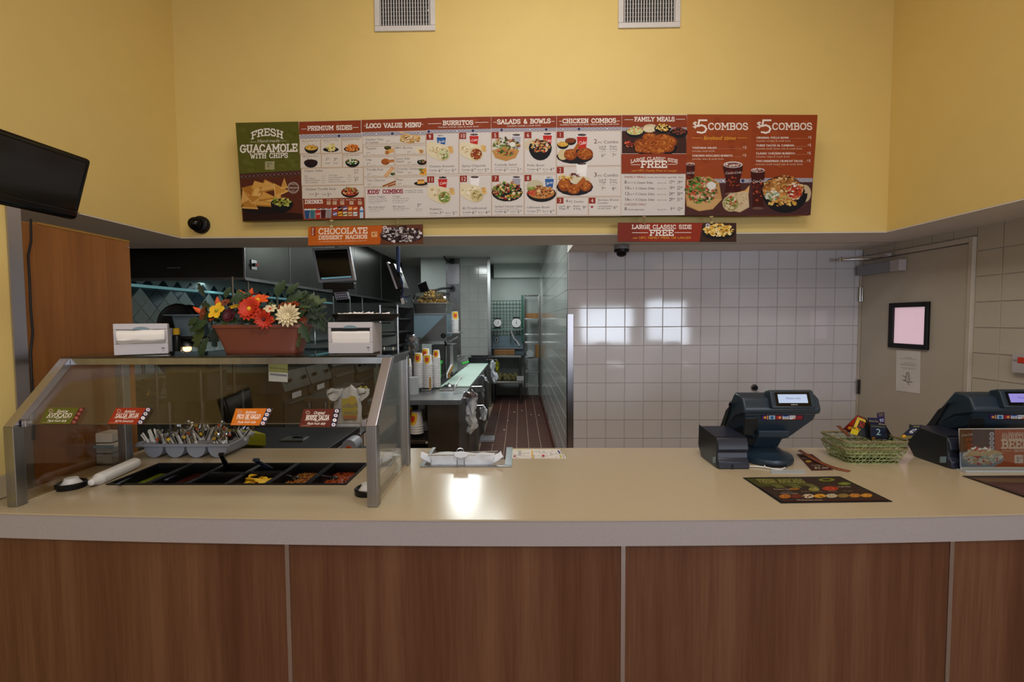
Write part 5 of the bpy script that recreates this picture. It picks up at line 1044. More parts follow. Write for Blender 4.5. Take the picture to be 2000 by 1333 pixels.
# security cameras
c = onY(1214, 481, 3.62); c.z = CZ-.008; t = thing('ceiling_camera', 'black dome security camera hanging from the soffit beside the tiled wall', 'security camera', tuple(c))
r = 14.5*3.62/900
b = MB(); zc = onY(1214, 473, 3.62).z
b.lathe([(r, 0), (r, -.03), (r*.98, -.034), (.001, -.034)][::-1], c, 24); b.build('mount', M['grey_p'], t, smooth=40)
b = MB(); b.lathe([(.001, -.092), (r*.35, -.089), (r*.62, -.078), (r*.68, -.062), (r*.72, -.058), (r*.95, -.055), (r, -.045), (r, -.034)], c, 24); b.build('dome', M['black'], t, smooth=60)
c = onY(394, 440, YS); t = thing('wall_camera', 'black dome security camera on the yellow wall left of the menu board', 'security camera', tuple(c))
r = 17*YS/900; b = MB(); b.lathe([(r, 0), (r, .02), (r*.9, .03), (r*.8, .034)], c, 26, ax=(0, -1, 0)); b.build('mount', M['black'], t, smooth=40)
b = MB(); b.ball(c+Vector((-.012, -.045, .0)), r*.74, 18); b.build('dome', M['screen'], t, smooth=60)
# air vents
def vent(x0, x1, yb, lab):
    a = onY(x0, yb, YS); c = onY(x1, yb, YS); z0 = (a.z+c.z)/2; xa, xb = a.x, c.x; z1 = z0+.42
    t = thing('air_vent', lab, 'air vent', ((xa+xb)/2, YS, z0), 'air vents above the menu board'); f = .036
    fr = MB().box((xa, YS-.014, z0), (xb, YS, z0+f)).box((xa, YS-.014, z1-f), (xb, YS, z1)).box((xa, YS-.014, z0+f), (xa+f, YS, z1-f)).box((xb-f, YS-.014, z0+f), (xb, YS, z1-f)); fr.build('frame', M['white_p'], t, bevel=.005)
    box('duct', (xa+f, YS-.002, z0+f), (xb-f, YS-.0005, z1-f), M['blackm'], t)
    n = 19; me = None
    for k in range(n):
        x = xa+f+.006+(xb-xa-2*f-.012)*k/(n-1)
        if me is None: o = box('louvre', (x-.0028, YS-.013, z0+f), (x+.0028, YS-.004, z1-f), M['white_p'], t); me = o.data; zz = WL[o.name].z
        else: link('louvre', me, (x, YS-.0085, zz), t)
    me = None
    for k in range(13):
        z = z0+f+.012+(z1-z0-2*f-.02)*k/12
        if me is None: o = box('cross_bar', (xa+f, YS-.005, z-.0015), (xb-f, YS-.003, z+.0015), M['grey_p'], t); me = o.data; zx = WL[o.name].z-z
        else: link('cross_bar', me, ((xa+xb)/2, YS-.004, z+zx), t)
    b = MB().cyl((xb-f-.012, YS-.02, z0+.12), (xb-f-.006, YS-.012, z0+.14), .004, 6); b.build('lever', M['white_p'], t)
vent(732.5, 851, 62.5, 'white louvred air vent high on the yellow wall, left of the two')
vent(1207, 1328, 56, 'white louvred air vent high on the yellow wall, right of the two')
# television at the left
TR = onY(181, 313, 1.50); BR = onY(151, 431, 1.465); TLp = onY(0, 250, 1.18); BLp = onY(0, 399, 1.155)
L_ = (TLp-TR); TL = TR+L_*1.28; BL = BR+(BLp-BR)*1.28; nn = (TL-TR).cross(BR-TR).normalized(); nn = nn if nn.x > 0 else -nn
t = thing('television', 'small black television hanging tilted above the left end of the counter', 'television', tuple((TR+BL)/2-Vector((.1, 0, .1))))
MB().prism([TR, TL, BL, BR], -nn*.03).build('housing', M['tvblack'], t, bevel=.012, seg=3, smooth=30)
def tvp(u, v): return TR.lerp(TL, u).lerp(BR.lerp(BL, u), v)
MB().prism([tvp(.045, .07), tvp(.96, .07), tvp(.96, .86), tvp(.045, .86)], nn*.0012).build('screen', M['screen'], t)
b = MB(); b.tube([tvp(.01, .88)+nn*.002, tvp(.99, .88)+nn*.002], .0014, 5); b.build('bezel_ridge', M['pos_d'], t)
b = MB(); mid = tvp(.75, .5)-nn*.03; b.tube([mid, mid-nn*.05, Vector((XW, mid.y-.1, wl.location.z+1.9))], .012, 8); b.build('wall_bracket', M['black'], t, smooth=50)
p = Pr(TR, nn, slope=.36); p.base = 5; p.text('POLAROID', 34, 270, 2.4, '3A3A44', 1, wid=20); ink(t, p)
b = MB(); pts = [tvp(.36, 1)-nn*.01]; 
for px, py in ((61, 470), (55, 500), (58, 545), (60, 600), (64, 650), (60, 690), (62, 730), (64, 770), (67, 800), (66, 860)): pts.append(onX(px, py, XW+.008))
pts[0] = onX(60, 428, XW+.02)
b.tube(pts, .0035, 7); b.build('cable', M['black'], None, smooth=60, label='black television cable hanging down the brown partition', cat='cable')
# ================================================================ menu board
Yb = 3.10
bl = onY(472, 433, Yb+.01); br = onY(1583, 420, Yb-.02); tl_ = onY(460, 240, Yb-.06)
MN = (br-bl).cross(tl_-bl).normalized(); MN = MN if MN.y < 0 else -MN
def msl(x): return -.0225 if x < 700 else -.019 if x < 1000 else -.012 if x < 1200 else 0
mb = thing('menu_board', 'long menu board of nine printed panels on the yellow wall', 'menu board', tuple((bl+br)/2))
ref = Pr(bl, MN); 
panels = [('FG', [(460, 240), (583, 237.5), (593, 430), (474, 433)]), ('PS', [(583, 237.5), (705.5, 234.5), (713.5, 427), (593, 430)]), ('LV', [(705.5, 234.5), (832.5, 230.5), (835, 425.5), (713.5, 427)]),
          ('BU', [(832.5, 230), (959, 227.5), (960, 423), (835, 425.5)]), ('SB', [(959, 227.5), (1087, 225.8), (1087, 422.5), (960, 423)]), ('CC', [(1087, 225.8), (1214, 225), (1213, 422), (1087, 422.5)]),
          ('FM', [(1214, 224.5), (1342, 224), (1337, 420.5), (1213, 421.5)]), ('C1', [(1342, 223.5), (1470, 224), (1462, 422), (1337, 421)]), ('C2', [(1470, 224), (1597, 224.5), (1583, 420.5), (1462, 421.5)])]
BGc = {'FG': '55561E', 'PS': 'C8BEB4', 'LV': 'C8C0B8', 'BU': 'CBC4C2', 'SB': 'CBC4C2', 'CC': 'CBC4C2', 'FM': 'CBC6C4', 'C1': '93431F', 'C2': '903F1D'}
PR = {}
for k, (key, q) in enumerate(panels):
    pts = [ref.pt(*c) for c in q]; n_ = -MN*.035
    pa = MB().prism([p_-MN*.0006 for p_ in pts], n_).build('panel', M['maroon'] if k > 6 else M['blackm'], mb)
    p = Pr(bl, MN, slope=msl); p.base = 1; p.poly([q[3], q[2], q[1], q[0]], BGc[key], -.5); PR[key] = (p, pa)
box('wall_mount', (bl.x+.1, Yb+.03, bl.z+.15), (br.x-.1, YS-.002, tl_.z-.15), M['blackm'], mb)
def cx(x): return 440+x/4.76
def cy(y): return 210+y/4.76
def c2(x): return 820+x/4.76
def c3(x): return 1200+x/4.761
W_, DK, RD, OR = 'E4DCD6', '2E2426', '8A1E24', 'D89A34'
HB = '863A20'
SALAD = ['3E5A22', '6A8A3A', 'B0A060', '8A2A22', 'C8BEA0', '6A4A34', '2A3A1A']; CHK = ['B0703A', 'C89058', '8A4A24', 'D8B888', '6A3A20', 'B8A060']; BEAN = ['5A2A20', '7A3A28', '4A2018', '8A4A34']; CORN = ['C89A3A', 'D8B050', 'A87A2A', 'E0C070']
MAC = ['D8B050', 'E8C870', 'C09038', 'E8D090']; BUR = [['C8C8A0', '6A8A3A', 'A8A070', '5A3A24', 'E0DCC8'], ['8A3A1C', '6A2A14', 'D8B890', 'A85A2A'], ['6A8A3A', 'C8B080', '7A3A1C', 'E0DCC8'], ['A8A870', '8A8A50', 'C8B880', '7A6A3A']]
# -- guacamole panel
p = PR['FG'][0]
R = random.Random(31)
for i in range(60): a = R.uniform(466, 580); b_ = R.uniform(246, 335); p.disc(a, b_, R.uniform(3, 9), R.uniform(2, 6), R.choice(['52541C', '5A5A22', '4E501A', '5C5E26']), -.2+R.random()*.3, 7)
p.slab('FRESH', cx(390), cy(262), 12.5, W_, 1, wid=60, al='c', wt=.19, arc=.55)
p.text('Hand-made', cx(295), cy(327), 6.5, 'C8C4B0', 1, wid=44, it=.3); p.line([(cx(232), cy(322)), (cx(284), cy(321))], .8, 'B8B4A0', 1); p.line([(cx(510), cy(312)), (cx(566), cy(311))], .8, 'B8B4A0', 1)
p.slab('GUACAMOLE', cx(143), cy(418), 13.5, W_, 1, wid=110, wt=.2); p.slab('WITH CHIPS', cx(236), cy(473), 8.6, W_, 1, wid=72, wt=.2)
p.rect(cx(370), cy(503), cx(458), cy(580), '9A9670', 1); p.text('2', cx(388), cy(552), 8, '3A3418', 2, wid=5); p.text('79', cx(414), cy(532), 3.4, '3A3418', 2, wid=4.5)
p.poly([(469, 350), (587.5, 343), (588, 333), (468, 340)], '3A2428', 1)
for i in range(15): a = 472+i*8; b_ = 345.5-i*.5; p.line([(a-3, b_-3), (a+3, b_+3)], 1, '8A4A30', 2); p.line([(a-3, b_+3), (a+3, b_-3)], 1, '8A4A30', 2); p.disc(a, b_, 1.3, 1.3, '5A6A7A', 3, 6)
p.poly([(474, 432.5), (593, 429.5), (588, 343.5), (469, 350.5)], '56291C', .6)
for i in range(26): a = R.uniform(520, 585); b_ = R.uniform(352, 428); p.line([(a, b_), (a+R.uniform(4, 12), b_-R.uniform(0, 1))], R.uniform(.5, 1.6), R.choice(['4A2216', '62301F', '6A3624']), 1)
p.poly([(476, 432), (592, 429), (591, 418), (474, 405)], '2A1614', 1.1)
p.disc(515, 405, 44, 14, '1C1416', 1.4)
chipq = [(500, 378, 30, 20, .3), (484, 372, 22, 18, 1.2), (524, 366, 30, 16, .1), (545, 372, 20, 16, 2.0), (512, 396, 34, 16, .6), (488, 400, 22, 14, 2.6), (536, 392, 24, 14, .9), (505, 362, 24, 9, .0), (476, 388, 14, 22, .2), (555, 362, 8, 14, .4), (520, 384, 24, 12, 2.2), (494, 388, 20, 12, 1.6)]
CHC = ['C08A3E', 'CC9A4C', 'B07A32', 'D8AC62', 'A86E2A', 'D0A05A']
for i, (a, b_, rx, ry, t_) in enumerate(chipq):
    p.poly([(max(471, a+rx*math.cos(t_+u)), b_+ry*math.sin(t_+u)) for u in (0, -1.9, -4.1)], CHC[i % 6], 2+i*.3); p.poly([(max(471, a+rx*.8*math.cos(t_+u)), b_-1+ry*.75*math.sin(t_+u)) for u in (0, -1.9, -4.1)], CHC[(i+3) % 6], 2.1+i*.3)
p.bowl(551, 397, 22, ['7A8A2A', '9AA040', '5A6A1E', 'A8B050', '8A3A22', 'B8B868'], 6.5, .85, 70, .42, '15151A', .12)
for r in (11, 9.5): p.line([(573+r*math.cos(u), 367+r*math.sin(u)) for u in [i*PI/9 for i in range(19)]], .7, 'B8A8A0', 2)
p.text('MADE', 565.5, 362, 3.4, 'B8A8A0', 2, wid=15); p.text('FRESH', 564, 369.5, 4.4, 'C8B8B0', 2, wid=18, it=.2); p.text('DAILY', 565.5, 375, 3.4, 'B8A8A0', 2, wid=15)
def header(p, x0, y0, x1, h, k=0):
    p.poly([(x0, y0+h), (x1, y0+h+k), (x1, y0+k), (x0, y0)], HB, 0)
    R = random.Random(int(x0))
    for i in range(14): a = R.uniform(x0+6, x1-12); b_ = R.uniform(y0+3, y0+h-8); p.disc(a, b_, R.uniform(3, 7), R.uniform(1, 3), R.choice(['8C4022', '7E361E', '924624']), .2, 7)
# -- premium sides
p = PR['PS'][0]; header(p, 584, 238, 705, 25, -3)
p.slab('PREMIUM SIDES', cx(768), cy(213), 7.6, W_, 1, wid=86, wt=.22); p.line([(cx(710), cy(202)), (cx(755), cy(201))], .9, W_, 1); p.line([(cx(1190), cy(187)), (cx(1236), cy(186))], .9, W_, 1)
p.band(585.5, 264, 706.5, 6.8)
def cell(p, x0, y0, x1, y1, c='CFC6BC'): p.rect(x0, y0, x1, y1, 'B09070', .3); p.rect(x0+.7, y0+.7, x1-.7, y1-.7, c, .6)
for r, (ya, yb) in enumerate(((271.5, 300.5), (301.5, 328.5))):
    for c_ in range(3): cell(p, cx(690+197*c_+r*8), ya-c_*.5, cx(885+197*c_+r*8), yb-c_*.5)
for t_, x, y, w_ in (('Flame-Grilled Corn', 712, 318, 33), ('Sweet Corn Cake', 908, 312, 30), ('Sweet Potato Fries', 1090, 305, 33), ('BBQ Black Beans', 722, 460, 31), ('Fresh Vegetables', 1100, 450, 31)):
    p.text(t_, cx(x), cy(y), 2.5, DK, 1, wid=w_); p.text('CAL 160-190', cx(x+5), cy(y+14), 1.3, '6A5E58', 1, wid=12)
p.bowl(cx(800), cy(378), 13.5, CORN+['8A6A20'], 1, .8, 40); p.disc(cx(982), cy(392), 15.5, 5, '1E1A1C', 1); p.scatter(cx(985), cy(372), 9, 8, ['C8B86A', 'D8C880', 'B8A450', 'E0D498'], 50, 2.4); p.disc(cx(1176), cy(388), 15.5, 6, '1A1618', 1); p.scatter(cx(1180), cy(378), 12, 7.5, ['C8702A', 'D8863A', 'B05A1E', 'E09A50'], 55, 2.6)
p.bowl(cx(796), cy(510), 13.5, ['241418', '2E1A1C', '1C1012'], 1, .8, 24); p.bowl(cx(1182), cy(508), 14, ['2A5A22', 'D8D8C8', '3A7A2A', 'C83A2A', 'E8E4D8'], 1, .75, 34)
for x, a, b_ in ((932, '1', '99'), (1008, '3', '99')): p.text(a, cx(x), cy(498), 6, DK, 1, wid=3.6); p.text(b_, cx(x+16), cy(484), 2.8, DK, 1, wid=4)
p.text('Small', cx(930), cy(525), 2.4, DK, 1, wid=9); p.text('Large', cx(1004), cy(523), 2.4, DK, 1, wid=9)
cell(p, cx(706), 329.5, cx(1284), 363.5); p.text('Classic Sides', cx(735), cy(600), 4.2, DK, 1, wid=36)
for i, t_ in enumerate(('Rice', 'Pinto Beans', 'Mashed Potatoes', 'Corn Cobbette')): p.text(t_, cx(738), cy(645+20*i), 2.4, DK, 1, wid=(7, 21, 30, 26)[i]); p.text('210-420', cx(895), cy(643+20*i), 1.6, '6A5E58', 1, wid=7)
for i, t_ in enumerate(('Cole Slaw', 'Loco Side Salad', 'French Fries', 'Macaroni & Cheese')): p.text(t_, cx(962), cy(638+20*i), 2.4, DK, 1, wid=(17, 28, 22, 33)[i]); p.text('220-440', cx(1135), cy(634+20*i), 1.6, '6A5E58', 1, wid=7)
for y, t_, a in ((588, 'Small', '1'), (655, 'Large', '3')): p.text(t_, cx(1194), cy(y), 2.6, DK, 1, wid=9.5); p.text(a, cx(1200), cy(y+36), 6, DK, 1, wid=3.6); p.text('99', cx(1216), cy(y+24), 2.8, DK, 1, wid=4)
cell(p, cx(712), 363.8, cx(1292), 389); p.text('Chicken Tortilla Soup', cx(744), cy(772), 4.4, DK, 1, wid=60)
for x, t_, a, b_ in ((780, 'Small', '3', '79'), (896, 'Large', '5', '99')): p.text(t_, cx(x), cy(814), 2.6, DK, 1, wid=9.5); p.text(a, cx(x+53), cy(826), 6.4, DK, 1, wid=4); p.text(b_, cx(x+72), cy(812), 2.8, DK, 1, wid=4)
p.bowl(cx(1160), cy(788), 17.5, ['A8402A', '6A2A1A', 'D8C890', '7A8A3A', 'C86A3A', '3A1A14'], 1, .62, 60, .5)
p.poly([(593, 430), (713, 427), (711.5, 386), (592, 389.5)], '883820', .8); p.slab('DRINKS', cx(744), cy(895), 6.6, W_, 2, wid=34, wt=.22)
for x, t_, w_ in ((942, 'Small', 9), (998, 'Medium', 11.5), (1068, 'Large', 9), (1124, 'Bottled Water', 20), (1232, 'Milk', 7)): p.text(t_, cx(x), cy(864), 2.4, W_, 2, wid=w_); p.rect(cx(x+2+(30 if w_ == 20 else 0)), cy(872), cx(x+38+(30 if w_ == 20 else 0)), cy(905), 'C8A890', 2); p.text('1', cx(x+8+(30 if w_ == 20 else 0)), cy(900), 5, '3A1A14', 3, wid=2.6); p.text('79', cx(x+20+(30 if w_ == 20 else 0)), cy(888), 2.4, '3A1A14', 3, wid=3)
for i, (c_, s_) in enumerate((('2A4A7A', ''), ('3A6A7A', ''), ('A82A24', 'Coke'), ('4A1A1A', ''), ('8A8488', ''))): p.cup(cx(762+50*i), cy(948-2*i), 11.5, 18.5, c_, s_, 2, ('D8D8D8', 'C8B048', '5A2A24', '4A2020', '8A2A2A')[i])
for i, c_ in enumerate(('A82A34', '2A1A24', '5A4A7A', 'D87A24', 'C85A2A', '6A6A9A', 'E0B030', 'D8D4A8', 'C8B890', 'D8D4D8')): p.rect(cx(1002+47*(i % 5)), cy(922+50*(i//5)), cx(1040+47*(i % 5)), cy(960+50*(i//5)), c_, 2); p.line([(cx(1008+47*(i % 5)), cy(946+50*(i//5))), (cx(1034+47*(i % 5)), cy(938+50*(i//5)))], 2.2, ('E8E0E0', '9A8A8A', 'D8D8E8', 'F0C890', 'E8D0B0', 'C8C8E0', '8A2A1A', '3A3A44', 'B84A2A', '8A8A9A')[i], 3)
p.rect(cx(1251), cy(940), cx(1284), cy(1030), 'B8CCDC', 2); p.rect(cx(1252), cy(958), cx(1283), cy(975), '3A7AB0', 3); p.rect(cx(1258), cy(925), cx(1276), cy(941), 'D0DCE4', 2)
# -- value menu
p = PR['LV'][0]; header(p, 706, 234.5, 833, 24, -3.4)
p.slab('LOCO VALUE MENU', cx(1313), cy(190), 7.8, W_, 1, wid=106, wt=.22); p.line([(cx(1293), cy(172)), (cx(1308), cy(172))], .9, W_, 1); p.line([(cx(1822), cy(158)), (cx(1838), cy(158))], .9, W_, 1)
p.band(707.5, 259, 833, 6.6)
for x0, y0, x1, y1 in ((1275, 268, 1865, 345), (1280, 365, 1572, 450), (1575, 355, 1868, 440), (1282, 462, 1572, 548), (1578, 452, 1868, 538), (1284, 560, 1574, 645), (1580, 552, 1872, 636), (1288, 655, 1580, 742), (1585, 650, 1875, 736)): cell(p, cx(x0), cy(y0), cx(x1), cy(y1), 'CFC8C2')
for t_, x, y, w_, px_, py_ in (('Chicken Taco', 1300, 308, 36, 1497, 330), ('al Carbon', 1303, 336, 26, None, 0), ('Taquito', 1307, 392, 21, 1312, 440), ('BRC Burrito', 1585, 386, 33, 1692, 430), ('Leg', 1309, 494, 10, 1314, 540), ('Loco Side', 1589, 486, 27, 1694, 530), ('Salad', 1589, 512, 15, None, 0), ('Tortilla Roll', 1314, 590, 32, 1320, 638), ('Crunchy Chicken', 1591, 582, 45, 1698, 626), ('Taco', 1593, 610, 13, None, 0), ('Two Churros', 1318, 689, 35, 1323, 734), ('Flan', 1594, 683, 12.5, 1604, 728)):
    p.text(t_, cx(x), cy(y), 4.1, '4A3A3C', 1, wid=w_)
    if px_: p.text('1', cx(px_), cy(py_), 5.8, DK, 1, wid=2.8); p.text('79', cx(px_+15), cy(py_-12), 2.6, DK, 1, wid=3.6); p.text('CAL 190', cx(px_+45), cy(py_), 1.2, '6A5E58', 1, wid=8)
p.poly([(cx(1620), cy(318)), (cx(1720), cy(335)), (cx(1810), cy(315)), (cx(1815), cy(270)), (cx(1740), cy(245)), (cx(1640), cy(228))], 'C89A5A', 1); p.scatter(cx(1718), cy(296), 19, 7, ['8A4A2A', 'D8CCB0', '6A3A20', '9A9A5A', 'E0D8C4'], 70, 1.9, 2); p.line([(cx(1630), cy(232)), (cx(1720), cy(262)), (cx(1810), cy(272))], 2.4, 'D8B070', 3)
p.poly([(cx(1485), cy(430)), (cx(1500), cy(440)), (cx(1565), cy(415)), (cx(1565), cy(378)), (cx(1490), cy(398))], 'D0A058', 2); p.bowl(cx(1510), cy(372), 7, ['4A4A20', '5A5A2A'], 1, .7, 14); p.disc(cx(1505), cy(420), 4, 4, 'A86A34', 3, 8)
p.burrito(cx(1770), cy(375), 21, CHK); p.drum(cx(1490), cy(505), 8.5, 6.2); p.line([(cx(1520), cy(500)), (cx(1556), cy(497))], 5, 'B06A34', 1.4)
p.bowl(cx(1828), cy(505), 9.5, ['3A5A22', 'C8C8A8', '5A7A2A', 'A84A34', 'E0DCC8'], 1, .7, 30); p.line([(cx(1495), cy(635)), (cx(1550), cy(570))], 6, 'C89058', 1.2); p.line([(cx(1493), cy(636)), (cx(1548), cy(572))], 2.4, 'DDB484', 1.6); p.bowl(cx(1556), cy(615), 4.5, ['4A6A2A', '5A7A34'], 2, .8, 10)
p.poly([(cx(1800), cy(620)), (cx(1835), cy(635)), (cx(1872), cy(625)), (cx(1872), cy(565)), (cx(1840), cy(570))], 'D8A040', 1.2); p.scatter(cx(1830), cy(585), 6, 7, ['4A7A2A', '6A9A3A', 'B84A34', '3A5A1E'], 26, 1.8, 2)
for q in (0, 1): p.line([(cx(1470+50*q), cy(732)), (cx(1575), cy(690+24*q))], 3.4, '9A5A2A', 1.2+q)
p.disc(cx(1818), cy(708), 13.5, 4.2, '1E1A1E', 1.2); p.poly([(cx(1785), cy(712)), (cx(1855), cy(708)), (cx(1848), cy(672)), (cx(1790), cy(676))], 'D8A850', 2); p.rect(cx(1788), cy(672), cx(1850), cy(684), 'A8602A', 3)
cell(p, cx(1300), cy(750), cx(1882), cy(1030), 'D2CCCA'); p.slab("KIDS' COMBOS", cx(1325), cy(803), 7.2, '8A1E34', 1, wid=68, wt=.24); p.text("includes kid's drink", cx(1668), cy(778), 2.4, DK, 1, wid=35); p.text('or milk & fun activity', cx(1668), cy(795), 2.4, DK, 1, wid=36)
for t_, x, y, w_, h in (('Chicken Nuggets', 1326, 838, 34, 3), ('w/small Classic side &', 1328, 857, 35, 2.2), ('choice of dipping sauce', 1328, 877, 38, 2.2), ('CAL 350-690 per serving', 1330, 893, 22, 1.3), ('Mini Pollo Bowl', 1330, 936, 32, 3), ('w/tortillas or chips', 1332, 952, 30, 2.2), ('CAL 350-510 per serving', 1334, 968, 22, 1.3), ('2 Legs', 1556, 834, 14, 3), ('w/small Classic side', 1556, 853, 32, 2.2), ('& tortillas or chips', 1556, 873, 30, 2.2), ('CAL 280-650', 1557, 889, 22, 1.3), ('BRC Burrito', 1557, 930, 24, 3), ('w/small Classic side', 1558, 947, 32, 2.2), ('CAL 510-770', 1559, 963, 22, 1.3), ('Premium', 1772, 948, 12, 1.4), ('sides extra', 1772, 962, 12, 1.4)): p.text(t_, cx(x), cy(y), h, DK if h > 2.5 else '544A4C', 1, wid=w_)
p.text('3', cx(1782), cy(926), 7, DK, 1, wid=4.2); p.text('99', cx(1802), cy(910), 3, DK, 1, wid=4)
# -- burritos / salads
def combo(p, num, x0, y0, x1, y1, name, a, b_, w2='Burrito', sub=None):
    cell(p, x0, y0, x1, y1, 'D0CAC8'); s_ = 13
    p.rect(x0+.5, y0+.5, x0+s_+1, y0+13, '8C2E24', 1); p.text(num, x0+s_*.5+.7, y0+10.6, 8, W_, 2, wid=(5 if len(num) == 1 else 10), al='c')
    p.text(name, x0+5.5, y1-13.6-(2 if sub else 0), 4.3, '4A3A3C', 1, wid=min(54, len(name)*3.35))
    if sub: p.text(sub, x0+6, y1-11.6, 1.8, '6A5A5C', 1, wid=46)
    p.text('Combo', x0+5.5, y1-6.4, 3.4, '2E2426', 1, wid=17); p.text(a[0], x0+24, y1-4.6, 6.4, DK, 1, wid=4); p.text(a[1:], x0+28.6, y1-8, 2.8, DK, 1, wid=4)
    p.text(w2, x0+36, y1-7, 2.4, '4A3A3C', 1, wid=11.5); p.text(b_[0], x0+50, y1-4.6, 6.4, DK, 1, wid=4); p.text(b_[1:], x0+54.6, y1-8, 2.8, DK, 1, wid=4); p.text('CAL 170-190', x0+6, y1-2.6, 1.3, '6A5E58', 1, wid=12); p.text('CAL 80', x0+37, y1-3, 1.3, '6A5E58', 1, wid=8)
p = PR['BU'][0]; header(p, 833, 230.5, 959, 24, -2.6); p.slab('BURRITOS', c2(217), cy(163), 7.6, W_, 1, wid=58, wt=.22); p.text('Combos include chips & small drink', c2(170), cy(190), 3, W_, 1, wid=79); p.line([(c2(78), cy(152)), (c2(198), cy(149))], .9, W_, 1); p.line([(c2(516), cy(140)), (c2(636), cy(138))], .9, W_, 1)
p.band(833.5, 254, 959, 6.6)
combo(p, '9', 832.5, 260.8, 896, 341, 'Chicken Avocado', '699', '549'); combo(p, '10', 896.5, 259, 959.5, 340, 'Spicy Chipotle', '699', '549'); combo(p, '11', 834, 344.5, 897.5, 424.5, 'Poblano', '749', '599'); combo(p, '12', 898, 343, 960, 423, 'El Tradicional', '629', '449')
for i, (x, y, cc, wd_) in enumerate(((c2(200), cy(268), '2A5A9A', 'Sprite'), (c2(504), cy(255), 'B82A24', 'Coke'), (c2(213), cy(655), 'B82A24', 'Coke'), (c2(510), cy(650), '5A1C24', 'Dr P'))):
    p.cup(x, y, 19.5, 21, cc, wd_, 2, 'B8C0C8' if i == 0 else '3A2A30'); p.chipset(x+17, y+22, 19, 2.6); p.burrito((c2(62), c2(368), c2(72), c2(374))[i], (cy(335), cy(335), cy(735), cy(720))[i], 62, BUR[i], 4)
p = PR['SB'][0]; header(p, 959.5, 228, 1087, 24, -1.6); p.slab('SALADS & BOWLS', c2(722), cy(153), 7.8, W_, 1, wid=103, wt=.22); p.text('Combos include a small drink', c2(810), cy(179), 3, W_, 1, wid=66); p.line([(c2(686), cy(138)), (c2(710), cy(138))], .9, W_, 1); p.line([(c2(1224), cy(130)), (c2(1250), cy(130))], .9, W_, 1)
p.band(960, 251, 1086.5, 6.6)
combo(p, '5', 960, 258, 1023, 340, 'Tostada Salad', '679', '579', 'Salad', 'w/Creamy Cilantro Dressing'); combo(p, '6', 1024, 257.5, 1086, 339, 'Pollo Bowl', '649', '499', 'Bowl'); combo(p, '7', 960.5, 342.5, 1023.5, 421.5, 'Grilled Chicken Salad', '629', '569', 'Salad', 'w/Creamy Cilantro Dressing'); combo(p, '8', 1024, 341.5, 1086.5, 421, 'Ultimate Bowl', '799', '679', 'Bowl')
p.cup(c2(898), cy(258), 19, 26, 'A8A8B8', '', 2); p.poly([(c2(670), cy(400)), (c2(700), cy(470)), (c2(800), cy(500)), (c2(890), cy(470)), (c2(925), cy(400)), (c2(800), cy(360))], 'B8864A', 3); p.scatter(c2(800), cy(365), 27, 18, SALAD+['6A8A3A', 'B8704A'], 130, 3, 4); p.disc(c2(862), cy(345), 6, 5, 'D8D8D0', 6)
p.disc(c2(1040), cy(350), 15, 12, 'C8BCA4', 2); p.cup(c2(1186), cy(248), 19, 26, 'B82A24', 'Coke', 2.4); p.bowl(c2(1120), cy(370), 22.5, CHK+['C83A2A', 'D8D0B8'], 4, 1.15, 110, .62, '14141A', .11)
p.cup(c2(898), cy(650), 18, 22, '9A9AA8', '', 2); p.disc(c2(812), cy(790), 30.5, 18, '17171B', 3); p.scatter(c2(812), cy(775), 28, 18, ['4A6A22', '6A8A34', '3A5A1A', 'C8A878', 'A8704A', 'D8C8A8', 'C89A3A', '8A2A22'], 170, 3, 4)
p.disc(c2(1070), cy(730), 17, 12, 'BCB49A', 2); p.cup(c2(1204), cy(655), 19, 20, '2A5A9A', 'Sprite', 2.2, 'B8C0C8'); p.bowl(c2(1130), cy(800), 29, CHK, 4, .58, 130, .45, '17171B', .09); p.scatter(c2(1044), cy(795), 8, 5, ['A82A24', 'C84A3A'], 18, 2.6, 7); p.scatter(c2(1036), cy(758), 7, 5, ['6A8A34', '8AA04A'], 14, 2.6, 7)
# -- chicken combos
p = PR['CC'][0]; header(p, 1087.5, 226.3, 1214, 24, -1); p.slab('CHICKEN COMBOS', c2(1330), cy(145), 7.6, W_, 1, wid=103, wt=.22); p.text('Combos include two small Classic sides & small drink', c2(1300), cy(168), 3, W_, 1, wid=116); p.line([(c2(1296), cy(128)), (c2(1318), cy(128))], .9, W_, 1); p.line([(c2(1830), cy(126)), (c2(1856), cy(126))], .9, W_, 1)
p.band(1087.5, 249.5, 1213.5, 6.6)
for num, y0, y1 in (('1', 257, 325), ('2', 326, 385)): cell(p, 1087, y0, 1213, y1, 'D0CAC8'); p.rect(1087.5, y0+.5, 1101, y0+13, '8C2E24', 1); p.text(num, 1094.3, y0+10.6, 8, W_, 2, wid=4, al='c')
cell(p, 1087, 386, 1149, 421.5, 'D0CAC8'); cell(p, 1149.5, 386, 1213, 421.5, 'D0CAC8')
for x, n_ in ((1087.5, '3'), (1150, '4')): p.rect(x, 386.5, x+13, 398, '8C2E24', 1); p.text(n_, x+6.6, 396, 7.4, W_, 2, wid=5, al='c')
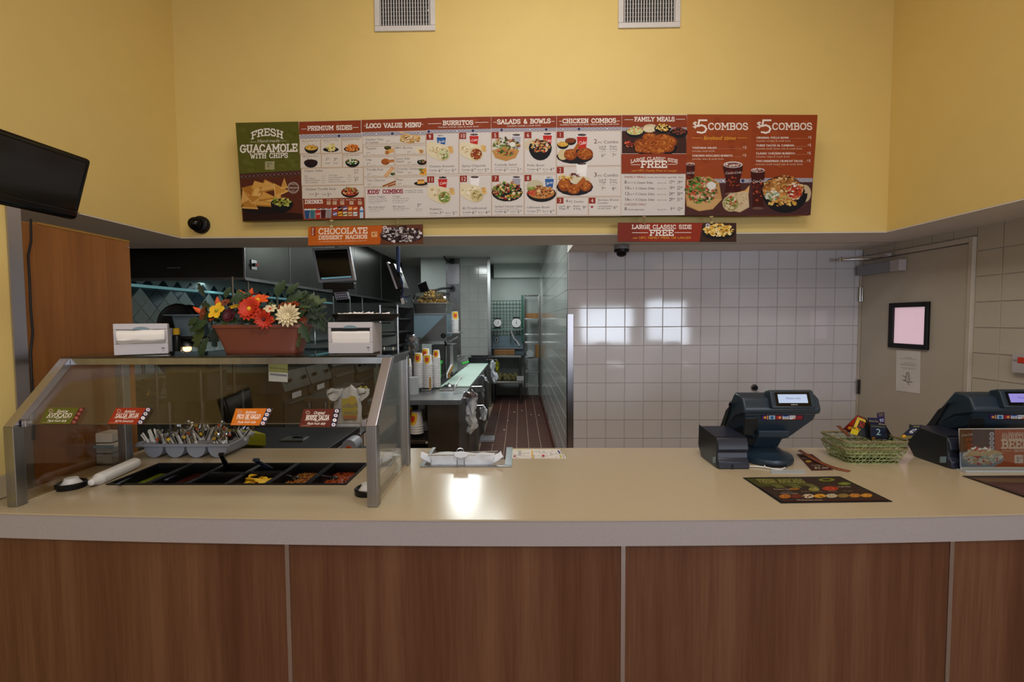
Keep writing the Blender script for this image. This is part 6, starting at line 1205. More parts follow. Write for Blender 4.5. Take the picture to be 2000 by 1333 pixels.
for y, n_, a, b_ in ((335, '2', '649', '749'), (645, '3', '749', '849')):
    p.text(n_, c2(1615), cy(y), 8.4, '5A1A28', 1, wid=7.4); p.text('PC', c2(1655), cy(y), 3.6, '5A1A28', 1, wid=9); p.text('Combo', c2(1708), cy(y), 6, '5A3A40', 1, wid=29)
    for x, t1, t2, pr_ in ((1665, 'Leg &', 'Thigh', a), (1765, 'Breast', '& Wing', b_)): p.text(t1, c2(x), cy(y+36), 3.6, '3E3234', 1, wid=14); p.text(t2, c2(x), cy(y+60), 3.6, '3E3234', 1, wid=14); p.text('CAL 780-930', c2(x), cy(y+80), 1.3, '6A5E58', 1, wid=13); p.text(pr_[0], c2(x+22), cy(y+126), 6.6, DK, 1, wid=4.2); p.text(pr_[1:], c2(x+42), cy(y+112), 3, DK, 1, wid=4)
p.cup(c2(1508), cy(258), 22, 30, 'B82A24', 'Coke', 2); p.bowl(c2(1330), cy(345), 11.5, CORN+['D8B070'], 2, .8, 36, .45); p.bowl(c2(1402), cy(310), 11, ['7A3A20', '8A4A2A', '5A2818'], 2, .8, 30, .5); p.disc(c2(1440), cy(455), 36, 14.5, '1C1A20', 4)
p.disc(c2(1330), cy(440), 10, 10.5, 'C8B890', 4.4); p.drum(c2(1400), cy(440), 13, 11, 5, 3); p.line([(c2(1425), cy(420)), (c2(1470), cy(350))], 6, 'A85A24', 5.2); p.drum(c2(1535), cy(432), 16, 12, 5, 4)
p.cup(c2(1505), cy(525), 22, 26, 'B82A24', 'Coke', 2.2); p.disc(c2(1440), cy(740), 36, 17, '1C1A20', 4); p.scatter(c2(1350), cy(655), 15, 6, CORN, 40, 2.4, 4.4); p.disc(c2(1490), cy(680), 20, 9, 'CCC2A8', 4.4); p.scatter(c2(1440), cy(632), 10, 4, BEAN, 20, 2.2, 4.6)
p.drum(c2(1345), cy(720), 13, 13, 5, 5); p.drum(c2(1430), cy(760), 13, 10, 6, 6); p.line([(c2(1460), cy(735)), (c2(1520), cy(670))], 7, 'A85A24', 6.2); p.drum(c2(1540), cy(730), 12, 11, 5.4, 7)
p.text('4', c2(1355), cy(884), 6, DK, 1, wid=5); p.text('PC Combo', c2(1385), cy(886), 4, DK, 1, wid=29)
for x, t1, t2, pr_, px_ in ((1290, 'Leg &', 'Thigh', '899', 1366), (1428, 'Breast', '& Wing', '999', 1514)): p.text(t1, c2(x), cy(926), 3.4, DK, 1, wid=13); p.text(t2, c2(x), cy(950), 3.4, DK, 1, wid=14); p.text(pr_[0], c2(px_), cy(945), 6.4, DK, 1, wid=4); p.text(pr_[1:], c2(px_+18), cy(930), 2.8, DK, 1, wid=4)
p.text('Skinless Breast', c2(1652), cy(870), 4, '4A3A3C', 1, wid=42); p.text('Combo', c2(1652), cy(898), 4, '4A3A3C', 1, wid=21); p.text('w/Vegetables', c2(1656), cy(926), 3, '4A3A3C', 1, wid=28); p.text('& Side Salad', c2(1656), cy(947), 3, '4A3A3C', 1, wid=25); p.text('6', c2(1800), cy(944), 6.4, DK, 1, wid=4); p.text('49', c2(1818), cy(930), 2.8, DK, 1, wid=4)
p.poly([(c2(1600), cy(940)), (c2(1615), cy(922)), (c2(1607), cy(914)), (c2(1600), cy(920)), (c2(1592), cy(914)), (c2(1585), cy(922))], '9A2A44', 1)
# -- family meals
p = PR['FM'][0]; header(p, 1214.5, 225, 1341.5, 24); p.slab('FAMILY MEALS', c3(190), cy(127), 7.4, W_, 1, wid=77, wt=.22); p.line([(c3(95), cy(114)), (c3(172), cy(114))], .9, W_, 1); p.line([(c3(575), cy(110)), (c3(655), cy(110))], .9, W_, 1)
p.band(1214.5, 249, 1341, 6.6); p.rect(1214.5, 256, 1340.5, 300, '3E2420', .6)
for i in range(30): a = R.uniform(1218, 1330); b_ = R.uniform(258, 298); p.line([(a, b_), (a+8, b_)], .8, R.choice(['4A2C24', '34201E']), .9)
p.disc(c3(335), cy(188), 14, 7, 'C8B898', 1.6); p.disc(c3(325), cy(205), 12, 6, 'D4C6A8', 1.8); p.line([(c3(300), cy(160)), (c3(330), cy(170))], .8, 'A89A78', 2)
p.bowl(c3(448), cy(195), 16.5, MAC+['C89A3A'], 2, .6, 55, .5); p.bowl(c3(190), cy(225), 18, ['C8C890', 'A8B068', 'D8D8B0', 'C87A4A', '8A9A4A'], 2, .7, 60, .45); p.bowl(c3(600), cy(228), 17, BEAN+['8A4034'], 2, .7, 55, .45); p.disc(c3(138), cy(345), 10.5, 7, '1A1416', 2); p.scatter(c3(138), cy(342), 9, 6, ['B8402A', '8A2A1E', 'D8704A', '6A2418'], 36, 2, 3)
p.disc(c3(380), cy(375), 43, 19, '15131A', 3)
for i, (x, y, rx, ry) in enumerate(((330, 280, 15, 9), (450, 290, 17, 9), (250, 345, 15, 11), (520, 320, 13, 11), (360, 340, 17, 12), (440, 350, 16, 11), (300, 385, 16, 9), (400, 400, 18, 8), (500, 375, 12, 9), (230, 385, 9, 8))): p.drum(c3(x), cy(y), rx, ry, 4+i*.5, i+10)
p.rect(1213.5, 301, 1340, 339.5, '883820', 7); p.slab('LARGE CLASSIC SIDE', c3(152), cy(492), 6, W_, 8, wid=91, wt=.18, arc=.9); p.slab('FREE', c3(250), cy(558), 11.5, W_, 8, wid=49, wt=.22); p.line([(c3(155), cy(534)), (c3(238), cy(534))], .9, W_, 8); p.line([(c3(495), cy(530)), (c3(580), cy(530))], .9, W_, 8)
p.text('with', c3(155), cy(598), 4, OR, 8, wid=10, it=.4); p.text('10PC Family Meal or Larger', c3(210), cy(598), 4.4, OR, 8, wid=78)
p.text('FAMILY MEALS', c3(94), cy(657), 4.2, '8A1E34', 1, wid=42); p.text('(Includes Warm Tortillas)', c3(305), cy(655), 2.2, DK, 1, wid=37); p.text('Leg & Thigh', c3(492), cy(655), 2.2, DK, 1, wid=18); p.text('Mixed', c3(596), cy(655), 2.2, DK, 1, wid=9)
for i, (n_, t_, s_, a, b_) in enumerate((('8', '+ 2 Classic Sides', '(Serves 3-4)', '17', '19'), ('10', '+ 2 Classic Sides', '(Serves 3-4)', '19', '22'), ('12', '+ 3 Classic Sides', '(Serves 5-6)', '24', '26'), ('16', '+ 3 Classic Sides', '(Serves 6-8)', '29', '31'), ('8', '', '(Serves 3-4)', '9', '12'))):
    y = 709+53*i+(36 if i == 4 else 0); p.text(n_, c3(93), cy(y), 6.2, '4A1A24', 1, wid=4.6*len(n_)); p.text('PC' if i < 4 else 'PCS (Tortillas Extra)', c3(124+(14 if len(n_) > 1 else 0)), cy(y), 2.8, '4A1A24', 1, wid=5.5 if i < 4 else 32); p.text(t_, c3(155+(14 if len(n_) > 1 else 0)), cy(y), 4.4, '544448', 1, wid=43) if t_ else None
    p.text(s_, c3(398), cy(y-2), 2, '6A5E60', 1, wid=18); p.text(a, c3(508 if len(a) > 1 else 520), cy(y+2), 6.6, DK, 1, wid=6.6 if len(a) > 1 else 3.6); p.text('99', c3(542), cy(y-11), 3, DK, 1, wid=4); p.text(b_, c3(582), cy(y+2), 6.6, DK, 1, wid=6.6); p.text('99', c3(615), cy(y-11), 3, DK, 1, wid=4)
p.text('CHICKEN ONLY', c3(92), cy(912), 4.4, '8A1E34', 1, wid=43)
# -- five dollar combos
def drink(p, x, y, wd, h, l, word=True):
    p.poly([(x-wd*.42, y+h), (x+wd*.42, y+h), (x+wd*.36, y+h*.55), (x+wd*.5, y+h*.18), (x+wd*.5, y), (x-wd*.5, y), (x-wd*.5, y+h*.18), (x-wd*.36, y+h*.55)], '3E1412', l); p.disc(x, y+h, wd*.42, wd*.1, '6A4A44', l)
    p.scatter(x, y+h*.55, wd*.34, h*.38, ['5A1E16', '7A2E1C', 'A84A24', '2A0E10', '4A1814'], 34, wd*.1, l+.3); p.disc(x, y+1, wd*.5, wd*.17, 'C8C0C4', l+1.5); p.disc(x, y+1.6, wd*.42, wd*.12, '6A3228', l+1.7); p.scatter(x, y+.8, wd*.36, wd*.09, ['B89A90', '8A5444', 'D8CCC8'], 12, wd*.08, l+1.9)
    if word: p.text('Coca-Cola', x-wd*.42, y+h*.34, h*.075, 'D8CCCC', l+3, wid=wd*.84, it=.35, vx=(1, -.06))
for key, o5, xl in (('C1', 0, 722), ('C2', 596, 1318)):
    p = PR[key][0]; x0 = 1342 if key == 'C1' else 1470
    for i in range(40): a = R.uniform(x0+4, x0+112); b_ = R.uniform(230, 330); p.disc(a, b_, R.uniform(4, 10), R.uniform(2, 7), R.choice(['8E3F1E', '984722', '8A3C1C', '944424']), -.3+R.random()*.3, 7)
    p.text('$', c3(xl+3), cy(188), 12, W_, 1, wid=10); p.text('$', c3(xl+5), cy(188), 12, W_, 1.2, wid=10)
    sx, sy = c3(xl+52), cy(120); p.line([(sx+17, sy), (sx+3, sy), (sx+1, sy+11), (sx+8, sy+9.5), (sx+14, sy+12), (sx+17, sy+17), (sx+14, sy+22.5), (sx+8, sy+24.5), (sx, sy+23)], 3.4, W_, 1)
    p.slab('COMBOS', c3(xl+154), cy(205), 12, W_, 1, wid=76, wt=.18)
p, pa = PR['C1']
p.text('limited time', c3(825), cy(302), 8, OR, 1, wid=63, it=.3); p.text('limited time', c3(827), cy(302), 8, OR, 1.2, wid=63, it=.3); p.line([(c3(722), cy(284)), (c3(812), cy(284))], .9, OR, 1); p.line([(c3(1146), cy(283)), (c3(1232), cy(283))], .9, OR, 1)
def item(p, x, y, t1, t2, w1, w2, xr): p.text(t1, c3(x), cy(y), 3.9, W_, 1, wid=w1); p.text(t1, c3(x+1.5), cy(y), 3.9, W_, 1.1, wid=w1); p.text(t2, c3(x), cy(y+28), 3.3, 'D8B8A4', 1, wid=w2); p.text('$', c3(xr), cy(y-8), 3, W_, 1, wid=2.2); p.text('5', c3(xr+14), cy(y), 5.2, W_, 1, wid=4); p.line([(c3(x)+w1+1, cy(y-1)), (c3(xr-4), cy(y-1))], .35, 'C89A80', 1)
item(p, 722, 385, 'TOSTADA SALAD', 'includes small drink', 48, 44, 1196); item(p, 722, 458, 'CHICKEN AVOCADO BURRITO', 'includes chips & small drink', 79, 62, 1194)
p.poly([(1337, 421), (1462, 422), (1465.5, 353), (1340, 352)], '4A2A28', .6)
for i in range(40): a = R.uniform(1342, 1450); b_ = R.uniform(358, 419); p.line([(a, b_), (a+R.uniform(5, 12), b_+.3)], R.uniform(.6, 1.6), R.choice(['52302C', '432424', '5A3A38', '4A3038']), .8)
p.band(1341, 349.5, 1465, 8, .9)
drink(p, 1348, 320, 18, 60, 1.6); drink(p, c3(1102), 321, 38, 58, 1.6)
p.poly([(1339, 385), (1341, 403), (1365, 413), (1392, 409), (1410, 390), (1404, 357), (1385, 345), (1341, 352)], 'B48A56', 4); p.poly([(1341, 400), (1366, 412), (1392, 408), (1408, 390), (1390, 385), (1345, 385)], 'C09A66', 4.3); p.scatter(1370, 372, 30, 26, ['3E5A22', '6A8A3A', 'B8907A', '8A5A40', 'A83A2A', 'D0BCA0', '4A6A2A', 'C8A080', '2A3A1A', 'B05A3A'], 300, 3.8, 5); p.disc(1389, 363, 9, 8, 'D4D4D0', 9)
p.poly([(1436, 377), (1455, 372), (1464, 362), (1462, 378), (1440, 380)], 'D0A464', 4); p.poly([(1410, 395), (1425, 378), (1461, 374), (1463, 405), (1445, 415), (1420, 410)], 'C4B090', 5); p.scatter(1445, 390, 16, 14, ['B8A07C', 'D0BE9E', 'A88C64'], 24, 3, 5.4); p.disc(1427, 398, 16.5, 16, 'BCA884', 7); p.disc(1427, 398, 14.5, 14, '8A8A50', 7.3); p.scatter(1427, 398, 13, 12.5, ['C8C0A0', '7A8A3A', 'A83A24', 'D8D0B8', '5A6A2A', 'B89070'], 90, 2.6, 7.6)
p, pa = PR['C2']
for t1, t2, y, w1, w2 in (('ORIGINAL POLLO BOWL', 'includes tortillas & small drink', 291, 64, 67), ('THREE TACOS AL CARBON', 'includes small classic side & small drink', 363, 74, 90), ('CLASSIC CHICKEN BURRITO', 'includes chips & small drink', 437, 76, 66), ('TWO HANDMADE CRUNCHY TACOS', 'includes small classic side & small drink', 508, 92, 92)): item(p, 1319-(y-291)*.03, y, t1, t2, w1, w2, 1800-(y-291)*.04)
p.poly([(1462, 421), (1583, 420), (1587.5, 349), (1466, 350)], '45282A', .6)
for i in range(40): a = R.uniform(1468, 1575); b_ = R.uniform(372, 417); p.line([(a, b_), (a+R.uniform(4, 9), b_+.3)], R.uniform(.6, 1.6), R.choice(['4C2E30', '3A2226', '523438']), .8)
p.band(1466, 348, 1587, 8, .9); drink(p, 1480, 332, 27, 75, 1.6)
p.disc(1572, 378, 12, 17, 'BCA888', 2); p.poly([(1488+22*(1-math.cos(PI*i/14))*2+1, 378+38*math.sin(PI*i/14)) for i in range(15)], '15151B', 4)
p.disc(1528.5, 374, 43.5, 30, '15151B', 4.3); p.disc(1528.5, 372, 40, 26, '9A6A34', 4.6); p.scatter(1528.5, 370, 38, 27, CHK+['B8783A', 'C8944E'], 230, 3.8, 5); p.scatter(1508, 382, 13, 10, ['C8CCC0', '9AA890', 'E0DCD8', '6A8A5A'], 60, 3, 7); p.scatter(1552, 374, 14, 16, ['A83222', 'C8462E', '8A2618', 'E0D8D0'], 80, 3.4, 7); p.scatter(1530, 398, 30, 5, CORN, 50, 2.6, 7.5)
for key, (p, pa) in PR.items(): ink(pa, p)
# ---- hanging signs with clips
def hang(quad, y, lab, clips):
    q = [onY(a, b_, y) for a, b_ in quad]; n = (q[3]-q[0]).cross(q[1]-q[0]).normalized(); n = n if n.y < 0 else -n
    t = thing('hanging_sign', lab, 'sign', tuple((q[2]+q[3])/2), 'signs clipped under the menu board'); MB().prism(q, -n*.004).build('board', M['blackm'], t)
    for x, yb in clips:
        a = onY(x, yb, y-.002); c = onY(x, yb+14, y-.002); b = MB(); b.box((a.x-.012, a.y-.004, a.z-.008), (a.x+.012, a.y+.006, a.z)).cyl((a.x, a.y, a.z-.006), (a.x, a.y, c.z+.008), .004, 8).box((a.x-.010, a.y-.006, c.z-.004), (a.x+.010, a.y+.010, c.z+.012)); b.build('clip', M['chrome'], t)
    return t, Pr(q[0], n, eps=.0004)
t, p = hang([(602, 443), (826, 438.5), (826, 476.5), (602, 480.5)], 3.085, 'orange hanging sign for chocolate dessert nachos under the menu board', [(648, 430), (777, 428)])
p.sl = -.02; p.poly([(602, 480), (826, 476), (826, 439), (602, 443.5)], 'B8581A'); p.poly([(602, 480), (690, 478.5), (690, 441.5), (602, 443.5)], 'BE5F1C', .3); p.poly([(742, 477.5), (826, 476), (826, 439), (748, 440.5)], '5E3422', .6)
for i in range(20): a = R.uniform(750, 818); p.line([(a, R.uniform(441, 452)), (a+7, R.uniform(441, 452))], .8, R.choice(['6A3C26', '522C1E']), .9)
p.rect(608, 444, 616, 461, '8A2A1C', 1); p.text('NEW', 613.6, 459.6, 3.4, 'E0C8B0', 2, wid=14, vx=(0, -1)) if False else p.slab('N', 610, 450, 4, 'E0C8B0', 2); p.slab('E', 610, 455, 4, 'E0C8B0', 2); p.slab('W', 609.5, 460, 3.6, 'E0C8B0', 2)
p.slab('CHOCOLATE', 623, cy(1178), 10.4, 'ECD8C8', 1, wid=94, wt=.2); p.slab('DESSERT NACHOS', 623, cy(1227), 6.6, 'ECD8C8', 1, wid=94, wt=.22); p.text('Drizzled with hot fudge & marshmallow creme', 631, cy(1254), 2.9, 'E0C0A0', 1, wid=78); p.line([(623, 472.6), (630, 472.5)], .6, 'E0C0A0', 1); p.line([(710, 470.3), (716, 470.2)], .6, 'E0C0A0', 1)
p.rect(725.5, 453, 737, 463.5, 'D8A06A', 1); p.text('4', 727.5, 461, 6.4, '4A1A14', 2, wid=4); p.text('79', 732, 457.5, 2.8, '4A1A14', 2, wid=4)
p.disc(784, 462, 42, 12.5, '1E1416', 1.5); p.scatter(784, 458, 40, 15, ['2E1E1E', '4A3A3C', 'B8B0B4', '3A2A2C', '241618', '8A8084', '1A1012', 'D0C8CC'], 230, 4, 2); p.vband(((752, 441), (752, 449), 9), 1, 4, '3A2A34', 'D8D0D4', 'A83A2A'); ink(t, p)
t, p = hang([(1207, 435), (1438, 435.5), (1438, 473), (1206, 472.5)], 3.07, 'dark red hanging sign offering a large classic side free under the menu board', [(1258, 422.5), (1389, 422.5)])
p.poly([(1206.5, 472), (1438, 472.5), (1438, 436), (1207.5, 435.5)], '8A2E1C'); p.poly([(1206.5, 472), (1250, 472), (1250, 435.6), (1207.5, 435.5)], '742A20', .3); p.poly([(1366, 472.4), (1438, 472.5), (1438, 436), (1372, 436)], '3A2420', .6)
p.slab('LARGE CLASSIC SIDE', c3(166), cy(1128), 7, W_, 1, wid=115, wt=.2); p.slab('FREE', c3(332), cy(1190), 10, W_, 1, wid=45, wt=.22); p.line([(c3(166), cy(1165)), (c3(310), cy(1165))], 1, W_, 1); p.line([(c3(562), cy(1164)), (c3(712), cy(1164))], 1, W_, 1)
p.text('with', c3(168), cy(1222), 3.6, OR, 1, wid=9, it=.4); p.text('10PC FAMILY MEAL OR LARGER', c3(222), cy(1223), 4.6, OR, 1, wid=103)
p.bowl(1403.5, 455, 32, ['141216'], 1.4, .42, 0, .42); p.scatter(1404, 450, 29, 11.5, MAC+['F0DCA0', 'B8842C'], 190, 3, 2.4); p.vband(((1382, 437), (1382, 444), 9), 1, 4, '2A3050', 'D8D4DC', '2A3050'); ink(t, p)
# ================================================================ kitchen: hood and cooking line
HX, HZ = -2.30, 1.93
hd = thing('exhaust_hood', 'long dark steel exhaust hood above the cooking line', 'exhaust hood', (-2.95, 6.4, HZ))
Yh0 = 3.86; Yh1 = 9.1
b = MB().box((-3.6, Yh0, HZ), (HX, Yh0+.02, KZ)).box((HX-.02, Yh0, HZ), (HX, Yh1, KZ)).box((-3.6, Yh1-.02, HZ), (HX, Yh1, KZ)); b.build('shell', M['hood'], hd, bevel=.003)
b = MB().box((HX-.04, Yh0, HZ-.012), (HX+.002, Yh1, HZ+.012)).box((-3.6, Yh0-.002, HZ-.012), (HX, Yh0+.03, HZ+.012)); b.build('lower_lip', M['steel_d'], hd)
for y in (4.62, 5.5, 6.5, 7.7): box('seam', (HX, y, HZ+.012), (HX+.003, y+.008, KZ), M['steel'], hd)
box('near_corner', (HX-.012, Yh0-.003, HZ), (HX+.003, Yh0+.004, KZ), M['steel'], hd)
for k in range(12):
    y = 4.0+k*.42; b = MB().hexa([(-3.35, y, HZ+.28), (-3.35, y+.4, HZ+.28), (-2.9, y+.4, HZ+.06), (-2.9, y, HZ+.06)], (0, 0, .02)); b.build('filter', M['steel_d'], hd)
box('tube', (-3.53, 4.1, HZ-.035), (-3.49, 8.6, HZ-.012), M['tube'], hd)
a = onX(489, 507, HX); c = onX(500, 528, HX); t = box('switch_plate', (HX+.003, a.y, c.z), (HX+.009, c.y, a.z), M['steel'], hd)
for dy, mt in ((.35, 'black'), (.7, 'redor')): y = a.y+(c.y-a.y)*dy; b = MB().cyl((HX+.009, y, (a.z+c.z)/2), (HX+.03, y, (a.z+c.z)/2), .014, 10); b.build('button', M[mt], t)
c = onY(343, 523.5, Yh0); b = MB().cyl((c.x-.06, Yh0-.012, c.z), (c.x+.05, Yh0-.012, c.z), .006, 6); b.build('handle', M['steel'], hd)
# suspended rods with a heat shelf under the hood
rk = thing('hanging_shelf', 'row of thin steel rods hanging a dark heat shelf under the hood', 'shelf', (HX-.1, 5.5, 1.2))
for px in (452, 483, 540, 572, 612, 650, 683, 707, 771):
    y = -(HX-.06)*900/(1014-px); b = MB().cyl((HX-.06, y, 1.30), (HX-.06, y, HZ+.01), .009, 6); b.build('rod', M['steel'], rk)
box('shelf', (HX-.45, 4.0, 1.28), (HX-.02, 8.6, 1.31), M['steel_d'], rk); box('shelf', (HX-.45, 4.0, 1.52), (HX-.10, 8.6, 1.54), M['blackm'], rk)
# harlequin tiles on the left kitchen wall
kw = bpy.data.objects['wall_kitchen_left']; dg = .097
me = {}
for mt in ('diamond_d', 'diamond_l'):
    mm = bpy.data.meshes.new('tile'); e = .003; r_ = dg-.002
    mm.from_pydata([(0, r_, 0), (0, 0, r_), (0, -r_, 0), (0, 0, -r_), (.006, r_-e, 0), (.006, 0, r_-e), (.006, -r_+e, 0), (.006, 0, -r_+e)], [], [(4, 5, 6, 7), (0, 1, 5, 4), (1, 2, 6, 5), (2, 3, 7, 6), (3, 0, 4, 7)]); mm.materials.append(M[mt]); me[mt] = mm
for r in range(7):
    for k in range(18):
        y = 4.05+k*2*dg+(r % 2)*dg; z = 1.90-r*dg; o = link('tile', me['diamond_d' if r < 1 or (r == 1 and k % 3 == 2) else 'diamond_l'], (-3.6, y, z), kw)
# ---- tables and cooking equipment below
def table(name, lab, cat, x0, x1, y0, y1, z, mt='steel_d', shelf=None, th=.04, legs=True, group=None, under=True):
    t = thing(name, lab, cat, ((x0+x1)/2, (y0+y1)/2, 0), group)
    b = MB().box((x0, y0, z-th), (x1, y1, z)); b.build('top', M[mt], t, bevel=.004)
    if legs:
        for x in (x0+.03, x1-.03):
            for y in (y0+.03, y1-.03): b = MB().cyl((x, y, 0), (x, y, z-th), .018, 8); b.build('leg', M['steel_d'], t)
    if shelf: box('lower_shelf', (x0+.02, y0+.02, shelf-.02), (x1-.02, y1-.02, shelf), M[mt], t)
    return t
table('prep_table', 'steel prep table nearest behind the salsa bar, carrying the chip tub', 'table', -3.5, -2.93, 3.35, 3.86, .94, shelf=.4)
table('prep_table', 'steel prep table under the near end of the hood', 'table', -3.5, -2.72, 3.9, 4.55, .94, shelf=.4)
def fryer(y0, y1, z, lab, knobs, lbl=0, mt='brownsteel', xf=-2.42):
    t = thing('fryer', lab, 'fryer', ((-3.4+xf)/2, (y0+y1)/2, 0), 'cooking equipment under the hood')
    box('cabinet', (-3.4, y0, .1), (xf, y1, z-.22), M[mt], t, bevel=.004)
    b = MB(); b.prism([(xf, y0+.003, z-.22), (xf+.04, y0+.003, z-.2), (xf-.02, y0+.003, z), (-3.4, y0+.003, z), (-3.4, y0+.003, z-.22)], (0, y1-y0-.006, 0)); b.build('control_panel', M['steel_d' if mt != 'blackm' else mt], t, bevel=.003)
    box('door', (xf, y0+.03, .16), (xf+.014, y1-.03, z-.30), M[mt], t, bevel=.003)
    b = MB().box((xf+.014, y0+.1, z-.345), (xf+.035, y1-.1, z-.33)); b.build('handle', M['steel'], t)
    for k in range(knobs): y = y0+.12+(y1-y0-.24)*k/max(1, knobs-1); b = MB().cyl((xf+.016, y, z-.1), (xf+.045, y, z-.09), .02, 10); b.build('knob', M['black'], t, smooth=40)
    if lbl: box('label_plate', (xf+.012, (y0+y1)/2-.1, z-.30), (xf+.018, (y0+y1)/2+.1, z-.24), M['lav'], t)
    for x in (-3.3, xf-.05):
        for y in (y0+.05, y1-.05): b = MB().cyl((x, y, 0), (x, y, .1), .02, 8); b.build('foot', M['steel_d'], t)
fryer(4.62, 5.2, 1.05, 'brown steel fryer cabinet nearest under the hood', 2, 1)
fryer(5.22, 5.8, 1.05, 'brown steel fryer cabinet second from the near end', 2, 1)
fryer(5.85, 6.7, 1.18, 'tall dark oven with a row of bright knobs', 6, 0)
fryer(6.75, 7.6, 1.0, 'grill cabinet far along the cooking line', 4, 0)
# chip tub on the first table
def tub(x0, x1, y0, y1, z0, z1, lab, mt, nm='food_tub', rim=.015, grp=None):
    t = thing(nm, lab, 'tub', ((x0+x1)/2, (y0+y1)/2, z0), grp)
    b = MB(); w_ = .004; ta = .02
    loft(b, [rr(x0+ta, x1-ta, y0+ta, y1-ta, z0+.001, .03), rr(x0, x1, y0, y1, z1, .03), rr(x0-rim, x1+rim, y0-rim, y1+rim, z1, .035), rr(x0-rim, x1+rim, y0-rim, y1+rim, z1+.008, .035), rr(x0+w_, x1-w_, y0+w_, y1-w_, z1+.006, .03), rr(x0+ta, x1-ta, y0+ta, y1-ta, z0+.01, .03)], True, True)
    b.build('tub', M[mt] if isinstance(mt, str) else mt, t, smooth=40); return t
clearp = glass('clear_tub', (.62, .60, .52), 1.6); M['cleart'] = clearp
t = tub(-3.35, -2.98, 3.42, 3.82, .941, 1.10, 'clear plastic tub of tortilla chips on the nearest prep table', 'cleart')
b = MB(); R = random.Random(6)
def chip_heap(b, x0, x1, y0, y1, z, h, n, s_=.03):
    for i in range(n):
        c = Vector((R.uniform(x0, x1), R.uniform(y0, y1), z)); u = (c.x-x0)/(x1-x0)*2-1; v = (c.y-y0)/(y1-y0)*2-1; c.z += h*max(0, 1-.6*u*u-.4*v*v)*R.random()
        a = [Vector((R.gauss(0, 1), R.gauss(0, 1), R.gauss(0, .8))).normalized()*s_*R.uniform(.6, 1.1) for _ in range(3)]; b.add([c+p_ for p_ in a], [(0, 1, 2)])
chip_heap(b, -3.32, -3.01, 3.45, 3.79, .96, .12, 260, .04); o = b.build('chips', M['chips'], t, kind='stuff'); s_ = o.modifiers.new('s', 'SOLIDIFY'); s_.thickness = .002
t = thing('tub_lid', 'grey lid lying askew on the chip tub', 'lid', (-3.1, 3.6, 1.112)); b = MB().hexa([(-3.22, 3.44, 1.112), (-2.97, 3.42, 1.118), (-2.95, 3.80, 1.13), (-3.2, 3.82, 1.124)], (0, 0, .012)); b.build('panel', M['lug'], t, bevel=.003); box('tag', (-3.0, 3.418, 1.085), (-2.96, 3.425, 1.108), M['white_p'], t)
# blue-grey tubs on a wall rack above
rk = thing('wire_rack', 'dark wire rack carrying the blue-grey tubs above the prep tables', 'rack', (-2.85, 3.75, .95))
za = onY(340, 658, 3.55).z
for x in (-3.3, -2.5):
    for y in (3.56, 3.98): b = MB().cyl((x, y, .942), (x, y, za-.02), .012, 6); b.build('post', M['steel_d'], rk)
box('shelf', (-3.32, 3.54, za-.02), (-2.48, 4.0, za), M['blackm'], rk)
a = onY(318, 617, 3.55); c = onY(378, 617, 3.55); e_ = onY(440, 617, 3.55)
tub(onY(318, 640, 3.55).x+.05, c.x+.02, 3.56, 3.98, za+.001, a.z, 'blue-grey plastic tub on the rack behind the left dispenser', 'lug', rim=.04, grp='blue-grey tubs on the rack')
tub(c.x+.07, e_.x+.14, 3.56, 3.98, za+.001, a.z-.004, 'paler blue-grey plastic tub on the rack behind the flowers', 'lug', rim=.02, grp='blue-grey tubs on the rack')
c0_ = onY(358, 612, 3.8); t = thing('black_bowl', 'pair of black bowls standing on edge in the blue-grey tub', 'bowl', (c0_.x, 3.8, a.z-.05))
for k, dx in enumerate((0, .07)):
    b = MB(); b.lathe([(.14-.01*k, 0), (.145-.01*k, .012), (.13, .02), (.10, .008)], (c0_.x-.02+dx, 3.75+.03*k, a.z-.04), 26, ax=(.1, -1, .25)); b.build('bowl', M['black'], t, smooth=50)
# warming lamp and copper-toned pan glow
c = onY(366, 692, 3.62); t = thing('heat_lamp', 'glowing orange heat lamp over a steel pan behind the glass shelf', 'lamp', tuple(c+Vector((0, 0, .03))))
b = MB(); b.lathe([(.02, .09), (.03, .07), (.06, .04), (.075, 0), (.07, 0), (.055, .038)][::-1], c+Vector((0, 0, .06)), 18); b.cyl(c+Vector((0, 0, .14)), (c.x, c.y, za-.02), .008, 6); b.build('shade', M['steel_d'], t, smooth=50)
b = MB().ball(c+Vector((0, 0, .045)), .03, 10); b.build('bulb', M['heat'], t, smooth=60)
l = bpy.data.lights.new('heat_lamp_light', 'POINT'); l.energy = 1.6; l.color = (1, .55, .25); l.shadow_soft_size = .03; lo = bpy.data.objects.new('heat_lamp_light', l); COL.objects.link(lo); lo.location = c+Vector((0, -.02, .02))
t = thing('food_pan', 'steel warming pan with copper reflections under the heat lamp', 'food pan', (c.x, c.y, .941)); b = MB(); loft(b, [rr(c.x-.17, c.x+.2, 3.56, 3.84, 1.17, .03), rr(c.x-.2, c.x+.23, 3.53, 3.86, 1.25, .03), rr(c.x-.21, c.x+.24, 3.52, 3.87, 1.25, .03), rr(c.x-.16, c.x+.19, 3.57, 3.83, 1.19, .03)], True, True); b.build('pan', M['steel'], t, smooth=40)
box('stand', (c.x-.15, 3.58, .941), (c.x+.18, 3.82, 1.17), M['blackm'], t, bevel=.004)
for dx, mt, h, w_ in ((-.40, 'chrome', .10, .012), (-.30, 'grey_p', .11, .02), (-.20, 'blackm', .10, .02)):
    pass
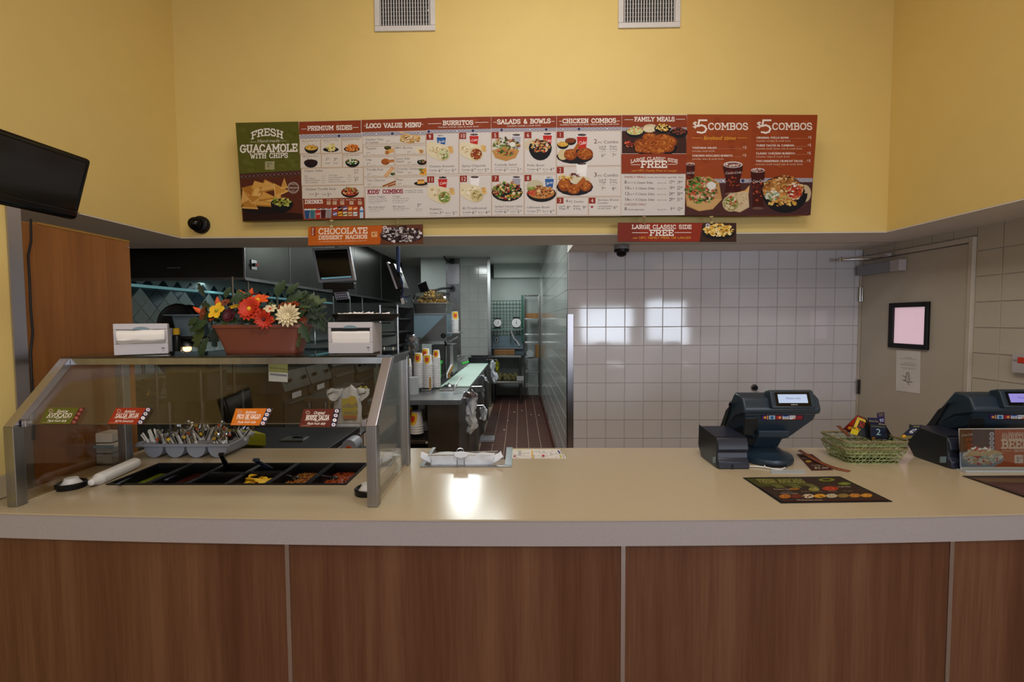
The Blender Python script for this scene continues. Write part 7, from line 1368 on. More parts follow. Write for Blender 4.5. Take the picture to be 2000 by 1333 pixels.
for k, (px, mt, lab) in enumerate(((322, 'grey_p', 'grey container left of the heat lamp'), (333, 'grey_p', 'narrow grey container beside the heat lamp'), (346, 'black', 'black squeeze bottle with a yellow cap beside the heat lamp'))):
    q = onY(px, 687, 3.5); t = thing('container', lab, 'container', (q.x, 3.5, q.z)); b = MB().lathe([(.026, 0), (.028, .01), (.028, .12), (.02, .13)], q, 14); b.build('body', M[mt], t, smooth=40); b = MB().lathe([(.022, .13), (.022, .175), (.016, .18)], q, 12); b.build('cap', M['yel' if mt == 'black' else 'grey_p'], t, smooth=40)
sh = thing('warming_shelf', 'steel shelf strip right behind the glass shelf carrying small containers', 'shelf', (-2.35, 3.55, onY(345, 690, 3.5).z-.03))
zq = onY(345, 688.5, 3.5).z; box('shelf', (onY(300, 690, 3.5).x, 3.44, zq-.02), (onY(430, 690, 3.5).x, 3.52, zq), M['lug'], sh)
for x in (onY(302, 690, 3.5).x, onY(428, 690, 3.5).x): b = MB().cyl((x, 3.51, 0), (x, 3.51, zq), .01, 6); b.build('leg', M['steel_d'], sh)
# ---- yellow-green box and small items behind the cutlery bin
a = onY(505, 838, 2.55); c = onY(519, 880, 2.55); t = thing('olive_box', 'olive yellow box on a dark table right behind the cutlery bin', 'box', (a.x, 2.6, .8))
b = MB(); b.hexa([onY(500, 842, 2.6), onY(519, 848, 2.45), onY(519, 872, 2.45), onY(499, 884, 2.6)], (-.25, .06, 0)); b.build('carton', M['olive'], t, bevel=.003)
dt = table('dark_table', 'low dark work table behind the counter carrying the scale', 'table', -1.9, -1.16, 2.4, 3.3, .80, 'blackm', shelf=.3)
q = [onZ(547, 863, .801), onZ(592, 863, .801), onZ(604, 856, .801), onZ(564, 855.5, .801)]
sc = thing('digital_scale', 'flat silver scale with a dark readout on the dark table', 'scale', tuple((q[0]+q[2])/2)); MB().prism([v+Vector((0, 0, .0)) for v in q], (0, 0, .012)).build('plate', M['alu'], sc, bevel=.002)
q2 = [q[0].lerp(q[1], .35).lerp(q[3].lerp(q[2], .35), f) for f in (.45, .8)]+[q[0].lerp(q[1], .8).lerp(q[3].lerp(q[2], .8), f) for f in (.8, .45)]
MB().prism([v+Vector((0, 0, .0122)) for v in q2], (0, 0, .001)).build('readout', M['screen'], sc)
# orange bit and posters seen through the glass
def wallcard(nm, lab, cat, quad, x, mt, lines=()):
    q = [onX(a, b_, x) for a, b_ in quad]; o = MB().prism(q, (-.003, 0, 0)).build(nm, M[mt], None, label=lab, cat=cat)
    p = Pr((x, 0, 0), (1, 0, 0), slope=.1); 
    for l in lines: l(p)
    if lines: ink(o, p)
    return o
wallcard('wall_notice', 'pale yellow notice fixed to the cooking line, seen through the glass', 'notice', [(525, 700), (562, 702), (562, 747), (525, 745)], -2.36, 'paper', [lambda p: p.poly([(525, 727), (562, 729), (562, 702), (525, 700)], '9A9A60'), lambda p: p.text('PLEASE WASH', 527, 720, 3, '4A2A2A', 1, wid=33), lambda p: p.rect(527, 729, 560, 733, '8A8A9A', 1)])
# ================================================================ order screen monitors
def screenbox(name, lab, quad, y, mt_frame, dark=True, dy=(0, 0, 0, 0), th=.03):
    q = [onY(px, py, y+d) for (px, py), d in zip(quad, dy)]; n = (q[3]-q[0]).cross(q[1]-q[0]).normalized(); n = n if n.y < 0 else -n
    t = thing(name, lab, 'monitor', tuple((q[2]+q[3])/2)); MB().prism(q, -n*th).build('housing', M[mt_frame], t, bevel=.005)
    def f(u, v): return q[0].lerp(q[1], u).lerp(q[3].lerp(q[2], u), v)
    MB().prism([f(.07, .07), f(.92, .07), f(.92, .92), f(.07, .92)], n*.001).build('screen', M['screen'], t); return t, f, n, q
t, f, n, q = screenbox('order_monitor', 'square grey-framed order monitor showing a black screen above the flowers', [(608, 485), (683, 482), (694.5, 548), (622, 553)], 3.75, 'grey_p')
MB().prism([f(.10, .86), f(.90, .86), f(.90, .905), f(.10, .905)], n*.002).build('task_bar', M['bar'], t)
MB().prism([f(.965, .0), f(1, .0), f(1, 1), f(.965, 1)], n*.003).build('frame_highlight', M['alu'], t)
b = MB(); c = f(.5, 1.06); b.box(c-Vector((.13, -.02, .04)), c+Vector((.13, .06, .01))).box(c-Vector((.05, -.02, .10)), c+Vector((.08, .05, -.03))); b.build('stand', M['black'], t, bevel=.004)
c = f(.5, .3)-n*.03; b = MB().cyl(c, c-n*.06, .02, 8).cyl(c-n*.06, (c.x+.02, c.y+.07, KZ), .018, 8); b.build('ceiling_pole', M['black'], t)
qq = [onY(652, 572, 3.72), onY(678, 570, 3.72), onY(682, 584, 3.72), onY(656, 586, 3.72)]; o = MB().prism(qq, (0, .025, 0)).build('bump_bar', M['grey_p'], t, bevel=.003)
MB().prism([v+Vector((0, -.001, 0)) for v in (qq[0].lerp(qq[2], .1), qq[1].lerp(qq[3], .1), qq[2].lerp(qq[0], .1), qq[3].lerp(qq[1], .1))], (0, .001, 0)).build('keypad', M['blue'], o)
b = MB()
for r in range(2):
    for k in range(5): c = qq[0].lerp(qq[1], .2+.15*k).lerp(qq[3].lerp(qq[2], .2+.15*k), .35+.3*r)+Vector((0, -.003, 0)); b.box(c-Vector((.005, 0, .005)), c+Vector((.005, .003, .005)))
b.build('keys', M['lav'], o)
# second monitor, seen edge-on, with its ceiling pole and cables
a = onY(754, 512, 3.9); c = onY(773, 565, 3.9); d_ = Vector((-.05, .30, 0)); e_ = Vector((.05, .22, .0))
t = thing('order_monitor', 'order monitor seen edge-on hanging from a dark blue pole', 'monitor', tuple(c))
MB().prism([a, c, c+Vector((-.03, .3, .01)), a+Vector((-.03, .3, .01))], (.018, .004, .003)).build('front_frame', M['alu'], t, bevel=.002)
a2, c2_ = a+Vector((.02, 0, -.01)), c+Vector((.02, 0, .01)); MB().prism([a2, c2_, c2_+Vector((-.02, .28, .01)), a2+Vector((-.02, .28, .01))], (.045, .0, .0)).build('rear_shell', M['black'], t, bevel=.004)
pt0 = onY(776, 480, 3.9); pt1 = onY(778, 532, 3.9); b = MB().cyl((pt1.x, pt1.y, KZ), pt1, .016, 10); b.build('ceiling_pole', M['blue'], t, smooth=50)
b = MB().box(onY(770, 532, 3.92), onY(786, 540, 4.0)).cyl(pt1, onY(784, 566, 3.95), .014, 8).cyl(onY(784, 566, 3.95), onY(775, 560, 3.95), .02, 8); b.build('joint', M['black'], t, smooth=50)
b = MB()
for k in range(5): b.tube([onY(780+k*.8, 534+k, 3.93), onY(783+k, 552, 3.9), onY(790-k, 566+2*k, 3.9), onY(782+2*k, 580, 3.9), onY(795+2*k, 590-3*k, 3.9)], .003, 5)
b.build('cables', M['blue'], t, kind='stuff')
q = [onY(782, 584, 3.88), onY(787, 582, 3.88), onY(790, 593, 3.88), onY(785, 595, 3.88)]; MB().prism(q, (0, .01, 0)).build('tag', M['white_p'], t)
# third monitor on an arm from the column
t, f, n, q = screenbox('order_monitor', 'small black monitor on a wall arm beside the tiled column', [(815, 556), (832, 549), (841, 574), (824, 578)], 7.0, 'black')
b = MB(); b.tube([onY(838, 568, 7.02), onY(850, 568, 7.3), onY(862, 564, 7.7), onY(884, 563, 8.22)], .02, 6); b.tube([onY(838, 571, 7.02), onY(852, 571, 7.3), onY(878, 575, 8.2)], .014, 6); b.cyl(onY(884, 563, 8.2), onY(884, 563, 8.285), .05, 12); b.build('wall_arm', M['black'], t, smooth=50)
c = onY(884, 511, 8.27); t = thing('wall_camera', 'small black camera on a curved stalk at the top of the column', 'security camera', tuple(c)); b = MB().ball(c+Vector((0, -.06, 0)), .05, 12); b.tube([c+Vector((0, .0, 0)), onY(876, 512, 8.2), onY(869, 505, 8.15), onY(868, 500, 8.1)], .012, 6); b.build('camera', M['black'], t, smooth=60)
# ---- column at the far end of the prep line
YC = 8.3; xa, xb, xc, xd = [onY(x, 600, YC).x for x in (823, 872, 900, 952.5)]
cl = struct('wall_column', (xa, YC, 0), (xd, YC+1.3, KZ), M['kwall'])
struct('trim_5', (xd, YC-.012, 0), (onY(958, 600, YC).x, YC+.05, KZ), M['steel'])
zt_ = onY(925, 519, YC).z
x = xc
while x < xd-.02:
    x2 = min(x+TP, xd)
    for r in range(14): 
        z1 = zt_-r*TP; link('tile', tile_mesh(x2-x, TP, M['aisle_tile']), ((x+x2)/2, YC, z1-TP/2), cl)
    x = x2
t = thing('steel_panel', 'brushed steel panel with four screws on the kitchen column', 'panel', ((xb+xc)/2, YC, .95))
box('backing', (xb, YC-.012, .95), (xc-.005, YC-.001, KZ-.02), M['steel_d'], t); box('bright_plate', (xb+.01, YC-.02, onY(880, 556, YC).z), (xc-.014, YC-.0125, onY(880, 516, YC).z), M['alu'], t, bevel=.004)
b = MB()
for px in (873.5, 896.5):
    for py in (519, 536, 553): c = onY(px, py, YC-.02); b.cyl(c, c-Vector((0, .006, 0)), .007, 6)
b.build('screws', M['blackm'], t)
# ================================================================ central prep line
TX = -.485; TZ = .91; TX0 = -1.27
st = thing('prep_line', 'long steel prep counter running back through the kitchen, open shelf at its near end', 'prep counter', (-.9, 5.4, 0))
box('top', (TX0, 3.80, TZ-.045), (TX, 7.3, TZ), M['steel'], st, bevel=.004)
box('end_panel', (onY(835, 800, 3.86).x, 3.86, .05), (TX-.03, 3.88, TZ-.046), M['brownsteel'], st)
box('side_panel', (TX-.05, 3.88, .05), (TX-.03, 7.25, TZ-.046), M['steel_d'], st)
box('lower_shelf', (TX0+.02, 3.86, onY(800, 861, 3.86).z-.03), (onY(835, 800, 3.86).x-.002, 4.6, onY(800, 861, 3.86).z), M['brownsteel'], st, bevel=.004)
zsh = onY(800, 861, 3.86).z
box('back_panel', (TX0+.02, 4.62, .05), (onY(835, 800, 3.86).x, 4.64, TZ-.046), M['blackm'], st)
b = MB().box((TX0+.02, 3.9, .1), (onY(835, 800, 3.86).x, 3.92, zsh-.1)); b.build('drawer_front', M['brownsteel'], st)
for y in (4.5, 5.4, 6.3, 7.2): box('leg', (TX-.034, y, 0), (TX-.004, y+.03, TZ-.046), M['steel'], st)
box('kick', (TX0, 3.9, 0), (TX-.06, 7.2, .05), M['blackm'], st)
b = MB().cyl((onY(831, 852, 3.84).x, 3.85, zsh-.015), (onY(831, 852, 3.84).x+.02, 3.85, zsh-.015), .015, 8); b.build('shelf_stop', M['steel'], st)
o = MB().prism([onZ(860, 757.6, TZ), onZ(917.5, 757.4, TZ), onZ(956, 709, TZ), onZ(918.5, 711.4, TZ)], (0, 0, .014)).build('cutting_board', M['cutting'], None, bevel=.002, label='long pale green cutting board on the prep counter', cat='cutting board')
# inset pans with lids and utensils
def steampan(x0, y0, x1, y1, lab):
    a = onZ(x0, y0, TZ); c = onZ(x1, y1, TZ); t = thing('steam_pan', lab, 'food pan', ((a.x+c.x)/2, (a.y+c.y)/2, TZ), 'steel pans on the near end of the prep counter')
    box('rim', (a.x, a.y, TZ+.0005), (c.x, c.y, TZ+.016), M['chrome'], t, bevel=.004); m_ = ((a.x+c.x)/2, (a.y+c.y)/2, TZ+.016)
    box('well', (a.x+.014, a.y+.014, TZ+.0162), (c.x-.014, c.y-.014, TZ+.017), M['blackm'], t)
    b = MB().lathe([(.055, .001), (.058, .006), (.03, .02), (.012, .026), (.014, .036), (.001, .04)], m_, 20); b.build('lid', M['chrome'], t, smooth=50)
steampan(792, 765, 820, 755, 'steel pan with a domed lid, leftmost beside the cup stacks'); steampan(822, 764.5, 853, 754.5, 'steel pan with a domed lid and a tan spatula, middle one'); steampan(858, 764, 895, 754.5, 'steel pan with a domed lid and a white ladle, right one')
MB().hexa([onY(838, 737, 4.15), onY(841.5, 737, 4.15), onY(842, 760, 4.1), onY(838, 761, 4.1)], (0, .008, 0)).build('spatula', M['amber'], None, label='tan wooden spatula standing in the middle steel pan', cat='spatula')
MB().cyl((onY(888, 756, 4.15).x, 4.15, TZ+.018), onY(888, 756, 4.15), .006, 8).cyl(onY(888, 756, 4.15), onY(899, 738, 4.3), .006, 8).ball(onY(899.5, 738.5, 4.3), .012, 8).build('ladle', M['white_p'], None, smooth=50, label='white ladle handle leaning over the right steel pan', cat='ladle')
for (x0, y0), (x1, y1), mt, lab in (((873, 733), (881, 714), 'white_p', 'white spatula leaning over the pans in the middle of the prep line'), ((877, 731), (884, 717), 'amber', 'tan spatula leaning over the pans in the middle of the prep line'), ((859, 712), (862, 707), 'lime', 'bright green handle sticking up behind the cups'), ((902, 711), (914, 707.5), 'lime', 'bright green handle lying beside the black bin')):
    q_ = onY(x0, y0, 5.0); e2 = onY(x1, y1, 5.15); fl = x0 == 902
    if fl: q_ = onZ(x0, y0, TZ+.06); e2 = onZ(x1, y1, TZ+.075)
    m2 = MB() if fl else MB().cyl((q_.x, q_.y, TZ+.03), q_, .013, 8)
    m2.cyl(q_, e2, .014, 8).ball(e2, .016, 8).build('utensil_handle', M[mt], None, smooth=50, label=lab, cat='utensil')
for k, (x0, y0, x1, y1) in enumerate(((861, 737, 884, 731), (884, 707, 908, 699))):
    a = onZ(x0, y0, TZ); c = onZ(x1, y1, TZ); t = thing('steam_pan', ('steel pan with white and tan spatulas in the middle of the prep line', 'steel pan beside the black bin at the far end')[k], 'food pan', ((a.x+c.x)/2, (a.y+c.y)/2, TZ)); box('rim', (a.x, a.y, TZ+.0005), (c.x, c.y, TZ+.03), M['steel'], t, bevel=.004); box('lid', (a.x+.03, a.y+.03, TZ+.0305), (c.x-.03, c.y-.1, TZ+.045), M['chrome'], t, bevel=.004)
a = onZ(915, 712, TZ); t = thing('black_bin', 'black plastic bin at the far end of the prep line', 'bin', (a.x+.15, a.y+.15, TZ)); xx1 = onY(955, 705, a.y).x; zz = onY(930, 700, a.y).z
b = MB().box((a.x, a.y, TZ+.001), (xx1, a.y+.02, zz)).box((a.x, a.y+.4, TZ+.001), (xx1, a.y+.42, zz)).box((a.x, a.y+.02, TZ+.001), (a.x+.02, a.y+.4, zz)).box((xx1-.02, a.y+.02, TZ+.001), (xx1, a.y+.4, zz)).box((a.x+.02, a.y+.02, TZ+.001), (xx1-.02, a.y+.4, TZ+.01)); b.build('body', M['black'], t, bevel=.003)
b = MB().box((a.x-.01, a.y-.01, zz), (xx1+.01, a.y, zz+.012)).box((a.x-.01, a.y+.42, zz), (xx1+.01, a.y+.43, zz+.012)); b.build('rim', M['pos_d'], t)
# ---- stacks of white cups; each visible rim is a cup
ORD = ['topmost', 'second from the top', 'third from the top', 'fourth from the top', 'fifth from the top', 'sixth from the top', 'seventh from the top', 'eighth from the top', 'ninth from the top', 'tenth from the top']
def cuplab(lab, k, n):
    if n == 1: return lab
    j = n-1-k
    return lab+', '+(ORD[j] if j < 8 else ('lowest' if k == 0 else ('second from the bottom', 'third from the bottom', 'fourth from the bottom', 'fifth from the bottom', 'sixth from the bottom')[k-1] if k < 6 else 'just above its middle' if k > n//2 else 'just below its middle'))
def cupstack(px, pyb, pyt, y, wd, lab, flip=True, mark=True, n=None, grp='stacks of white paper cups on the prep counter', side=0):
    c = onY(px, pyb, y); zt2 = onY(px, pyt, y).z; r = wd/2*y/900; pitch = .016; hc = .095*r/.045; n = n or max(1, int((zt2-c.z-hc)/pitch)+1); pitch = (zt2-c.z-hc)/max(1, n-1) if n > 1 else 0
    me = None; nm = 'paper_cup'
    for k in range(n):
        z = c.z+k*pitch
        if me is None:
            b = MB()
            if flip: b.lathe([(r, 0), (r*1.03, .002), (r*1.03, .006), (r*.98, .008), (r*.76, hc-.002), (r*.72, hc), (r*.68, hc-.004), (.001, hc-.004)], (c.x, c.y, z), 18)
            else: b.lathe([(r*.72, 0), (r*.97, hc-.006), (r*1.03, hc-.005), (r*1.03, hc), (r*.94, hc), (r*.7, .004)], (c.x, c.y, z), 18)
            o = b.build(nm, M['white_p'], None, smooth=40, label=cuplab(lab, k, n), cat='cup', group=grp); me = o.data
        else:
            o = link(nm, me, (c.x, c.y, z)); setp(o, cuplab(lab, k, n), 'cup', grp)
    if mark:
        # printed shield on the exposed wall of the top cup
        for mtx, s_, off in ((M['yel'], 1, .0012), (M['redor'], .5, .0022)):
            b = MB(); vs = []; m_ = 6; zc = z+hc*.52
            for j in range(5):
                v = j/4; ww = (1, 1.05, 1, .85, .45)[j]*s_
                for i in range(m_+1):
                    a_ = -PI/2+side+(i/m_-.5)*1.6*ww; h = hc*(.44-.84*v)*s_; zz_ = zc+h; rr_ = (r*.98+(r*.76-r*.98)*((zz_-z)/hc) if flip else r*.72+(r*.97-r*.72)*((zz_-z)/hc))+off; vs.append((c.x+rr_*math.cos(a_), c.y+rr_*math.sin(a_), zz_))
            b.add(vs, [(j*(m_+1)+i, j*(m_+1)+i+1, (j+1)*(m_+1)+i+1, (j+1)*(m_+1)+i) for j in range(4) for i in range(m_)]); b.build('printed_mark', mtx, o, smooth=60)
C1 = 'white cup in the '
cupstack(797, 756, 701, 4.35, 16, C1+'leftmost stack'); cupstack(818, 757, 690, 4.32, 19, C1+'front middle stack'); cupstack(836, 757, 693, 4.34, 19, C1+'right middle stack')
cupstack(832, 752, 681, 4.6, 18, C1+'tallest stack', mark=True); cupstack(848, 752, 695, 4.55, 13, C1+'narrow half-hidden stack', mark=True); cupstack(853, 756, 684, 4.45, 15.5, C1+'rightmost stack')
cupstack(772, 757, 727, 4.3, 16, C1+'short stack behind the end glass', grp='cups behind the side glass')
c = onY(806, 756, 4.1); c.z = TZ+.001; b = MB().cyl(c, (c.x, c.y, onY(806, 737, 4.1).z), 12*4.1/900, 20); o = b.build('lid_stack', M['lid'], None, smooth=40, label='stack of frosted clear lids in front of the cup stacks', cat='lid stack')
cupstack(814, 846, 804, 3.95, 27, 'white cup in the front stack on the open shelf', side=-.5, grp='cups on the open lower shelf'); cupstack(797, 843, 794, 4.1, 22, 'white cup in the left stack on the open shelf', side=.6, grp='cups on the open lower shelf'); cupstack(826, 840, 790, 4.25, 20, 'white cup in the rear stack on the open shelf', grp='cups on the open lower shelf', mark=False)
# ---- chip warmer with perforated pan on top
YU = 5.2; g = lambda x, y, yy=YU: onY(x, y, yy)
wm = thing('chip_warmer', 'steel chip warmer with a sloped chute standing on the prep counter', 'food warmer', (g(840, 700).x, YU+.2, TZ))
x0, x1 = g(808, 640).x, g(872, 640).x; z1 = g(840, 613).z; z0 = g(840, 667).z; zm = g(840, 660).z
box('body', (x0, YU, zm), (x1, YU+.42, z1), M['lug'], wm, bevel=.004)
b = MB(); b.prism([(x1+.002, YU-.012, z1-.002), (x1+.002, YU-.012, z0+.0), (x0+.06, YU-.012, z0+.0)], (0, .010, 0)); b.build('chute_plate', M['steel_d'], wm)
b = MB().box((x0, YU-.006, z1-.01), (x1+.006, YU, z1)).box((x0+.05, YU-.0, z0-.03), (x1+.0, YU+.4, z0)); b.build('trim', M['steel'], wm)
for x in (x0+.04, x1-.02): b = MB().cyl((x, YU+.05, TZ), (x, YU+.05, z0-.03), .014, 8); b.build('leg', M['steel_d'], wm)
box('side_shelf', (x1+.006, YU, g(880, 652).z), (g(897, 650).x, YU+.3, g(880, 650).z), M['steel'], wm); 
b = MB(); b.tube([g(867, 662), g(872, 676)], .012, 6); b.lathe([(.022, -.01), (.03, 0), (.022, .01)], g(866.5, 656)-Vector((0, .02, 0)), 12, ax=(0, 1, 0)); b.build('crank', M['black'], wm, smooth=40)
MB().tube([g(876, 667, 5.25), g(893, 660, 5.6), g(893, 657, 5.6)], .01, 6).build('hose_arm', M['steel'], wm, smooth=50)
pn = thing('perforated_pan', 'deep perforated steel pan of bagged chips on top of the chip warmer', 'food pan', (g(840, 612).x, YU+.2, z1))
xa_, xb_ = g(804, 595).x, g(876, 595).x; zp0, zp1 = z1+.001, g(840, 592).z
b = MB(); loft(b, [rr(xa_+.03, xb_-.03, YU+.02, YU+.40, zp0, .03), rr(xa_+.01, xb_-.01, YU, YU+.42, zp1-.008, .03), rr(xa_, xb_, YU-.01, YU+.43, zp1-.006, .03), rr(xa_, xb_, YU-.01, YU+.43, zp1, .03), rr(xa_+.02, xb_-.02, YU+.01, YU+.41, zp1, .03), rr(xa_+.03, xb_-.03, YU+.02, YU+.40, zp0+.02, .03)], True, True); b.build('pan', M['steel'], pn, smooth=40)
b = MB()
for r in range(5):
    for k in range(30): x = xa_+.04+(xb_-xa_-.08)*k/29; z = zp0+.02+(zp1-zp0-.04)*r/4; y_ = YU+.018-.018*(z-zp0)/(zp1-zp0); b.add([(x-.0025, y_-.002, z-.0025), (x+.0025, y_-.002, z-.0025), (x+.0025, y_-.002, z+.0025), (x-.0025, y_-.002, z+.0025)], [(0, 1, 2, 3)])
b.build('perforations', M['blackm'], pn, kind='stuff')
t = thing('chip_bag', 'clear film bag of golden chips heaped in the perforated pan', 'bag', (g(840, 590).x, YU+.2, zp1-.05)); b = MB(); R = random.Random(2); chip_heap(b, xa_+.05, xb_-.06, YU+.03, YU+.38, zp1-.03, .19, 620, .028); o = b.build('chips', M['chips'], t, kind='stuff'); s_ = o.modifiers.new('s', 'SOLIDIFY'); s_.thickness = .002
sheet([[onY(x, y, yy) for x, y in pts] for yy, pts in ((YU+.36, ((808, 590), (812, 579), (840, 574), (862, 574), (878, 590))), (YU+.15, ((804, 588), (812, 573), (840, 571), (866, 571), (880, 586))), (YU+.0, ((806, 592), (812, 584), (840, 585), (870, 583), (882, 593))))], 'film', M['film'], t, .012, 9, .001)
MB().box((x1+.04, YU+.04, g(880, 650).z+.001), (x1+.041, YU+.041, g(880, 650).z+.002)).v
cupstack(888.5, 650, 609, YU+.1, 16, 'white cup stacked beside the chip warmer', grp='cups beside the chip warmer', side=.35)
box('lower_cabinet', (g(835, 700).x, YU+.25, TZ+.001), (g(879, 700).x, YU+.6, g(850, 676).z), M['steel_d'], wm, bevel=.004)
box('control_strip', (g(873, 700).x, YU+.24, TZ+.05), (g(879, 700).x, YU+.25, g(850, 678).z), M['lav'], wm)
# foil-topped grey bag and dark equipment left of the cups
q = onY(804, 690, 4.7); t = thing('foil_bag', 'crumpled silver foil bag standing left of the chip warmer', 'bag', tuple(q))
sheet([[onY(x, y, yy) for (x, y), yy in zip(pts, (4.82, 4.7, 4.68, 4.8))] for pts in (((795, 655), (801, 654), (807, 655), (814, 656)), ((792, 668), (800, 666), (808, 666), (816, 668)), ((790, 684), (798, 684), (808, 685), (815, 684)), ((791, 690), (798, 691), (808, 691), (814, 690)))], 'foil', M['alu'], t, .02, 3, .01)
box('base', (onY(788, 700, 4.7).x, 4.7, TZ+.001), (onY(818, 700, 4.7).x, 5.1, q.z), M['steel_d'], t, bevel=.004)
# dark shelving tower left of the warmer
t = thing('dark_shelving', 'tall dark shelving with steel posts behind the right dispenser', 'shelving', (onY(760, 700, 4.6).x, 4.8, TZ))
for px in (742, 776): x = onY(px, 600, 4.6).x; b = MB().cyl((x, 4.6, TZ+.001), (x, 4.6, onY(px, 596, 4.6).z), .012, 8); b.build('post', M['steel'], t)
for py in (598, 622, 648, 676, 690): box('shelf', (onY(742, 600, 4.6).x, 4.6, onY(760, py, 4.6).z-.012), (onY(778, 600, 4.6).x, 5.2, onY(760, py, 4.6).z), M['blackm'], t)
box('back_panel', (onY(742, 600, 4.6).x, 5.2, TZ+.001), (onY(778, 600, 4.6).x+.01, 5.23, onY(760, 598, 4.6).z), M['blackm'], t)
# dark sink-like steel box at the left end of the prep line with taps
t = thing('tap_unit', 'dark steel unit with two small chrome taps right of the dispenser', 'sink', (onY(765, 690, 3.9).x, 4.0, TZ)); zz = onY(760, 692, 3.95).z
for px in (750.5, 768): q = onY(px, 690, 3.95); b = MB().lathe([(.014, -.03), (.014, 0), (.006, .02), (.008, .045), (.001, .055)], q, 10); b.build('tap', M['chrome'], t, smooth=50)
box('ledge', (onY(735, 700, 3.95).x, 3.93, zz-.03), (onY(785, 700, 3.95).x, 4.1, zz-.01), M['steel_d'], t); box('stand', (onY(738, 700, 3.95).x, 3.98, TZ+.001), (onY(782, 700, 3.95).x, 4.06, zz-.03), M['blackm'], t)
# gloves and white bags hanging off the prep line
def hangbag(pts, lab, y, mt='cloth', seed=1):
    q = onY(*pts[0][1], y); t = thing('hanging_bag', lab, 'bag', (q.x, y, onY(*pts[-1][1], y).z), 'white bags and gloves hanging on the prep line')
    sheet([[onY(a, b_, y+d) for (a, b_), d in zip(r, (.06, 0, .05))] for r in pts], 'film', M[mt], t, .02, seed, .006); a_ = onY(*pts[0][1], y+.02); MB().tube([a_+Vector((0, 0, -.03)), a_+Vector((0, 0, .015)), Vector((TX-.002, y+.02, a_.z+.01))], .004, 6).build('hook', M['chrome'], t); return t
hangbag([((908, 770), (921, 768), (932, 776)), ((911, 786), (922, 788), (930, 790)), ((910, 812), (920, 815), (929, 818)), ((912, 830), (922, 834), (933, 832)), ((913, 845), (917, 848), (926, 842))], 'long white plastic bag hanging at the near corner of the prep counter', 4.0, seed=4)
hangbag([((936, 757), (941, 758), (945, 762)), ((936, 766), (940, 770), (943, 778))], 'small clear bag hanging on the side of the prep counter', 4.6, 'film', 8)
hangbag([((939, 798), (945, 795), (950, 800)), ((938, 812), (944, 812), (950, 812)), ((939, 820), (944, 821), (949, 818))], 'short white bag hanging low on the side of the prep counter', 4.7, seed=9)
hangbag([((958, 707), (963, 704), (968, 710)), ((957, 720), (962, 722), (966, 724)), ((960, 735), (966, 738), (974, 738)), ((962, 745), (966, 750), (970, 745))], 'white glove hanging at the far end of the prep counter', 6.8, seed=11)
hangbag([((968, 706), (971, 705), (974, 709)), ((969, 715), (972, 716), (974, 720)), ((969, 728), (972, 730), (974, 730))], 'pale yellow glove hanging beside the white glove', 6.9, 'olive', 12)
hangbag([((942, 734), (946, 736), (950, 742)), ((944, 742), (949, 746), (953, 748))], 'folded white cloth tucked under the prep counter edge', 5.6, seed=13)
b = MB(); sheet_q = onY(920, 770, 3.98)
t = thing('foil_bunch', 'bunched shiny foil at the near corner of the prep counter', 'foil', tuple(onY(920, 778, 3.98))); sheet([[onY(a, b_, 3.97) for a, b_ in r] for r in (((908, 770), (920, 763), (934, 772)), ((908, 778), (920, 776), (932, 780)))], 'foil', M['alu'], t, .03, 5, .004)
# bag stand with printed take-away bags
YBg = 3.5; t = thing('bag_stand', 'wire stand holding open white take-away bags printed in yellow, behind the front glass', 'bag stand', (onY(680, 840, YBg).x, YBg, .6))
box('tray', (onY(637, 842, YBg).x, YBg-.02, onY(680, 846, YBg).z-.02), (onY(707, 842, YBg).x, YBg+.3, onY(680, 846, YBg).z), M['alu'], t, bevel=.006)
b = MB(); b.tube([onY(641, 760, YBg), onY(680, 757, YBg), onY(706, 758, YBg)], .004, 6); b.tube([onY(640, 771, YBg-.05), onY(655, 765, YBg-.02)], .004, 6); b.tube([onY(640, 790, YBg-.05), onY(660, 782, YBg)], .004, 6); b.tube([onY(700, 772, YBg-.06), onY(714, 768, YBg-.06), onY(714, 764, YBg-.06)], .004, 6); b.cyl(onY(644, 760, YBg+.2), (onY(644, 760, YBg+.2).x, YBg+.2, 0), .012, 6).cyl(onY(704, 760, YBg+.2), (onY(704, 760, YBg+.2).x, YBg+.2, 0), .012, 6); b.build('wire', M['chrome'], t, smooth=50)
sheet([[onY(a, b_, YBg-.01+d) for (a, b_), d in zip(r, (.06, 0, -.02, 0, .06))] for r in (((655, 775), (672, 760), (688, 752), (700, 762), (702, 780)), ((650, 800), (665, 795), (685, 795), (703, 795), (706, 796)), ((646, 838), (662, 838), (682, 838), (700, 838), (706, 836)))], 'bag', M['cloth'], t, .010, 21, .003)
sheet([[onY(a, b_, YBg-.03) for a, b_ in r] for r in (((638, 762), (652, 760), (672, 760)), ((640, 775), (655, 776), (668, 770)), ((648, 782), (656, 784), (664, 776)))], 'bag_handle', M['cloth'], t, .014, 22, .003)
sheet([[onY(a, b_, YBg-.03) for a, b_ in r] for r in (((698, 760), (712, 758), (722, 760)), ((702, 772), (712, 770), (722, 768)), ((704, 786), (708, 784), (714, 778)))], 'bag_handle', M['cloth'], t, .014, 23, .003)
p = Pr((0, YBg-.045, 0), (0, -1, 0)); p.poly([(671, 818), (697, 818), (698, 786), (694, 775), (686, 773), (679, 779), (667, 779), (668, 800)][::-1], 'B8AC50'); p.disc(687, 782, 7, 6.5, 'C8A850', 1); p.rect(671, 812, 697, 819, 'B87A5A', 1.2)
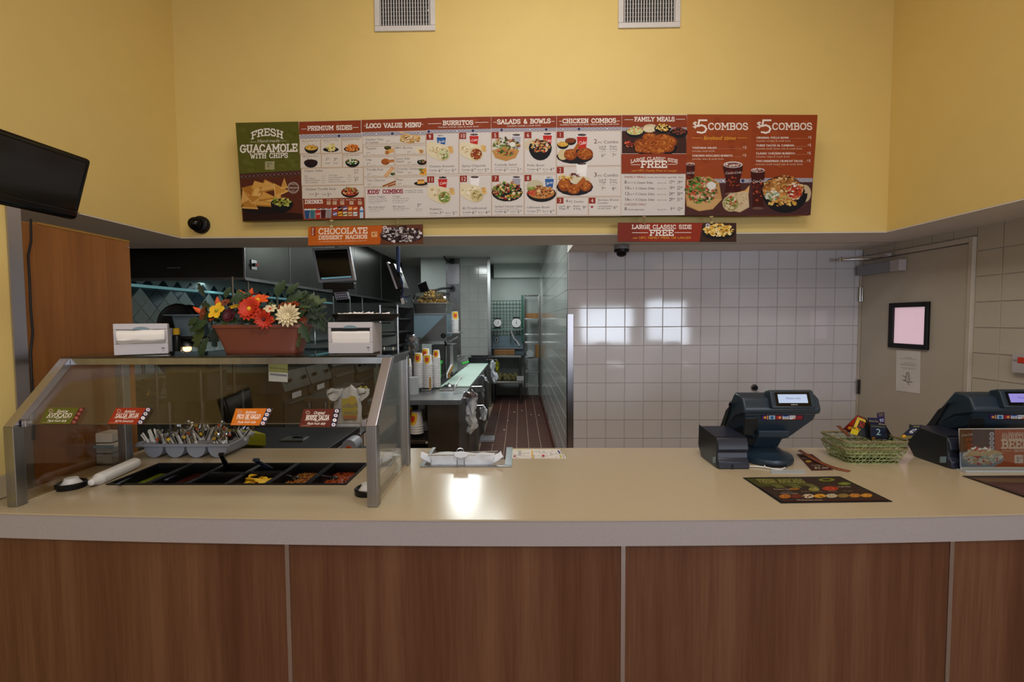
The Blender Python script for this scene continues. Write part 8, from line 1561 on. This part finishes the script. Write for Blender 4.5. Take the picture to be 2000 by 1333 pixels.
p.text('Pollo', 669, 797, 8.5, '8A7E88', 2, wid=30, mirror=True); p.text('Pollo', 669.6, 797, 8.5, '8A7E88', 2.1, wid=30, mirror=True); p.text('Loco', 672, 810, 8.5, '8A7E88', 2, wid=27, mirror=True); p.text('Loco', 672.6, 810, 8.5, '8A7E88', 2.1, wid=27, mirror=True)
ink(t, p)
b = MB()
for px in (704, 714): c = onY(px, 758, YBg-.02); b.ball(c, .014, 8)
b.tube([onY(700, 759, YBg-.02), onY(718, 757, YBg-.02)], .005, 6); b.build('yellow_tie', M['olive'], t, smooth=50)
c = onY(681, 874, 2.9); t = thing('paper_roll', 'white paper roll on its side with an orange core below the bag stand', 'paper roll', tuple(c+Vector((0, 0, -.045)))); b = MB().cyl(c, c+Vector((0, .12, 0)), .048, 24); b.build('roll', M['grey_p'], t, smooth=40); b = MB().lathe([(.022, 0), (.022, .003), (.012, .003), (.012, 0)], c+Vector((0, -.001, -.012)), 18, ax=(0, -1, 0)); b.build('core', M['orange'], t)
bx = box('roll_shelf', (c.x-.075, 2.86, c.z-.07), (c.x+.1, 3.1, c.z-.049), M['blackm'], t); box('pedestal', (c.x-.05, 2.9, 0), (c.x+.05, 3.05, c.z-.07), M['blackm'], t)
# equipment counter continuing left of the bags
table('side_table', 'steel side table left of the bag stand', 'table', onY(594, 780, 3.7).x, onY(640, 780, 3.7).x, 3.7, 4.6, onY(600, 777, 3.7).z, 'steel_d', shelf=.35)
# floor drain grate
q = [onZ(915, 864, .002), onZ(966, 864, .002), onZ(967, 853.5, .002), onZ(918, 853.5, .002)]; t = thing('floor_grate', 'white slotted grate leaning on the quarry-tile floor', 'grate', tuple(q[0]))
def gq(u, v): return q[0].lerp(q[1], u).lerp(q[3].lerp(q[2], u), v)
b = MB()
for v0, v1 in ((0, .2), (.44, .56), (.8, 1)): b.prism([gq(0, v0), gq(1, v0), gq(1, v1), gq(0, v1)], (0, 0, .02))
for k in range(15): u = k/14*.97; b.prism([gq(u, 0), gq(u+.03, 0), gq(u+.03, 1), gq(u, 1)], (0, 0, .02))
b.build('grate', M['lav'], t)
R = random.Random(9)
for px, py, wh in ((1018, 803, 'farthest, in the middle'), (1036, 811, 'left of the two near the tiled wall'), (1051, 812, 'closest to the tiled wall'), (990, 823, 'second nearest to the floor grate'), (1003, 806, 'far left'), (983, 841, 'nearest to the floor grate')):
    c = onZ(px, py, .0008); MB().hexa([c, c+Vector((.02, .01, 0)), c+Vector((.024, .03, 0)), c+Vector((.005, .035, 0))], (0, 0, .003)).build('paper_scrap', M['paper'], None, label='small paper scrap on the quarry-tile aisle floor, '+wh, cat='scrap', group='paper scraps on the aisle floor')
# ================================================================ far alcove
YA = 9.45; h = lambda x, y, yy=YA: onY(x, y, yy)
t = thing('wire_grid', 'green wire grid panel with a small wire shelf on the far kitchen wall', 'grid', tuple(h(988, 654))); b = MB(); x0, x1, z0, z1 = h(958, 600).x, h(1021, 600).x, h(980, 655).z, h(980, 588).z
for k in range(11): x = x0+(x1-x0)*k/10; b.cyl((x, YA, z0), (x, YA, z1), .006, 5)
for k in range(11): z = z0+(z1-z0)*k/10; b.cyl((x0, YA, z), (x1, YA, z), .006, 5)
b.build('grid', M['green_wire'], t); b = MB(); zs = h(980, 643).z
for k in range(5): b.cyl((x0, YA-.05-.06*k, zs), (x1, YA-.05-.06*k, zs), .008, 5)
b.box((x1-.03, YA-.06, h(1020, 668).z), (x1+.03, YA-.03, h(1020, 577).z)); b.build('shelf', M['green_wire'], t)
for px, rr_, lab in ((972, 8, 'round white dial scale on the green wire shelf, left one'), (1008.5, 9.5, 'larger round white dial scale on the green wire shelf, right one')):
    c = h(px, 631, YA-.2); r = rr_*c.y/900; t = thing('dial_scale', lab, 'scale', (c.x, c.y, zs), 'dial scales on the green shelf'); b = MB().lathe([(r*1.05, 0), (r*1.05, .03), (r*.97, .032)], c, 24, ax=(0, -1, 0)); b.box((c.x-.06, c.y-.02, zs+.008), (c.x+.06, c.y+.02, c.z-r)).box((c.x-.07, c.y-.05, c.z+r), (c.x+.07, c.y+.05, c.z+r+.02)); b.build('case', M['black'], t, smooth=40)
    b = MB().cyl(c+Vector((0, -.032, 0)), c+Vector((0, -.034, 0)), r*.95, 24); b.build('dial', M['white_p'], t); b = MB().hexa([c+Vector((-.004, -.036, -.02)), c+Vector((.008, -.036, -.02)), c+Vector((.03 if px < 1000 else .004, -.036, r*.6)), c+Vector((.026 if px < 1000 else 0, -.036, r*.6))], (0, .001, 0)); b.build('needle', M['black'], t)
t = table('sink_table', 'steel work table with a raised back in the far alcove', 'table', h(958, 700).x+.04, h(1018, 700).x, 8.9, YA, h(990, 695, 8.9).z, 'steel', shelf=None)
box('upper_ledge', (h(958, 680).x+.04, YA-.12, h(980, 679).z-.02), (h(1020, 680).x, YA, h(980, 679).z), M['steel'], t); box('back_splash', (h(958, 680).x+.04, YA, h(980, 695).z), (h(1022, 680).x, YA+.02, h(980, 656).z), M['lug'], t)
def carton(x0, y0, x1, y1, yy, lab, mt='cardboard', d=.25):
    a = onY(x0, y1, yy); c = onY(x1, y0, yy); t = thing('carton', lab, 'box', ((a.x+c.x)/2, yy+d/2, a.z)); box('box', (a.x, yy, a.z), (c.x, yy+d, c.z), M[mt], t, bevel=.004); box('tape', ((a.x+c.x)/2-.02, yy-.001, a.z+.01), ((a.x+c.x)/2+.02, yy+.001, c.z-.005), M['amber'], t); return t
carton(965, 684.5, 1005, 694.5, 8.95, 'brown cardboard carton on the far steel work table'); carton(1027, 612, 1060, 622.5, 9.1, 'brown cardboard carton high on the wire shelving'); carton(1046, 674, 1058, 699, 9.0, 'upright tan carton on the wire shelving')
c = onY(1035, 691, 8.95); t = thing('white_tub', 'round translucent tub lying on the wire shelving', 'tub', (c.x, c.y, c.z-.07)); MB().cyl(c, c+Vector((0, .15, 0)), .068, 18).build('tub', M['lid'], t, smooth=40)
t = table('low_bench', 'low steel bench with a sack on it in the far alcove', 'bench', h(962, 740, 8.8).x, h(1020, 740, 8.8).x, 8.6, 9.3, h(990, 746, 8.6).z, 'steel', None)
c = h(992, 735, 8.9); t = thing('produce_sack', 'yellow-green mesh sack of produce on the low bench', 'sack', (c.x, c.y, h(990, 745, 8.9).z)); b = MB(); R = random.Random(5)
for i in range(26): b.ball((c.x+R.uniform(-.17, .17), c.y+R.uniform(-.1, .15), h(990, 745, 8.9).z+.03+R.uniform(0, .09)), .05, 8)
b.build('sack', M['sack'], t, smooth=60)
q0 = onY(1009, 735, 8.6); q1 = onY(1023, 744, 8.6); box('label_card', (q0.x, 8.585, q1.z), (q1.x, 8.597, q0.z), M['lav'], None, label='pale label card on the front edge of the low bench', cat='card')
ws = thing('wire_shelving', 'grey wire shelving unit against the aisle wall in the far alcove', 'shelving', (h(1040, 700, 9.2).x, 9.2, 0)); xa_, xb_ = onY(1024, 600, 9.0).x, XA-.03
for x in (xa_, xb_):
    for y in (9.0, 9.4): b = MB().cyl((x, y, .05), (x, y, onY(1024, 575, 9.0).z), .014, 6); b.build('post', M['steel'], ws)
for py in (577, 623, 654, 670, 700, 727, 755): 
    z = onY(1040, py, 9.0).z; b = MB()
    for k in range(4): b.cyl((xa_, 9.0+k*.13, z), (xb_, 9.0+k*.13, z), .006, 5)
    n_ = 10; b.tube([(xa_+(xb_-xa_)*k/n_, 9.0, z-.0+(-.03 if k % 2 else 0)) for k in range(n_+1)], .005, 4); b.build('shelf', M['steel'], ws)
c = h(1004, 668); t = thing('spray_hose', 'white spray hose and funnel hanging from the green grid', 'hose', tuple(h(1010, 678))); b = MB(); b.tube([h(998, 648, 9.3), h(1004, 662, 9.3), h(1010, 668, 9.3), h(1014, 676, 9.3)], .02, 8); b.build('hose', M['lav'], t, smooth=50); b = MB().cyl(h(997, 650, 9.33), h(997, 668, 9.33), .006, 5); b.build('cord', M['black'], t)
c = h(970, 664); t = thing('wall_outlet', 'steel wall outlet under the green grid', 'outlet', tuple(c)); box('plate', (c.x-.03, YA-.012, c.z-.05), (c.x+.03, YA-.002, c.z+.05), M['steel'], t, bevel=.003); box('socket', (c.x-.012, YA-.014, c.z-.03), (c.x+.012, YA-.012, c.z+.03), M['black'], t)
for (px, py0, py1) in ((1061.5, 782, 798), (1070, 806, 824)):
    a = onX(px, py0, XA-.012); c = onX(px, py1, XA-.012); MB().box((XA-.02, a.y-.04, c.z), (XA-.007, a.y+.04, a.z)).build('wall_hook', M['chrome'], None, bevel=.003, label='small chrome fitting low on the aisle wall, '+('far one' if px < 1065 else 'near one'), cat='fitting')
